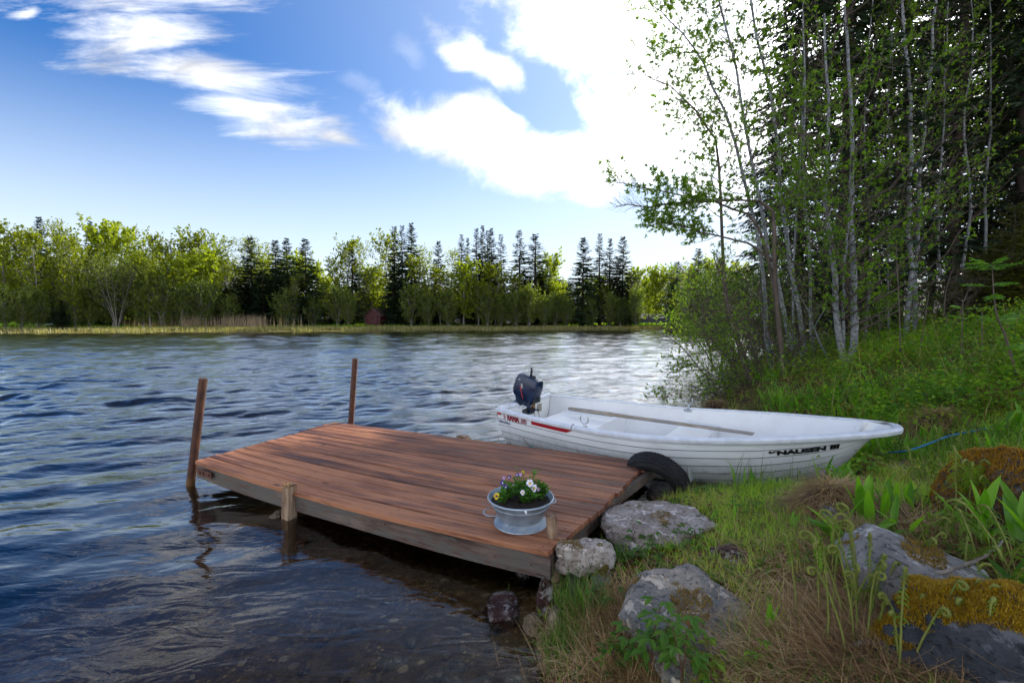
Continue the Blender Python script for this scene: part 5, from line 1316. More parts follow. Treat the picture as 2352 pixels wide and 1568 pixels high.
# ---------------------------------------------------------------- blue mooring rope
b0 = SB0+BAX*(BLEN-.13)+UPV*.27; pts = [UD(2036, 1040, b0[1]-.05), UD(2098, 1031, 3.45), UD(2180, 1001, 3.65), UD(2250, 987, 3.8), UD(2300, 975, 4.05)]
P = curve(pts, 90); mb = MB(); 
for ph in range(3):
    s_ = np.linspace(0, 90*1.9, 90*1); tn = nrm(np.gradient(P, axis=0)); n1 = nrm(np.cross(tn, UPV)); n2 = np.cross(n1, tn)
    k = np.linspace(0, 1, 400); Q = np.stack([np.interp(k, np.linspace(0, 1, 90), P[:, i]) for i in range(3)], -1); N1 = np.stack([np.interp(k, np.linspace(0, 1, 90), n1[:, i]) for i in range(3)], -1); N2 = np.stack([np.interp(k, np.linspace(0, 1, 90), n2[:, i]) for i in range(3)], -1)
    a = (k*75*2+ph*2/3)*pi; mb.add(*tubes(Q+N1*np.cos(a)[:, None]*.0035+N2*np.sin(a)[:, None]*.0035, np.full(400, .0042), 5, True))
tag(mb.build('mooring_rope', M['rope_blue'], origin=P[0], smooth=True), 'blue twisted rope from the boat bow up to the bank', 'rope')
# ================================================================ trees of the near bank
def P3(lst, Y, dY=0.):
    """image trace at its real distance: the stem leans from distance Y to Y+dY"""
    n = len(lst); return [UD(px, py, Y+dY*i/max(n-1, 1)) for i, (px, py) in enumerate(lst)]
def root(pts, px, py):
    p = np.array(pts[0]); p[2] = hz(p[0], p[1])-.08; return [p]+list(pts[1:])
def near_tree(name, seed, stems, nb, blen, ntw, twlen, nleaf, lsz, leafm, barkm, label, cat, group=None, **kw):
    r = np.random.default_rng(seed); S = []
    for lst, Y, dY, r0, r1 in stems:
        pts = P3(lst, Y, dY); p0 = np.array(pts[0]); g = hz(p0[0], p0[1])
        pts = [np.array([p0[0], p0[1], g-.1])]+pts[1:] if abs(p0[2]-g) < 1.2 else pts
        S.append((pts, r0, r1))
    base = S[0][0][0]
    e = thing(name, tuple(base), label, cat, group)
    S = [([np.array(p)-base for p in pts], a, b) for pts, a, b in S]
    w, l = broadleaf(r, S, nb, blen, ntw, twlen, nleaf, lsz, gated=True, seed_off=seed*1.7, **kw)
    w.build('trunk', [M[barkm], M['bark_twig']], e, smooth=True); l.build('crown', M[leafm], e); return e
# rowan clump leaning out over the lake (leftmost stems)
LB = (-.38, -.08, .0)
near_tree('rowan_tree', 101, [([(1741, 922), (1700, 800), (1672, 690), (1655, 489), (1649, 341), (1601, 261), (1541, 205), (1478, 168)], 9.4, .3, .045, .006)], 52, 1.15, 8, .42, 5, .066, 'leaf_rowan', 'bark_twig',
          'thin dark rowan arching furthest left over the lake', 'tree', bias=LB, clump=5, lw=.30, start=.42, up=.25)
near_tree('rowan_tree', 102, [([(1775, 905), (1760, 760), (1749, 600), (1701, 381), (1649, 220), (1601, 120), (1545, 52), (1500, 10)], 9.8, .6, .05, .008)], 56, 1.35, 8, .42, 5, .066, 'leaf_rowan', 'bark_alder',
          'rowan with grey stem arching left into the white cloud near the top', 'tree', bias=LB, clump=5, lw=.30, start=.35, up=.25)
near_tree('rowan_tree', 103, [([(1830, 880), (1790, 660), (1762, 561), (1725, 361), (1705, 249), (1681, 120), (1657, 20), (1640, -60)], 10.2, .6, .048, .016)], 58, 1.6, 8, .45, 6, .066, 'leaf_rowan', 'bark_birch',
          'pale stemmed rowan leaning left, third stem from the lake side', 'tree', bias=(-.3, -.1, 0), clump=5, lw=.30, start=.25, up=.3)
near_tree('rowan_tree', 104, [([(1855, 870), (1830, 700), (1800, 480), (1785, 330), (1770, 241), (1742, 100), (1721, -20), (1700, -120)], 10.8, .5, .052, .02)], 58, 1.6, 8, .45, 6, .066, 'leaf_rowan', 'bark_birch',
          'white barked rowan rising left of the dark spruce', 'tree', bias=(-.2, -.1, 0), clump=5, lw=.30, start=.22, up=.3)
# low horizontal limbs reaching out over the lake
near_tree('rowan_tree', 105, [([(1800, 860), (1785, 700), (1775, 560), (1770, 470), (1650, 462), (1529, 469), (1470, 474), (1418, 474)], 9.0, -.5, .05, .006), ([(1785, 700), (1740, 520), (1660, 470), (1600, 452), (1489, 432), (1417, 419)], 9.0, -.4, .03, .005), ([(1775, 600), (1720, 560), (1640, 540), (1570, 520), (1505, 507)], 9.0, -.3, .025, .005)], 34, .55, 6, .34, 3, .07, 'leaf_rowan', 'bark_twig',
          'rowan with two long level boughs reaching left over the water', 'tree', bias=(-.4, -.1, .1), clump=5, lw=.30, start=.45, up=.15, side=(35, 60))
# twin stemmed pale alder
near_tree('alder_tree', 110, [([(1938, 852), (1926, 769), (1918, 653), (1906, 549), (1900, 429), (1898, 361), (1900, 281), (1896, 160), (1893, 30)], 8.6, .5, .062, .016), ([(1941, 846), (1966, 749), (1961, 653), (1954, 549), (1955, 469), (1956, 401), (1958, 281), (1950, 160), (1942, 10)], 8.6, .5, .070, .022), ([(1940, 800), (1938, 669), (1946, 549), (1952, 470)], 8.65, .2, .034, .016)], 38, 2.0, 10, .5, 7, .058, 'leaf_alder', 'bark_alder',
          'grey alder with two smooth pale stems forking at the ground behind the boat', 'tree', bias=(-.05, -.2, 0), start=.14, up=.35, sstem=10, lw=.85, shape='ovate')
near_tree('alder_tree', 111, [([(2083, 686), (2096, 609), (2086, 509), (2090, 401), (2094, 261), (2086, 160), (2074, 30), (2070, -60)], 11.5, .4, .062, .026)], 44, 2.0, 9, .5, 7, .058, 'leaf_alder', 'bark_birch',
          'speckled white stem curving from the bank, right of the twin alder', 'tree', bias=(-.15, -.2, 0), start=.15, lw=.85, up=.3)
near_tree('alder_tree', 112, [([(2104, 690), (2104, 600), (2110, 481), (2120, 321), (2130, 221), (2143, 80), (2147, -40)], 11.8, .4, .052, .024)], 44, 1.9, 9, .5, 7, .058, 'leaf_alder', 'bark_birch',
          'second speckled white stem leaning right near the top edge', 'tree', bias=(.1, -.2, 0), start=.15, lw=.85, up=.3)
# thin dark poles among the grove
poles = [(1868, 820, 1842, -40, 11.2, .038, 'slim pale pole'), (1990, 760, 2012, -40, 12.4, .03, 'slim grey pole'), (2018, 745, 2030, -30, 12.8, .026, 'thin dark pole'), (2045, 730, 2050, 60, 12.2, .026, 'thin grey sapling pole'),
         (2160, 640, 2178, -40, 13.2, .036, 'dark slim pole'), (2210, 620, 2230, -40, 13.8, .04, 'dark bare pole'), (1822, 850, 1850, 120, 11.6, .03, 'crooked slim pole'), (2262, 600, 2275, -50, 14.4, .045, 'grey pole')]
plab = ['left of the twin alder', 'just right of the twin alder', 'between the twin alder and the white stems', 'short one close left of the white stems', 'right of the white stems', 'in the dark wood at right', 'left of the big spruce trunk', 'rightmost in the dark wood']
for i, (x0, y0, x1, y1, Y, r0, nm) in enumerate(poles):
    rg = np.random.default_rng(300+i); mid = [(x0+(x1-x0)*k+rg.normal(0, 9), y0+(y1-y0)*k) for k in (.25, .5, .75)]
    near_tree('alder_tree', 120+i, [([(x0, y0)]+mid+[(x1, y1)], Y, .3, r0, .014)], 36, 1.6, 8, .45, 7, .058, 'leaf_alder', 'bark_birch' if i in (0, 1, 6) else 'bark_alder',
              f'{nm} {plab[i]}', 'tree', 'slim poles in the grove', bias=(-.1, -.15, 0), start=.15, lw=.85, up=.3)
# shrubs leaning over the water behind the boat
shr = [([(1760, 940), (1720, 860), (1685, 757), (1660, 653), (1640, 590)], 8.8, .4, .035, .008), ([(1752, 940), (1690, 890), (1620, 850), (1560, 830)], 8.7, .1, .02, .004), ([(1748, 942), (1680, 915), (1600, 890), (1530, 880)], 8.5, -.2, .018, .004),
       ([(1755, 938), (1690, 840), (1620, 760), (1560, 700)], 8.8, .3, .022, .004), ([(1758, 935), (1740, 840), (1700, 730), (1600, 640)], 9.0, .5, .022, .004)]
near_tree('alder_shrub', 140, shr, 34, .85, 8, .34, 3, .045, 'leaf_alder', 'bark_twig', 'leafy alder shrub fanning out low over the water behind the boat', 'shrub', bias=(-.25, -.1, .05), start=.2, lw=.85, up=.2)
shr = [([(1830, 915), (1800, 840), (1760, 740), (1740, 640)], 9.3, .3, .028, .006), ([(1822, 918), (1760, 880), (1700, 850), (1640, 800)], 9.2, 0, .02, .004), ([(1835, 912), (1830, 820), (1850, 740), (1840, 650)], 9.4, .3, .025, .006), ([(1815, 920), (1740, 920), (1660, 900), (1580, 910)], 9.0, -.4, .018, .004)]
near_tree('alder_shrub', 141, shr, 34, .9, 8, .36, 3, .045, 'leaf_alder', 'bark_twig', 'grey twiggy alder shrub between the lake edge and the twin alder', 'shrub', bias=(-.15, -.1, .05), start=.2, lw=.85, up=.2)
shr = [([(1850, 890), (1835, 800), (1812, 740)], 9.6, .3, .03, .012), ([(1852, 888), (1872, 820), (1868, 760), (1900, 700)], 9.6, .2, .028, .008), ([(1848, 885), (1790, 820), (1720, 790)], 9.5, .1, .022, .005), ([(1915, 860), (1880, 780), (1850, 700), (1800, 640)], 9.2, .2, .022, .005), ([(1846, 892), (1800, 850), (1760, 760), (1745, 680)], 9.7, .1, .02, .005), ([(1856, 890), (1890, 850), (1900, 790)], 9.5, .1, .018, .005)]
near_tree('dead_shrub', 142, shr, 26, .6, 6, .28, 1, .04, 'leaf_alder', 'bark_alder', 'half bare pale shrub with broken stems beside the twin alder', 'shrub', bias=(0, 0, .1), start=.3, lw=.85, up=.2)
shr = [([(1640, 800), (1620, 720), (1600, 650), (1560, 590)], 14, .3, .03, .008), ([(1650, 800), (1600, 760), (1540, 720)], 14, 0, .02, .005), ([(1655, 800), (1670, 700), (1660, 600)], 14, .4, .03, .008)]
near_tree('alder_shrub', 143, [([(x, y+20) for x, y in a], b, c, d, e_) for a, b, c, d, e_ in shr], 18, .9, 6, .4, 4, .07, 'leaf_alder', 'bark_twig', 'bushy alder further along the shore beyond the first shrubs', 'shrub', bias=(-.1, 0, .1), start=.1, lw=.85, up=.2)

near_tree('alder_shrub', 144, [([(1705, 935), (1640, 880), (1570, 800), (1530, 770)], 9.2, .3, .02, .004), ([(1700, 938), (1650, 930), (1580, 920), (1520, 905)], 9.0, -.2, .018, .004), ([(1712, 932), (1670, 820), (1640, 740), (1590, 700)], 9.4, .4, .022, .004)], 28, .75, 8, .32, 3, .045, 'leaf_alder', 'bark_twig', 'outermost low alder shrub touching the water left of the grove', 'shrub', bias=(-.2, -.05, 0), start=.15, lw=.85, up=.1)
near_tree('alder_shrub', 145, [([(1990, 800), (1985, 720), (2005, 640)], 10.4, .2, .02, .005), ([(1995, 800), (2030, 730), (2060, 690)], 10.4, .1, .02, .005), ([(1985, 800), (1950, 740), (1925, 690)], 10.4, 0, .018, .005)], 24, .7, 7, .3, 4, .055, 'leaf_alder', 'bark_twig', 'leafy shrub on the slope right of the twin alder', 'shrub', bias=(0, -.1, .1), start=.1, lw=.85, up=.3)
near_tree('alder_shrub', 146, [([(2180, 760), (2170, 690), (2190, 610)], 9.6, .2, .018, .005), ([(2185, 760), (2215, 690), (2235, 640)], 9.6, .1, .018, .005)], 22, .6, 7, .28, 4, .055, 'leaf_alder', 'bark_twig', 'small leafy shrub on the slope below the white stems', 'shrub', bias=(0, -.1, .1), start=.1, lw=.85, up=.3)
th = None
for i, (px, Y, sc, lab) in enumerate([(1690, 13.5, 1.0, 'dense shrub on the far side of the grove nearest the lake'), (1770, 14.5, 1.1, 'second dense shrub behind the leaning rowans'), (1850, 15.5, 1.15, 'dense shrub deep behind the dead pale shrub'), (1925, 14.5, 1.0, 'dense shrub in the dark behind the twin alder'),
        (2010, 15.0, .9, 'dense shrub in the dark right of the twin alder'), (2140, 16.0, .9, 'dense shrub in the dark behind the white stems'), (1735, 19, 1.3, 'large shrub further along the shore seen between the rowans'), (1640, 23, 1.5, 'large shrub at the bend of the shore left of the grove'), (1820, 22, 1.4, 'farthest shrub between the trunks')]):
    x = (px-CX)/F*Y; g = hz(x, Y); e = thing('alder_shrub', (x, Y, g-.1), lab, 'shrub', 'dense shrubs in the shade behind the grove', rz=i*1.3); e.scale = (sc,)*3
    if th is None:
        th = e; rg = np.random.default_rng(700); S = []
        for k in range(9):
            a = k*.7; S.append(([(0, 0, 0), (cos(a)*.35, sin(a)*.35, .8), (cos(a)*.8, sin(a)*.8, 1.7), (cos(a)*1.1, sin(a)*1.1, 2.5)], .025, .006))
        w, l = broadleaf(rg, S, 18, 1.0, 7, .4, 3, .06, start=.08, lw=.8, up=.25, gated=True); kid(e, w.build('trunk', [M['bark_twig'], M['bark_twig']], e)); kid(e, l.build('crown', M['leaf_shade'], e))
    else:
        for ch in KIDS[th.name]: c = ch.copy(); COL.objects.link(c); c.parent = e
# ---- spruces
def near_spruce(seed, px, pyb, Y, H, Rad, label, name='spruce_tree', whorls=46, per=7, spr=26, low=.05, gap=.12, sw=.075, lsz=.55, mesh=None, scale=1., rz=0.):
    x = (px-CX)/F*Y; g = hz(x, Y); e = thing(name, (x, Y, g-.1), label, 'spruce', 'tall dark spruces behind the grove', rz=rz)
    if mesh: e.scale = (scale,)*3
    if mesh:
        for ch in KIDS[mesh.name]: c = ch.copy(); COL.objects.link(c); c.parent = e; kid(e, c)
    else:
        t_, c_ = spruce(np.random.default_rng(seed), H, Rad, whorls, per, spr, low, sw, lsz=lsz, gap=gap, r0=.20)
        kid(e, t_.build('trunk', M['bark_spruce'], e, smooth=True)); kid(e, c_.build('crown', M['needle'], e))
    return e
s1 = near_spruce(401, 1930, 700, 13.2, 26, 3.3, 'biggest dark spruce with a thick trunk behind the twin alder', whorls=86, per=8, spr=40, low=.04, gap=.15)
s2 = near_spruce(402, 2185, 640, 15.5, 25, 2.9, 'dark spruce behind the two speckled white stems', whorls=74, per=7, spr=34, gap=.25, low=.10)
s3 = near_spruce(403, 2330, 600, 15.0, 26, 3.4, 'dark spruce filling the upper right corner', whorls=80, per=8, spr=34, gap=.1)
near_spruce(0, 1830, 720, 17.5, 0, 0, 'dark spruce half hidden left of the biggest spruce', mesh=s1, scale=.86, rz=1.)
near_spruce(0, 1762, 730, 21, 0, 0, 'small spruce nearest the lake behind the leaning rowans', mesh=s1, scale=.42, rz=2.)
near_spruce(0, 2060, 700, 19, 0, 0, 'dark spruce seen between the twin alder and the white stems', mesh=s2, scale=.95, rz=4.)
near_spruce(0, 2255, 640, 19, 0, 0, 'dark spruce second from the right edge', mesh=s3, scale=1.02, rz=3.)
near_spruce(0, 2420, 600, 16, 0, 0, 'dark spruce on the right frame edge', mesh=s1, scale=1.05, rz=5.)
near_spruce(0, 2130, 640, 23, 0, 0, 'far dark spruce deep in the wood at right', mesh=s3, scale=.9, rz=.5)
near_spruce(0, 1985, 640, 24, 0, 0, 'far dark spruce right behind the biggest trunk', mesh=s3, scale=.9, rz=1.9)
near_spruce(0, 2330, 640, 24, 0, 0, 'dark spruce deep in the right hand corner', mesh=s1, scale=1.1, rz=2.9)
# golden cypress bush at the right edge
def bush(seed, px, py, Y, Hh, Rd, m, name, label, cat, n=26000, lsz=.10, lw=.03):
    r = np.random.default_rng(seed); x = (px-CX)/F*Y; g = hz(x, Y); e = thing(name, (x, Y, g-.05), label, cat)
    N = n; h = r.random(N)**.8; a = r.random(N)*6.28; lob = .85+.55*fbm(np.stack([np.cos(a)*2.2, np.sin(a)*2.2, h*5], -1), 3)
    rad = Rd*np.sin(pi*np.clip(.22+h*.76, 0, 1))**.75*lob*(r.random(N)**.28)
    p = np.stack([rad*np.cos(a), rad*np.sin(a), h*Hh], -1); out = np.stack([np.cos(a), np.sin(a), .9+0*a], -1)
    d = nrm(out+r.normal(0, .35, (N, 3))); lb = MB(); lb.add(*leaves(p, d, r.normal(size=(N, 3)), lsz*r.uniform(.5, 1.3, N), lw*r.uniform(.6, 1.2, N), .1))
    tb_ = MB(); 
    for k in range(7):
        q = r.random()*6.28; tb_.add(*tubes(curve([(0, 0, 0), (cos(q)*Rd*.25, sin(q)*Rd*.25, Hh*.4), (cos(q)*Rd*.4, sin(q)*Rd*.4, Hh*.85)], 8), np.linspace(.03, .006, 8), 6))
    tb_.build('trunk', M['bark_twig'], e); lb.build('crown', m, e); return e
def cypress(px, Y, H, Rad, label):
    x = (px-CX)/F*Y; g = hz(x, Y); e = thing('cypress_bush', (x, Y, g-.1), label, 'bush'); r = np.random.default_rng(9); tr, cr = MB(), MB()
    for k in range(7):
        a = k*.9; o = np.array([cos(a), sin(a), 0])*Rad*.45*(k > 0); h_ = H*(1 if k == 0 else r.uniform(.5, .85)); a_, b_ = spruce(r, h_, Rad*.62, 26, 7, 20, .03, .035, droop=-.35, lsz=.24, r0=.03)
        for q in a_.v: q += o
        for q in b_.v: q += o
        tr.add(np.concatenate(a_.v), [f for f, _ in a_.f]) if False else None
        for src, dst in ((a_, tr), (b_, cr)):
            for f, _ in src.f: pass
            V = np.concatenate(src.v); dst.add(V, [f for f, _ in src.f])
    tr.build('trunk', M['bark_twig'], e); cr.build('crown', M['thuja'], e)
cypress(2318, 10.5, 2.9, 1.25, 'olive gold cypress bush at the right edge under the spruces')
# young rowan sapling on the slope (right)
def pinnate(lb, c, d, L, n, lw, r, droop=.3):
    d = nrm(d); s = nrm(np.cross(d, [0, 0, 1.])); up = np.cross(s, d); k = np.linspace(.25, 1, n)
    mid = c+d*(L*k)[:, None]-np.array([0, 0, 1])*(droop*L*k**2)[:, None]
    for sd in (-1, 1):
        dd = nrm(s*sd+d*.45-np.array([0, 0, 1])*.25+r.normal(0, .08, (n, 3))); lb.add(*leaves(mid, dd, np.tile(up, (n, 1))+r.normal(0, .1, (n, 3)), L*.38*(1-.35*np.abs(k-.5)), L*lw, .12, 'ovate'))
    lb.add(*leaves(mid[-1:], d[None]-[0, 0, .3], up[None], L*.35, L*lw, .12, 'ovate'))
def sapling(seed, lst, Y, tops, label, r0=.012, name='rowan_sapling', nl=9, L=.22, leafm='leaf_rowan'):
    r = np.random.default_rng(seed); pts = P3(lst, Y, 0); pts[0][2] = hz(pts[0][0], pts[0][1])-.03; base = pts[0]; e = thing(name, tuple(base), label, 'sapling')
    P = curve([p-base for p in pts], 24); sb, lb = MB(), MB(); sb.add(*tubes(P, np.linspace(r0, .004, 24), 6))
    for k, (f, n) in enumerate(tops):
        i = int(f*23); 
        for j in range(n):
            a = j/n*6.28+r.random(); pinnate(lb, P[i], np.array([cos(a), sin(a), r.uniform(.3, 1.1)]), L*r.uniform(.7, 1.15), 6, .15, r)
    sb.build('stem', M['bark_twig'], e, smooth=True); lb.build('leaves', M[leafm], e); return e
M['leaf_sapling'] = leafmat('sapling_leaf', [(.07, .16, .02), (.11, .23, .03), (.16, .28, .05)], .4, boost=1.6)
sapling(601, [(2350, 840), (2310, 775), (2291, 729), (2283, 680), (2279, 612)], 4.6, [(1, 6), (.97, 3), (.86, 3), (.7, 2), (.4, 3), (.2, 2)], 'young rowan sapling with a spray of feathery leaves at its top', leafm='leaf_sapling')
sapling(602, [(2066, 925), (2068, 800), (2065, 700), (2058, 561)], 7.0, [(.95, 2), (.7, 2), (.5, 2), (.3, 2)], 'thin straight grey sapling right of the twin alder', r0=.017, L=.12, nl=4, leafm='leaf_alder', name='alder_sapling')
sapling(603, [(2114, 922), (2112, 820), (2134, 669)], 6.8, [(.9, 3), (.6, 3), (.4, 2)], 'thin brown sapling leaning right on the slope', r0=.012, L=.12, leafm='leaf_alder', name='alder_sapling')
sapling(604, [(2208, 830), (2210, 760), (2212, 700)], 6.2, [(.95, 4), (.7, 2)], 'small sapling with fresh leaves below the golden cypress', r0=.010, L=.2, leafm='leaf_sapling')
sapling(605, [(2254, 840), (2256, 780), (2255, 710)], 6.0, [(1, 1)], 'bare brown dead stalk standing on the slope', r0=.012, L=.05, name='dead_stalk')
sapling(606, [(2010, 935), (2016, 860), (2006, 790)], 7.2, [(1, 4), (.8, 4), (.6, 3)], 'low leafy sapling right behind the boat', r0=.010, L=.14, leafm='leaf_alder', name='alder_sapling')
# ================================================================ rocks
def ico(sub):
    import bmesh
    bm = bmesh.new(); bmesh.ops.create_icosphere(bm, subdivisions=sub, radius=1); V = np.array([v.co[:] for v in bm.verts]); Fc = np.array([[v.index for v in f.verts] for f in bm.faces]); bm.free(); return V, Fc
ICO = ico(5); ICO4 = ico(4)
ROCKS = []
def rock(seed, bbox, off, depth, hgt, m, label, name='rock', cuts=5, rough=.16, flat=None, rz=0., group=None, cat='rock', cz=None, tilt=(0, 0), sub=5, lim=(.62, .85)):
    """bbox: outline in the photograph; off: height of the visible middle above the ground; depth, hgt: size in metres"""
    x0, y0, x1, y1 = bbox; cx, cy = (x0+x1)/2, (y0+y1)/2
    c = hit(cx, cy, off) if cz is None else U(cx, cy, cz)
    if cz is not None: c = np.array([c[0], c[1], cz-off])
    d = c[1]*cos(PITCH); w = (x1-x0)/F*d
    r = np.random.default_rng(seed); V, Fc = ICO if sub == 5 else ICO4; V = V.copy()
    for k in range(cuts):
        n = nrm(r.normal(size=3)*np.array([1, 1, .8])); lm_ = r.uniform(*lim); e = V@n-lm_; V = V-np.maximum(e, 0)[:, None]*n*.92
    if flat: V[:, 2] = np.where(V[:, 2] > flat, flat+(V[:, 2]-flat)*.18, V[:, 2])
    nn = nrm(V); V = V+nn*(rough*fbm(V*1.6+seed, 4)*.8)[:, None]+nn*(.045*fbm(V*7+seed, 3))[:, None]
    rg = np.abs(vnoise(V*2.4+seed*3)); V = V-nn*(.10*np.clip(.12-rg, 0, 1)/.12*rough*2)[:, None]
    V = V*np.array([w/2, depth/2, hgt/2])*1.04
    V[:, 2] += V[:, 0]*tilt[0]+V[:, 1]*tilt[1]
    a = rz; V = V@np.array([[cos(a), sin(a), 0], [-sin(a), cos(a), 0], [0, 0, 1]])
    ctr = c+np.array([0, 0, off-hgt*.30]) if cz is None else c+np.array([0, 0, off-hgt*.30])
    mb = MB(); mb.add(V, [Fc]); o = mb.build(name, m, origin=None, smooth=True, autosmooth=40); o.location = tuple(ctr)
    tag(o, label, cat, group); ROCKS.append((ctr, w/2, depth/2, hgt, rz)); return o
R_ = rock
R_(1, (1238, 1184, 1412, 1304), .12, .30, .27, M['rock_pale'], 'pale angular rock with a rusty moss patch resting on the jetty corner', cuts=12, rough=.17, cz=.27, rz=.3, lim=(.45, .75))
R_(2, (1380, 1143, 1665, 1224), .14, .62, .26, M['rock_pink'], 'large flat pinkish boulder between the jetty end and the boat', cuts=5, flat=.35, rough=.10, rz=-.15)
R_(3, (1412, 1230, 1480, 1268), .04, .16, .12, M['rock_grey'], 'small grey rock in the grass below the flat pinkish boulder')
R_(4, (1350, 1284, 1404, 1336), .06, .2, .2, M['rock_grey'], 'rounded dark grey rock under the pale angular rock')
R_(5, (1436, 1290, 1735, 1506), .10, .80, .30, M['rock_blue'], 'big blue grey boulder with lichen spots in the foreground', cuts=4, rough=.13, rz=-.5, tilt=(-.10, .12), flat=.45)
R_(6, (1640, 1246, 1716, 1288), .03, .24, .08, M['rock_red'], 'reddish rock almost buried in the moss')
R_(7, (1233, 1326, 1272, 1398), .10, .10, .34, M['rock_red'], 'upright dark red slab at the water edge', cuts=7, rz=.7, cz=.12)
R_(8, (1252, 1380, 1296, 1470), .06, .17, .30, M['rock_brown'], 'smooth brown rock standing in the water by the bank', cuts=1, rough=.05, cz=.06)
R_(9, (1200, 1408, 1252, 1454), .02, .14, .14, M['rock_brown'], 'wet mottled stone breaking the water surface', cz=.02)
R_(10, (1112, 1362, 1196, 1418), .0, .30, .16, M['rock_red'], 'dark stone just above the water below the jetty', cz=.005)
R_(11, (1386, 1144, 1446, 1198), .07, .22, .22, M['rock_pale'], 'pale rock against the jetty end beside the flat boulder')
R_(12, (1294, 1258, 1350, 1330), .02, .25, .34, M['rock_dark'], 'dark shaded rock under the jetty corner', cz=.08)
R_(13, (2000, 1192, 2245, 1345), .15, .60, .36, M['rock_slab'], 'flat grey slab rock behind the curled ferns', cuts=4, flat=.4, rough=.08, rz=.35, tilt=(0, .1))
R_(14, (2262, 1020, 2480, 1212), .16, .9, .62, M['rock_mossy'], 'tall boulder covered in orange moss at the right edge', cuts=2, rough=.12)
R_(15, (2105, 1335, 2580, 1620), .08, .75, .62, M['rock_mossy'], 'dark boulder with a golden moss cap in the bottom right corner', cuts=4, rough=.12, rz=.2)
R_(16, (2056, 1052, 2104, 1082), .05, .2, .16, M['rock_grey'], 'small grey rock below the blue rope')
R_(17, (618, 1170, 664, 1192), .0, .2, .12, M['rock_brown'], 'stone at the waterline beside the square jetty post', cz=.01)
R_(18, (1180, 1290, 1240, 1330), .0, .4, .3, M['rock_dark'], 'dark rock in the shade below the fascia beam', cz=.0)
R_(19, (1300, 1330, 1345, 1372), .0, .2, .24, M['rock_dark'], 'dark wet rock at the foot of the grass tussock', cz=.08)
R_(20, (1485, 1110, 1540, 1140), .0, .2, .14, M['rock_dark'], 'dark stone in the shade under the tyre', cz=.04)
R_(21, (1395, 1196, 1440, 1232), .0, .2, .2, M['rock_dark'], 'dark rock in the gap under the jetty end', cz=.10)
R_(22, (1896, 1160, 1962, 1200), .03, .3, .2, M['rock_grey'], 'grey rock half under the straw mound', cuts=4)
# stones on the lake bed
bed = [(905, 1512, 75, 'long pale'), (1000, 1545, 70, 'rounded pale'), (945, 1470, 34, 'small pale'), (1052, 1520, 46, 'pale egg shaped'), (1040, 1552, 60, 'flat grey'), (1110, 1560, 50, 'pale oval'), (1180, 1552, 70, 'broad pale'),
       (1025, 1500, 24, 'tiny light'), (910, 1352, 30, 'pale oval'), (885, 1378, 22, 'small dim'), (780, 1556, 60, 'dim flat'), (860, 1560, 48, 'dim round'), (700, 1530, 40, 'dim brown'), (610, 1556, 46, 'dark brown'), (820, 1440, 26, 'small brown'), (742, 1468, 30, 'brown'), (985, 1408, 26, 'small amber'), (1060, 1440, 30, 'amber'), (1130, 1480, 34, 'round brown'), (1100, 1400, 30, 'golden brown')]
for i, (px, py, w, nm) in enumerate(bed):
    p = U(px, py, -.2); 
    for _ in range(6): p = U(px, py, min(hz(p[0], p[1]), -.05))
    hw = w/F*p[1]; m = M['stone_wet'] if 'pale' in nm or 'light' in nm or 'grey' in nm or 'oval' in nm else M['rock_brown']
    R_(50+i, (px-w/2, py-8, px+w/2, py+8), .01, hw*.7, hw*.45, m, f'{nm} stone on the lake bed, {ORD[sorted([q[0] for q in bed]).index(px)+1]} from the left', group='stones on the lake bed in the shallows', cat='stone', name='stone', cz=p[2]+.02, rz=i*.7, cuts=1, rough=.08, sub=4)
# fallen branch bits by the ferns and a broken stick near the tyre
def stick(pts, r0, label, name='stick', m='driftwood', hgt=.02):
    P = [hit(px, py, hgt)+np.array([0, 0, hgt+dz]) for px, py, dz in pts]; b = P[0]; Q = curve([p-b for p in P], 24); rg = np.random.default_rng(len(label)); Q += rg.normal(0, r0*.25, Q.shape)
    mb = MB(); mb.add(*tubes(Q, np.linspace(r0, r0*.45, 24), 6, True)); o = mb.build(name, M[m]); o.location = tuple(b); return tag(o, label, 'stick')
stick([(1944, 1493, .0), (2000, 1488, .02), (2065, 1478, .02), (2120, 1462, .0)], .010, 'thick grey stick lying below the curled ferns')
stick([(2062, 1455, .02), (2110, 1470, .03), (2120, 1440, .06)], .008, 'short forked stick among the fern stems')
stick([(1694, 1080+30, .02), (1700, 1098, .05), (1712, 1078, .14)], .009, 'broken brown twig standing in front of the hull')
stick([(2060, 1300+40, .10), (2150, 1395, .12), (2260, 1352, .12), (2300, 1300, .1)], .009, 'long grey twig lying on the golden moss')

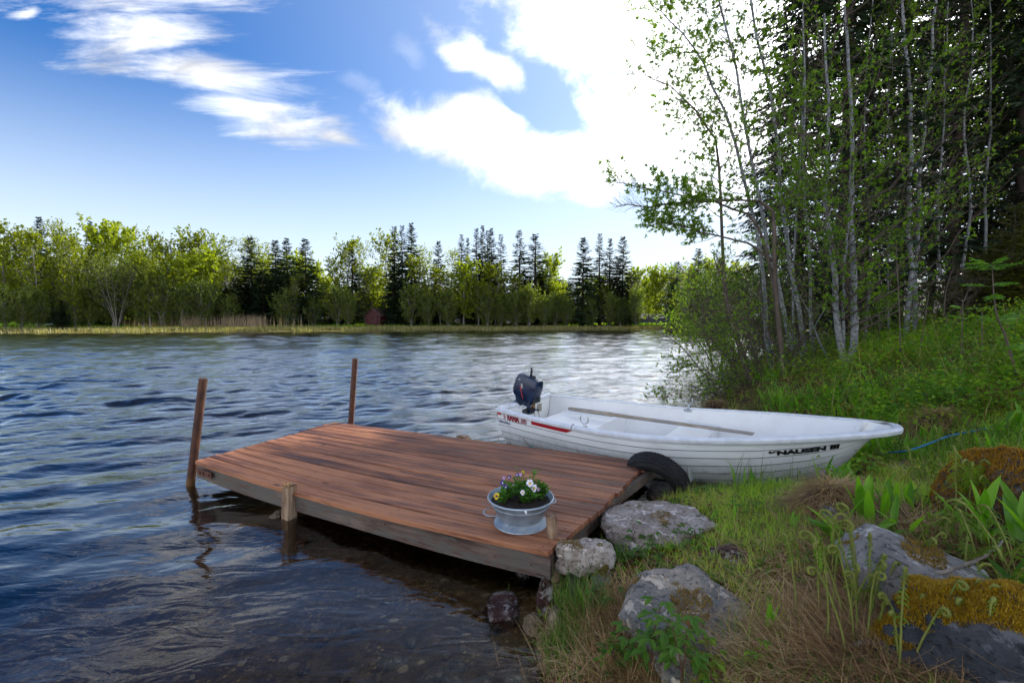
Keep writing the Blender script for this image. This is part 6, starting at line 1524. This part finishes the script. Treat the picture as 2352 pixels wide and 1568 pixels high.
# ================================================================ ground cover
def in_jetty(x, y):
    q = np.stack([x, y], -1)-JA[:2]; e1 = (JB-JA)[:2]; e2 = (JD-JA)[:2]; Mx = np.linalg.inv(np.array([e1, e2]).T); c = q@Mx.T
    return (c[:, 0] > -.02) & (c[:, 0] < 1.03) & (c[:, 1] > -.02) & (c[:, 1] < 1.0)
def in_boat(x, y, m=.0):
    t_, w_ = boat_tw(x, y); return (t_ > -.02) & (t_ < 1.0) & (np.abs(w_) < half_b(np.clip(t_, 0, 1))*.86+m-.10)
def in_rock(x, y, f=.86):
    r = np.zeros(x.shape, bool)
    for c, a, b, h, rz in ROCKS[:22]:
        dx, dy = x-c[0], y-c[1]; u = dx*cos(rz)+dy*sin(rz); v = -dx*sin(rz)+dy*cos(rz); r |= (u/a)**2+(v/b)**2 < f*f
    return r
def scatter(n, rng, x0, x1, y0, y1, smin=.0, smax=99, dens=None, rock=True, boat=0.):
    """points on land between distances; density falls with distance from the lens so the ground stays covered"""
    X = [];
    tot = 0
    for _ in range(40):
        m = n*3; x = rng.uniform(x0, x1, m); y = y0*(y1/y0)**rng.random(m) if y0 > 0 else rng.uniform(y0, y1, m)
        s = sdist(x, y, near_poly); k = (s > smin) & (s < smax) & ~in_jetty(x, y) & ~in_boat(x, y, boat)
        if rock: k &= ~in_rock(x, y)
        if dens is not None: k &= rng.random(m) < dens(x, y, s)
        x, y = x[k], y[k]; X.append(np.stack([x, y, height(x, y)], -1)); tot += len(x)
        if tot >= n: break
    return np.concatenate(X)[:n]
def nz(x, y, f, o=0): return vnoise(np.stack([x*f+o, y*f, x*0], -1))*.5+.5
r = np.random.default_rng(20)
# short green grass on the foreground bank
def d_grass(x, y, s): return np.clip(nz(x, y, 2.1)*2.2-.75-np.clip((2.7-y)*.4, 0, .3), .05, 1)*np.where(y > 4.7+.25*x, .10, 1)
p = scatter(90000, r, -.4, 7.5, 1.0, 14, .02, dens=d_grass); n = len(p)
mb = MB(); mb.add(*blades(p, r.random(n)*6.28, r.uniform(.1, .9, n), r.uniform(.03, .11, n)*(1+.05*p[:, 1]), r.uniform(.002, .0045, n)*(1+.1*p[:, 1]), r.uniform(.2, 1., n), 3))
tag(mb.build('grass', M['grass']), kind='stuff')
# dry grass litter
def d_straw(x, y, s): return np.clip(nz(x, y, 1.5, 7)*2.2-.75+np.clip((2.9-y)*.5, 0, .5), .06, 1)*np.where(y > 6, .35, 1)
p = scatter(38000, r, -.3, 6.5, .9, 9, .03, dens=d_straw); n = len(p); p[:, 2] += r.uniform(0, .018, n)
mb = MB(); mb.add(*blades(p, r.random(n)*6.28, r.uniform(1.0, 1.65, n), r.uniform(.05, .2, n), r.uniform(.0016, .0038, n), r.uniform(-.35, .45, n), 3))
# denser mats: fern bed, mound, shore edge
def mat_at(px, py, rad, n, ln, up=.0, lean=(1.0, 1.6), w=(.002, .004)):
    c = hit(px, py); q = c+np.stack([r.normal(0, rad, n), r.normal(0, rad*.8, n), np.zeros(n)], -1)
    k = ~in_jetty(q[:, 0], q[:, 1]) & ~in_boat(q[:, 0], q[:, 1]); q = q[k]; n = len(q)
    q[:, 2] = height(q[:, 0], q[:, 1])+up*np.exp(-((q[:, 0]-c[0])**2+(q[:, 1]-c[1])**2)/(rad*rad*1.2))+r.uniform(0, .02, n)
    mb.add(*blades(q, r.random(n)*6.28, r.uniform(*lean, n), r.uniform(ln*.4, ln, n), r.uniform(*w, n), r.uniform(-.2, .7, n), 3))
mat_at(1960, 1500, .22, 2600, .26); mat_at(1850, 1480, .22, 2200, .2); mat_at(1500, 1500, .20, 1800, .22, lean=(.6, 1.5)); mat_at(2100, 1540, .22, 2200, .28)
mat_at(1470, 1400, .10, 700, .2, lean=(.5, 1.5)); mat_at(1400, 1470, .12, 900, .22, lean=(.5, 1.5)); mat_at(1900, 1260, .22, 1500, .22); mat_at(1860, 1190, .18, 1500, .2); mat_at(2230, 1230, .2, 1000, .2)
mat_at(2150, 1090, .3, 1500, .25); mat_at(1720, 1180, .2, 900, .16)
tag(mb.build('dry_grass', M['straw']), kind='stuff')
# straw mounds: countable heaps of their own
def mound(seed, px, py, rad, hgt, n, ln, label):
    r = np.random.default_rng(seed); c = hit(px, py); a = r.random(n)*6.28; q = np.sqrt(r.random(n)); x = c[0]+rad*q*np.cos(a); y = c[1]+rad*.75*q*np.sin(a)
    z = height(x, y)+hgt*(1-q**2)**.8; P = np.stack([x, y, z], -1)-c; m_ = MB(); az = a+r.normal(0, .9, n); m_.add(*blades(P, az, 1.15+.5*q+r.normal(0, .2, n), r.uniform(.4, 1, n)*ln, r.uniform(.002, .0045, n), r.uniform(.1, .7, n), 4))
    core = ICO4[0]*np.array([rad*.85, rad*.62, hgt*.95]); core[:, 2] -= .01; m_.add(core, [ICO4[1]], 1)
    o = m_.build('straw_tuft', [M['straw'], M['soil']]); o.location = tuple(c); return tag(o, label, 'dry grass tuft')
mound(31, 1908, 1162, .22, .13, 2600, .22, 'rounded mound of flattened straw in front of the boat bow')
mound(32, 2147, 985, .20, .16, 1500, .26, 'orange brown straw tuft above the blue rope')
mound(33, 2290, 935, .2, .12, 900, .25, 'small straw tuft near the right edge on the slope')
mound(34, 1640, 935, .2, .12, 700, .25, 'straw tuft at the lake edge behind the boat')
# moss tufts
def moss(pts_, m, name, n_each, rad, ln=.016):
    mb = MB()
    for (px, py, k) in pts_:
        c = hit(px, py); n = n_each; q = c+np.stack([r.normal(0, rad*k, n), r.normal(0, rad*k*.8, n), 0*np.arange(n)], -1); kk = ~in_jetty(q[:, 0], q[:, 1]) & ~in_boat(q[:, 0], q[:, 1]); q = q[kk]; n = len(q); q[:, 2] = height(q[:, 0], q[:, 1])
        mb.add(*blades(q, r.random(n)*6.28, r.uniform(0, .9, n), r.uniform(.4, 1.2, n)*ln, r.uniform(.002, .004, n), .5, 2))
    return tag(mb.build(name, m), kind='stuff')
moss([(1660, 1290, 1.3), (1720, 1330, 1), (1600, 1262, .8), (1540, 1250, .7), (1760, 1290, .9), (1850, 1330, 1), (1800, 1400, 1.1), (1690, 1240, .8), (2050, 1100, 1), (1900, 1400, 1), (2100, 1130, 1), (1480, 1300, .5), (2180, 900, 2)], M['moss'], 'moss', 2600, .13)
def rock_moss(o, m, n, lo, ln, thr=.55, hard=None):
    """tufts rooted on the upward faces of a boulder: a part of it"""
    me = o.data; V = np.empty(len(me.vertices)*3); me.vertices.foreach_get('co', V); V = V.reshape(-1, 3); N = np.empty(len(me.vertices)*3); me.vertices.foreach_get('normal', N); N = N.reshape(-1, 3)
    F_ = np.array([p.vertices[:] for p in me.polygons]); C = V[F_].mean(1); Nn = nrm(N[F_].mean(1)); A = np.linalg.norm(np.cross(V[F_[:, 1]]-V[F_[:, 0]], V[F_[:, 2]]-V[F_[:, 0]]), axis=1)
    kk = (Nn[:, 2] > thr) & (fbm(C*4+3, 3) > lo)
    if hard is not None: kk &= hard(C)
    C, Fk, Nn, A = C[kk], F_[kk], Nn[kk], A[kk]
    if not len(C): return
    i = r.choice(len(C), n, p=A/A.sum()); b = r.dirichlet((1, 1, 1), n); P = (V[Fk[i]]*b[..., None]).sum(1); mb = MB()
    mb.add(*blades(P, r.random(n)*6.28, r.uniform(0, 1.1, n), r.uniform(.4, 1.2, n)*ln, r.uniform(.0025, .005, n), .6, 2)); q = mb.build('moss_cap', m); q.parent = o
byl = {o.get('label'): o for o in COL.objects if o.get('category') == 'rock'}
rock_moss(byl['tall boulder covered in orange moss at the right edge'], M['moss_orange'], 55000, -1.2, .018, -.1)
rock_moss(byl['dark boulder with a golden moss cap in the bottom right corner'], M['moss_gold'], 60000, -1.1, .015, .5)
rock_moss(byl['big blue grey boulder with lichen spots in the foreground'], M['moss'], 1500, .45, .016, .3)
rock_moss(byl['large flat pinkish boulder between the jetty end and the boat'], M['moss'], 500, .65, .012, .6)
rock_moss(byl['pale angular rock with a rusty moss patch resting on the jetty corner'], M['moss'], 700, .2, .010, .6, lambda C: C[:, 0] < .02)
rock_moss(byl['flat grey slab rock behind the curled ferns'], M['moss'], 1800, .5, .014, .6)
# low leafy undergrowth on the slope
def d_und(x, y, s): return np.clip((s-.5)*.5, 0, 1)*np.clip((y-3.2)*.6, .0, 1)*np.clip(nz(x, y, 1.2, 3)*5-2.3, .02, 1)
p = scatter(6500, r, 1.5, 16, 3.3, 16, .35, dens=d_und); n = len(p); mb = MB()
hgt = r.uniform(.12, .42, n)*(1+.03*p[:, 1]); az = r.random(n)*6.28; tipd = np.stack([np.cos(az)*.25, np.sin(az)*.25, 1+0*az], -1)*hgt[:, None]
Kk = 9; ii = np.repeat(np.arange(n), Kk); f = r.uniform(.3, 1, len(ii))[:, None]; q = p[ii]+tipd[ii]*f+r.normal(0, .045, (len(ii), 3)); d = r.normal(size=(len(ii), 3)); d[:, 2] = d[:, 2]*.4+.1
sz = r.uniform(.02, .055, len(ii))*(1+.05*p[ii, 1]); mb.add(*leaves(q, d, r.normal(size=(len(ii), 3))*.5+[0, 0, 1], sz, sz*.55, .2, 'diamond'))
tag(mb.build('undergrowth', M['leaf_shrub']), kind='stuff')
mb = MB(); p = scatter(7000, r, 1.2, 14, 3.4, 15, .5, dens=lambda x, y, s: np.clip(nz(x, y, 1.0, 11)*4-1.9, 0, 1)); n = len(p)
mb.add(*blades(p, r.random(n)*6.28, r.uniform(.1, .7, n), r.uniform(.14, .34, n), r.uniform(.016, .034, n), r.uniform(.2, .9, n), 4, 'lance', .35))
tag(mb.build('broad_grass', M['leaf_lily']), kind='stuff')
mb = MB(); p = scatter(9000, r, 1.2, 16, 3.2, 16, .4, dens=lambda x, y, s: np.clip(nz(x, y, 1.1, 23)*4-2., 0, 1)); n = len(p)
mb.add(*blades(p, r.random(n)*6.28, r.uniform(.1, .8, n), r.uniform(.15, .4, n), r.uniform(.004, .008, n), r.uniform(.3, 1.2, n), 4))
tag(mb.build('tall_grass', M['slope_grass']), kind='stuff')
# brown leaf litter showing between the herbs
mb = MB(); p = scatter(16000, r, .3, 15, 1.4, 15, .1); n = len(p); d = r.normal(size=(n, 3)); d[:, 2] *= .25; sz = r.uniform(.02, .055, n)*(1+.06*p[:, 1]); mb.add(*leaves(p+[0, 0, .015], d, r.normal(size=(n, 3))*.4+[0, 0, 1], sz, sz*.6, .3))
tag(mb.build('leaf_litter', M['litter']), kind='stuff')
# bilberry and fern carpet further up the slope and under the trees
mb = MB(); n = 70000; x = r.uniform(2, 20, n*2); y = 3.6*(30/3.6)**r.random(n*2); s = sdist(x, y, near_poly); cl = nz(x, y, .8, 41)*.6+nz(x, y, 2.6, 5)*.4; k = (s > .9) & (cl+r.normal(0, .05, len(x)) > .47) & ~in_boat(x, y, .2); x, y, cl = x[k][:n], y[k][:n], cl[k][:n]; n = len(x)
z = height(x, y)+r.random(n)*np.clip((cl-.42)*2.2, .05, .6); d = r.normal(size=(n, 3)); d[:, 2] = np.abs(d[:, 2])*.5; sz = r.uniform(.014, .030, n)*(1+.13*y); mb.add(*leaves(np.stack([x, y, z], -1), d, r.normal(size=(n, 3))*.5+[0, 0, 1], sz, sz*.5, .2))
tag(mb.build('bilberry_carpet', M['leaf_bilberry']), kind='stuff')
# dead stalks and old bracken standing and lying on the slope
mb = MB(); p = scatter(1900, r, 1.5, 15, 3.9, 15, .5, boat=.5); n = len(p); mb.add(*blades(p, r.random(n)*6.28, r.uniform(.1, 1.4, n), r.uniform(.2, .75, n), r.uniform(.004, .008, n), r.uniform(-.2, .6, n), 4))
p = scatter(9000, r, 2.0, 15, 4.5, 15, .6, dens=lambda x, y, s: np.clip(nz(x, y, .9, 61)*3-1.5, 0, 1)); n = len(p); mb.add(*blades(p+[0, 0, .03], r.random(n)*6.28, r.uniform(.8, 1.6, n), r.uniform(.12, .4, n), r.uniform(.005, .011, n), r.uniform(-.2, .6, n), 3))
tag(mb.build('dead_stalks', M['straw']), kind='stuff')
# small herbs and seedlings in the short grass
p = scatter(3200, r, 0, 5, 1.2, 7, .05, dens=lambda x, y, s: np.clip(nz(x, y, 2.3, 31)*2-.6, .05, 1)); n = len(p); mb = MB()
ii = np.repeat(np.arange(n), 6); a = r.random(len(ii))*6.28; d = np.stack([np.cos(a), np.sin(a), r.uniform(.1, .9, len(ii))], -1); sz = r.uniform(.018, .05, len(ii))
mb.add(*leaves(p[ii]+[0, 0, .012], d, np.tile([0, 0, 1.], (len(ii), 1)), sz, sz*.42, .25, 'ovate'))
tag(mb.build('herbs', M['leaf_rasp']), kind='stuff')
# ================================================================ individual plants
def lily(seed, px, py, n, ln, wd, label, lean=(.05, .5), base=.05, curl=(.1, .7), az=None, cat='plant', name='lily_plant'):
    r = np.random.default_rng(seed); c = hit(px, py); m_ = MB(); P = np.stack([r.normal(0, base, n), r.normal(0, base*.8, n), 0*np.arange(n)-.01], -1)
    a = r.random(n)*6.28 if az is None else r.normal(az, .5, n)
    m_.add(*blades(P, a, r.uniform(*lean, n), ln*r.uniform(.65, 1.1, n), wd*r.uniform(.7, 1.15, n), r.uniform(*curl, n), 7, 'lance', .3)); e = thing(name, tuple(c), label, cat)
    m_.build('leaves', M['leaf_lily'], e)
    s = MB(); n2 = max(2, n//3); PP = np.zeros((n2, 5, 3)); aa = r.random(n2)*6.28
    for k in range(5): PP[:, k, 0] = P[:n2, 0]+np.cos(aa)*.01*k; PP[:, k, 1] = P[:n2, 1]+np.sin(aa)*.01*k; PP[:, k, 2] = ln*.10*k-.02
    s.add(*tubes(PP, np.tile(np.linspace(.004, .002, 5), (n2, 1)), 5)); s.build('stem', M['stem_green'], e); return e
lily(1, 1925, 1118, 22, .23, .038, 'dense clump of upright green lily leaves against the boat bow', base=.10)
lily(2, 1993, 1200, 14, .27, .050, 'tall fresh lily clump right of the straw mound', base=.05, lean=(0, .3))
lily(3, 1960, 1092, 10, .20, .034, 'small lily clump below the curving stem of the bow', base=.06)
lily(4, 2068, 1168, 9, .19, .034, 'loose lily clump between the straw mound and the mossy boulder', base=.05)
lily(5, 1948, 1246, 7, .24, .060, 'broad lily leaves bending left over the grass', lean=(.5, 1.1), az=2.9, base=.03)
lily(6, 1998, 1262, 5, .26, .05, 'long arched lily leaf with water drops above the ferns', lean=(.6, 1.1), az=.3, base=.03)
lily(7, 2272, 1048, 10, .20, .034, 'yellow green lily fan at the end of the blue rope', lean=(.1, .8), base=.04)
lily(8, 2330, 1260, 11, .30, .062, 'big dark lily leaves at the right edge below the mossy boulder', base=.06)
lily(9, 2175, 1165, 6, .22, .042, 'drooping lily leaves left of the tall ferns', lean=(.2, .9))
lily(10, 1773, 1462, 3, .17, .030, 'single narrow lily shoot in the grass right of the blue boulder', lean=(0, .15), base=.01, curl=(0, .2))
lily(11, 1630, 1206, 3, .13, .030, 'bright lily shoot growing at the edge of the flat pinkish boulder', lean=(.1, .6), base=.008)
lily(12, 2340, 990, 9, .26, .045, 'lily leaves on the right frame edge above the orange boulder', lean=(.1, .8))
lily(13, 1795, 960, 12, .25, .04, 'lily clump behind the middle of the boat'); lily(14, 2010, 925, 12, .25, .04, 'lily clump behind the bow below the grey sapling'); lily(15, 2225, 900, 14, .27, .045, 'wide lily clump high on the right slope')
lily(16, 2120, 940, 10, .22, .04, 'lily leaves beside the orange straw tuft'); lily(17, 2180, 860, 10, .25, .04, 'upright lily clump under the small sapling'); lily(18, 2320, 880, 12, .3, .05, 'lily clump near the right edge above the rope end')
lily(19, 2300, 1150, 8, .24, .045, 'narrow lily leaves rising in front of the orange moss', lean=(0, .4))
more = [(2112, 1058, 7, .20, .036), (2140, 1010, 8, .22, .036), (2205, 1105, 7, .20, .04), (2240, 1140, 8, .26, .045), (2318, 1085, 9, .24, .045), (2345, 1130, 8, .26, .05), (2095, 1225, 6, .18, .035), (2130, 1200, 5, .15, .03), (2048, 1140, 7, .17, .032), (2265, 945, 10, .22, .04), (2200, 985, 9, .2, .036), (2080, 985, 9, .2, .034), (1885, 945, 10, .22, .036), (1730, 975, 10, .2, .034), (1955, 965, 9, .2, .034), (2305, 1010, 8, .22, .04), (2338, 1190, 8, .22, .045), (2280, 1240, 6, .2, .04), (1842, 1215, 4, .12, .026), (1700, 1205, 4, .11, .022), (1905, 1300, 5, .16, .032), (2335, 1400, 7, .22, .045)]
lk = ['narrow', 'broad', 'drooping', 'upright', 'pale']
for i, (px, py, n, ln, wd) in enumerate(more):
    rank = sorted(q[0] for q in more).index(px)+1; up_ = 'behind the boat' if py < 1000 else 'on the near bank'
    lily(400+i, px, py, n, ln, wd, f'{lk[i % 5]} lily leaf clump {up_}, {ORD[rank]} of the scattered clumps from the left', lean=[(.0, .4), (.2, .8), (.4, 1.), (0, .25), (.1, .6)][i % 5])
# raspberry and other compound leaved shoots
def shoot(seed, px, py, hgt, n, L, label, lean=.2, name='raspberry_plant', m='leaf_rasp', stem='stem_red', off=0., spread=.03, az0=None):
    r = np.random.default_rng(seed); c = hit(px, py, off)+[0, 0, off]; e = thing(name, tuple(c), label, 'plant'); sb, lb = MB(), MB()
    for k in range(n):
        a = r.random()*6.28 if az0 is None else az0+r.normal(0, .6); H = hgt*r.uniform(.6, 1.05); b = np.array([r.normal(0, spread), r.normal(0, spread), -.02]); tip = b+np.array([cos(a)*H*lean, sin(a)*H*lean, H]); P = curve([b, b*.5+tip*.5+r.normal(0, .012, 3), tip], 10); sb.add(*tubes(P, np.linspace(.0032, .0014, 10), 5))
        nl = 5+int(H*12)
        for j in range(nl):
            f = .25+.75*(j+1)/nl; i = int(f*9); a2 = j*2.4+r.random(); d = np.array([cos(a2), sin(a2), .45]); pl = L*r.uniform(.6, 1.05)*(1.15-.4*f); Q = P[i]+d*pl*.45; sb.add(*tubes(np.array([P[i], P[i]*.5+Q*.5, Q]), np.full(3, .001), 3))
            s = nrm(np.cross(d, [0, 0, 1.])); dd = nrm(d*np.array([1, 1, .2]))
            D = np.array([dd-[0, 0, .3], s*.9+dd*.3-[0, 0, .25], -s*.9+dd*.3-[0, 0, .25]]); lb.add(*leaves(np.tile(Q, (3, 1)), D, np.tile([0, 0, 1.], (3, 1))+r.normal(0, .15, (3, 3)), np.array([.62, .5, .5])*pl, np.array([.36, .28, .28])*pl, .18, 'ovate'))
    sb.build('stem', M[stem], e); lb.build('leaves', M[m], e); return e
shoot(1, 1540, 1545, .26, 5, .12, 'raspberry shoots with toothed leaves in front of the blue boulder', off=.05, spread=.06)
shoot(2, 1455, 1510, .22, 5, .10, 'leafy shoots at the shore left of the blue boulder', spread=.06)
shoot(3, 1600, 1560, .16, 4, .10, 'low toothed leaves at the bottom edge below the blue boulder', spread=.06, m='leaf_shrub')
shoot(4, 1410, 1232, .17, 1, .08, 'reddish tipped shoot beside the pale angular rock', lean=.05)
shoot(5, 1500, 1268, .13, 4, .09, 'low nettle like plant behind the blue boulder', spread=.07)
shoot(6, 1590, 1240, .14, 2, .08, 'small dark stemmed shoot in the grass below the flat boulder', spread=.03)
shoot(7, 1450, 1152, .17, 3, .07, 'leafy shoot growing out beside the jetty end', spread=.03)
shoot(8, 1545, 1134, .17, 3, .085, 'fresh green shoot in front of the tyre', spread=.04)
shoot(9, 1640, 1140, .12, 4, .08, 'low leafy plant at the hull below the letters', spread=.06)
shoot(10, 2010, 1100, .24, 4, .12, 'leafy shoot climbing against the boat bow', spread=.05, m='leaf_shrub')
shoot(11, 2040, 1070, .18, 4, .10, 'green leaves by the start of the blue rope', spread=.05)
shoot(12, 1545, 1282, .07, 2, .06, 'small seedling at the upper edge of the blue boulder')
shoot(13, 1830, 940, .4, 6, .12, 'tall leafy herb behind the boat left of the twin alder', spread=.15); shoot(14, 1930, 920, .35, 6, .12, 'herbs at the foot of the twin alder', spread=.15)
shoot(15, 2040, 900, .35, 5, .12, 'herbs right of the twin alder foot', spread=.12); shoot(16, 2180, 960, .3, 5, .12, 'leafy herb above the rope', spread=.12)
shoot(21, 1745, 1180, .10, 5, .07, 'low rosette of leaves in the grass before the bow lettering', spread=.07); shoot(22, 1600, 1262, .10, 4, .07, 'leafy seedlings above the reddish buried rock', spread=.06)
shoot(17, 2250, 1005, .2, 4, .1, 'small herb near the rope end', spread=.08); shoot(18, 1700, 1530, .14, 3, .09, 'small leafy plant in the straw at the bottom edge', spread=.06, m='leaf_shrub')
shoot(19, 1390, 1540, .16, 4, .085, 'dark leaved shoots at the bottom shore edge', spread=.06, m='leaf_shrub'); shoot(20, 1420, 1408, .13, 3, .08, 'light green shoot beside the grass tussock', spread=.04)
spots = [(1780, 905), (1862, 950), (1900, 880), (1985, 960), (2040, 840), (2090, 900), (2140, 800), (2160, 880), (2230, 820), (2290, 800), (2335, 790), (2260, 860), (2110, 960), (2200, 930), (2320, 960), (2345, 900), (2060, 780), (2180, 740), (2250, 730), (2330, 720)]
words = ['tall fern leaved herb', 'pale green herb', 'broad leaved weed', 'thin stemmed herb', 'low spreading weed']
rs = np.random.default_rng(99)
for i, (px, py) in enumerate(spots):
    rank = sorted(q[0] for q in spots).index(px)+1
    shoot(200+i, px, py, rs.uniform(.25, .6), int(rs.integers(2, 5)), rs.uniform(.10, .2), f'{words[i % 5]} on the slope behind the boat, {ORD[rank]} from the left', lean=rs.uniform(.1, .4), name='slope_herb', m=['leaf_rasp', 'leaf_lily', 'leaf_shrub'][i % 3], spread=.1)
# ferns with curled tips
def fern(seed, px, py, n, hgt, label, lean=(.05, .4), spread=.05, curl=1.0, off=0., open_=.5):
    r = np.random.default_rng(seed); c = hit(px, py, off)+[0, 0, off]; e = thing('fern_plant', tuple(c), label, 'fern', 'curled young ferns')
    for k in range(n):
        sb, lb = MB(), MB(); a = r.random()*6.28; H = hgt*r.uniform(.55, 1.08); ln_ = r.uniform(*lean); b = np.array([r.normal(0, spread), r.normal(0, spread*.8), -.02]); h = np.array([cos(a), sin(a), 0.])
        K = 34; pts = [b]; ang = ln_*.3; st = H/24
        for i in range(K-1):
            if i < 22: ang += ln_/22; s_ = st
            else: ang += .62*curl; s_ = st*(.62-.035*(i-22))
            pts.append(pts[-1]+(h*sin(ang)+np.array([0, 0, 1])*cos(ang))*max(s_, .002))
        P = np.array(pts)+np.cumsum(r.normal(0, .0006, (K, 3)), 0); rad = np.linspace(.0038, .0022, K); rad[23:] = np.linspace(.0062, .0035, 11); sb.add(*tubes(P, rad, 6))
        side = np.array([-h[1], h[0], 0]); T = nrm(np.gradient(P, axis=0))
        for i in range(int(r.integers(9, 15)), 32):
            f = (i-7)/25; L = (H*.12*(1-f)**.8*open_*1.7*(1 if i < 23 else .35)+.004)*r.uniform(.45, 1.2)
            if r.random() < .12: continue
            for sd in (-1, 1):
                d = nrm(side*sd*r.uniform(.5, 1.1)+T[i]*r.uniform(.1, .7)+h*r.uniform(-.2, .7)); m_ = 7; q = np.linspace(.1, 1, m_); cur = -1.7*L*q**2*(.45)
                mid = P[i]+d*(L*q)[:, None]*.8+T[i]*(cur)[:, None]
                lb.add(*leaves(mid, np.tile(T[i]*.8+d*.5, (m_, 1)), np.tile(np.cross(d, T[i]), (m_, 1)), np.minimum(.0055, L*.2)*(1.15-q*.7)+.0015, np.minimum(.004, L*.12)+.001, .1)); lb.add(*leaves(mid, np.tile(-T[i]*.8+d*.5, (m_, 1)), np.tile(np.cross(d, T[i]), (m_, 1)), np.minimum(.0055, L*.2)*(1.15-q*.7)+.0015, np.minimum(.004, L*.12)+.001, .1))
                if L > .012: lb.add(*tubes(np.vstack([P[i], mid]), np.full(m_+1, .0009), 3))
        # scale-covered curl
        for i in range(24, K): lb.add(*leaves(np.tile(P[i], (4, 1)), r.normal(size=(4, 3)), r.normal(size=(4, 3)), np.full(4, .008), np.full(4, .006), .1))
        o = sb.build('frond', M['stem_fern'], e, smooth=True); lb.build('pinnae', M['leaf_fern'], o)
    return e
M['stem_fern'] = barkmat('fern_stem', (.10, .11, .02), (.20, .22, .05), 30)
fern(1, 1962, 1500, 6, .40, 'fern cluster with round curled heads left of the golden moss', spread=.05, open_=.22)
fern(2, 1930, 1440, 6, .46, 'taller half open ferns rising beside the grey slab', spread=.05, curl=.75, open_=.42)
fern(3, 2010, 1420, 6, .42, 'half open ferns standing in front of the grey slab', spread=.05, curl=.8, open_=.38)
fern(4, 2060, 1520, 6, .36, 'curled ferns in front of the golden moss boulder', spread=.06, open_=.25)
fern(5, 2160, 1540, 5, .34, 'thick fern stems at the bottom edge in front of the dark boulder', spread=.07, open_=.25)
fern(6, 2260, 1560, 4, .36, 'tall single curled ferns near the bottom right corner', spread=.06, open_=.3)
fern(7, 2240, 1190, 9, .34, 'dense feathery ferns in front of the orange moss boulder', curl=.35, open_=1., spread=.06)
fern(8, 2290, 1340, 7, .34, 'open ferns at the right edge above the golden moss', curl=.3, open_=1.1, lean=(.4, .9), spread=.05)
fern(9, 1880, 1330, 3, .28, 'small curled ferns left of the grey slab', curl=.6, spread=.03)
fern(10, 2100, 1300, 2, .30, 'thin fern leaning over the grey slab', curl=.6, lean=(.3, .6), spread=.02, off=.05)
fern(11, 2215, 1060, 6, .26, 'fern tuft behind the dense ferns', curl=.4, open_=.9, spread=.06)
fern(12, 2110, 1120, 7, .26, 'feathery fern between the straw mound and the blue rope', curl=.45, open_=.9, lean=(.2, .7), spread=.05)
fern(13, 2330, 1110, 7, .30, 'feathery fern at the right edge beside the orange boulder', curl=.4, open_=.9, lean=(.2, .8), spread=.05)
fern(14, 2170, 1250, 6, .28, 'leafy fern behind the grey slab', curl=.4, open_=.9, lean=(.2, .7), spread=.05)
fern(15, 2340, 1450, 5, .30, 'leafy fern in front of the golden moss at the right edge', curl=.4, open_=.8, lean=(.2, .7), spread=.05)
fern(16, 2280, 870, 8, .5, 'large fern high on the right slope', curl=.35, open_=1., lean=(.3, .9), spread=.08)
fern(17, 2140, 850, 8, .45, 'large fern below the white stems', curl=.35, open_=1., lean=(.3, .9), spread=.08)
# grass tussocks by the water
def tussock(seed, px, py, n, ln, rad, label, m='grass_dark', lean=(.05, .7), z=None, wd=(.002, .0045)):
    r = np.random.default_rng(seed); c = hit(px, py) if z is None else U(px, py, z); P = np.stack([r.normal(0, rad, n), r.normal(0, rad*.8, n), 0*np.arange(n)-.01], -1); mb = MB()
    mb.add(*blades(P, r.random(n)*6.28, r.uniform(*lean, n), ln*r.uniform(.4, 1.1, n), r.uniform(*wd, n), r.uniform(.2, 1.1, n), 6)); o = mb.build('grass_tussock', M[m]); o.location = tuple(c); return tag(o, label, 'grass tussock')
tussock(1, 1345, 1412, 520, .24, .06, 'tall fresh green grass tussock on the bank below the pale rock')
tussock(2, 1330, 1466, 320, .15, .06, 'shorter grass tussock hanging over the brown rock')
tussock(3, 1262, 1556, 7, .20, .01, 'few thin reed blades standing in the water by the bank', z=.0, lean=(0, .25), wd=(.003, .005)); tussock(4, 1300, 1548, 7, .24, .012, 'slanting reed blades in the water nearest the bottom edge', z=.0, lean=(0, .35), wd=(.004, .006))
tussock(5, 1440, 1190, 160, .13, .04, 'short grass tuft between the jetty end and the pale rock'); tussock(6, 1418, 1290, 160, .16, .04, 'grass tuft below the small grey rock')
tussock(7, 1560, 1130, 60, .22, .10, 'thin grass blades in front of the tyre and hull'); tussock(8, 1720, 1136, 90, .30, .16, 'long thin grass blades standing before the hull', wd=(.002, .003)); tussock(9, 1850, 1130, 90, .30, .14, 'thin grass blades before the hull under the lettering', wd=(.002, .003))
tussock(10, 1300, 1500, 200, .16, .05, 'drooping grass tuft at the bottom shore edge', lean=(.3, 1.2)); tussock(11, 1690, 1480, 160, .14, .06, 'grass tuft on the lower right side of the blue boulder')
tussock(12, 1158, 1366, 3, .12, .02, 'single green blades poking from the dark water', z=0., lean=(0, .5), wd=(.003, .004))
tussock(13, 1440, 1555, 260, .2, .07, 'pale dry tussock at the bottom edge', m='straw', lean=(.3, 1.2)); tussock(14, 1480, 1400, 160, .2, .04, 'dry reddish grass tuft left of the blue boulder', m='straw', lean=(.2, 1.1))
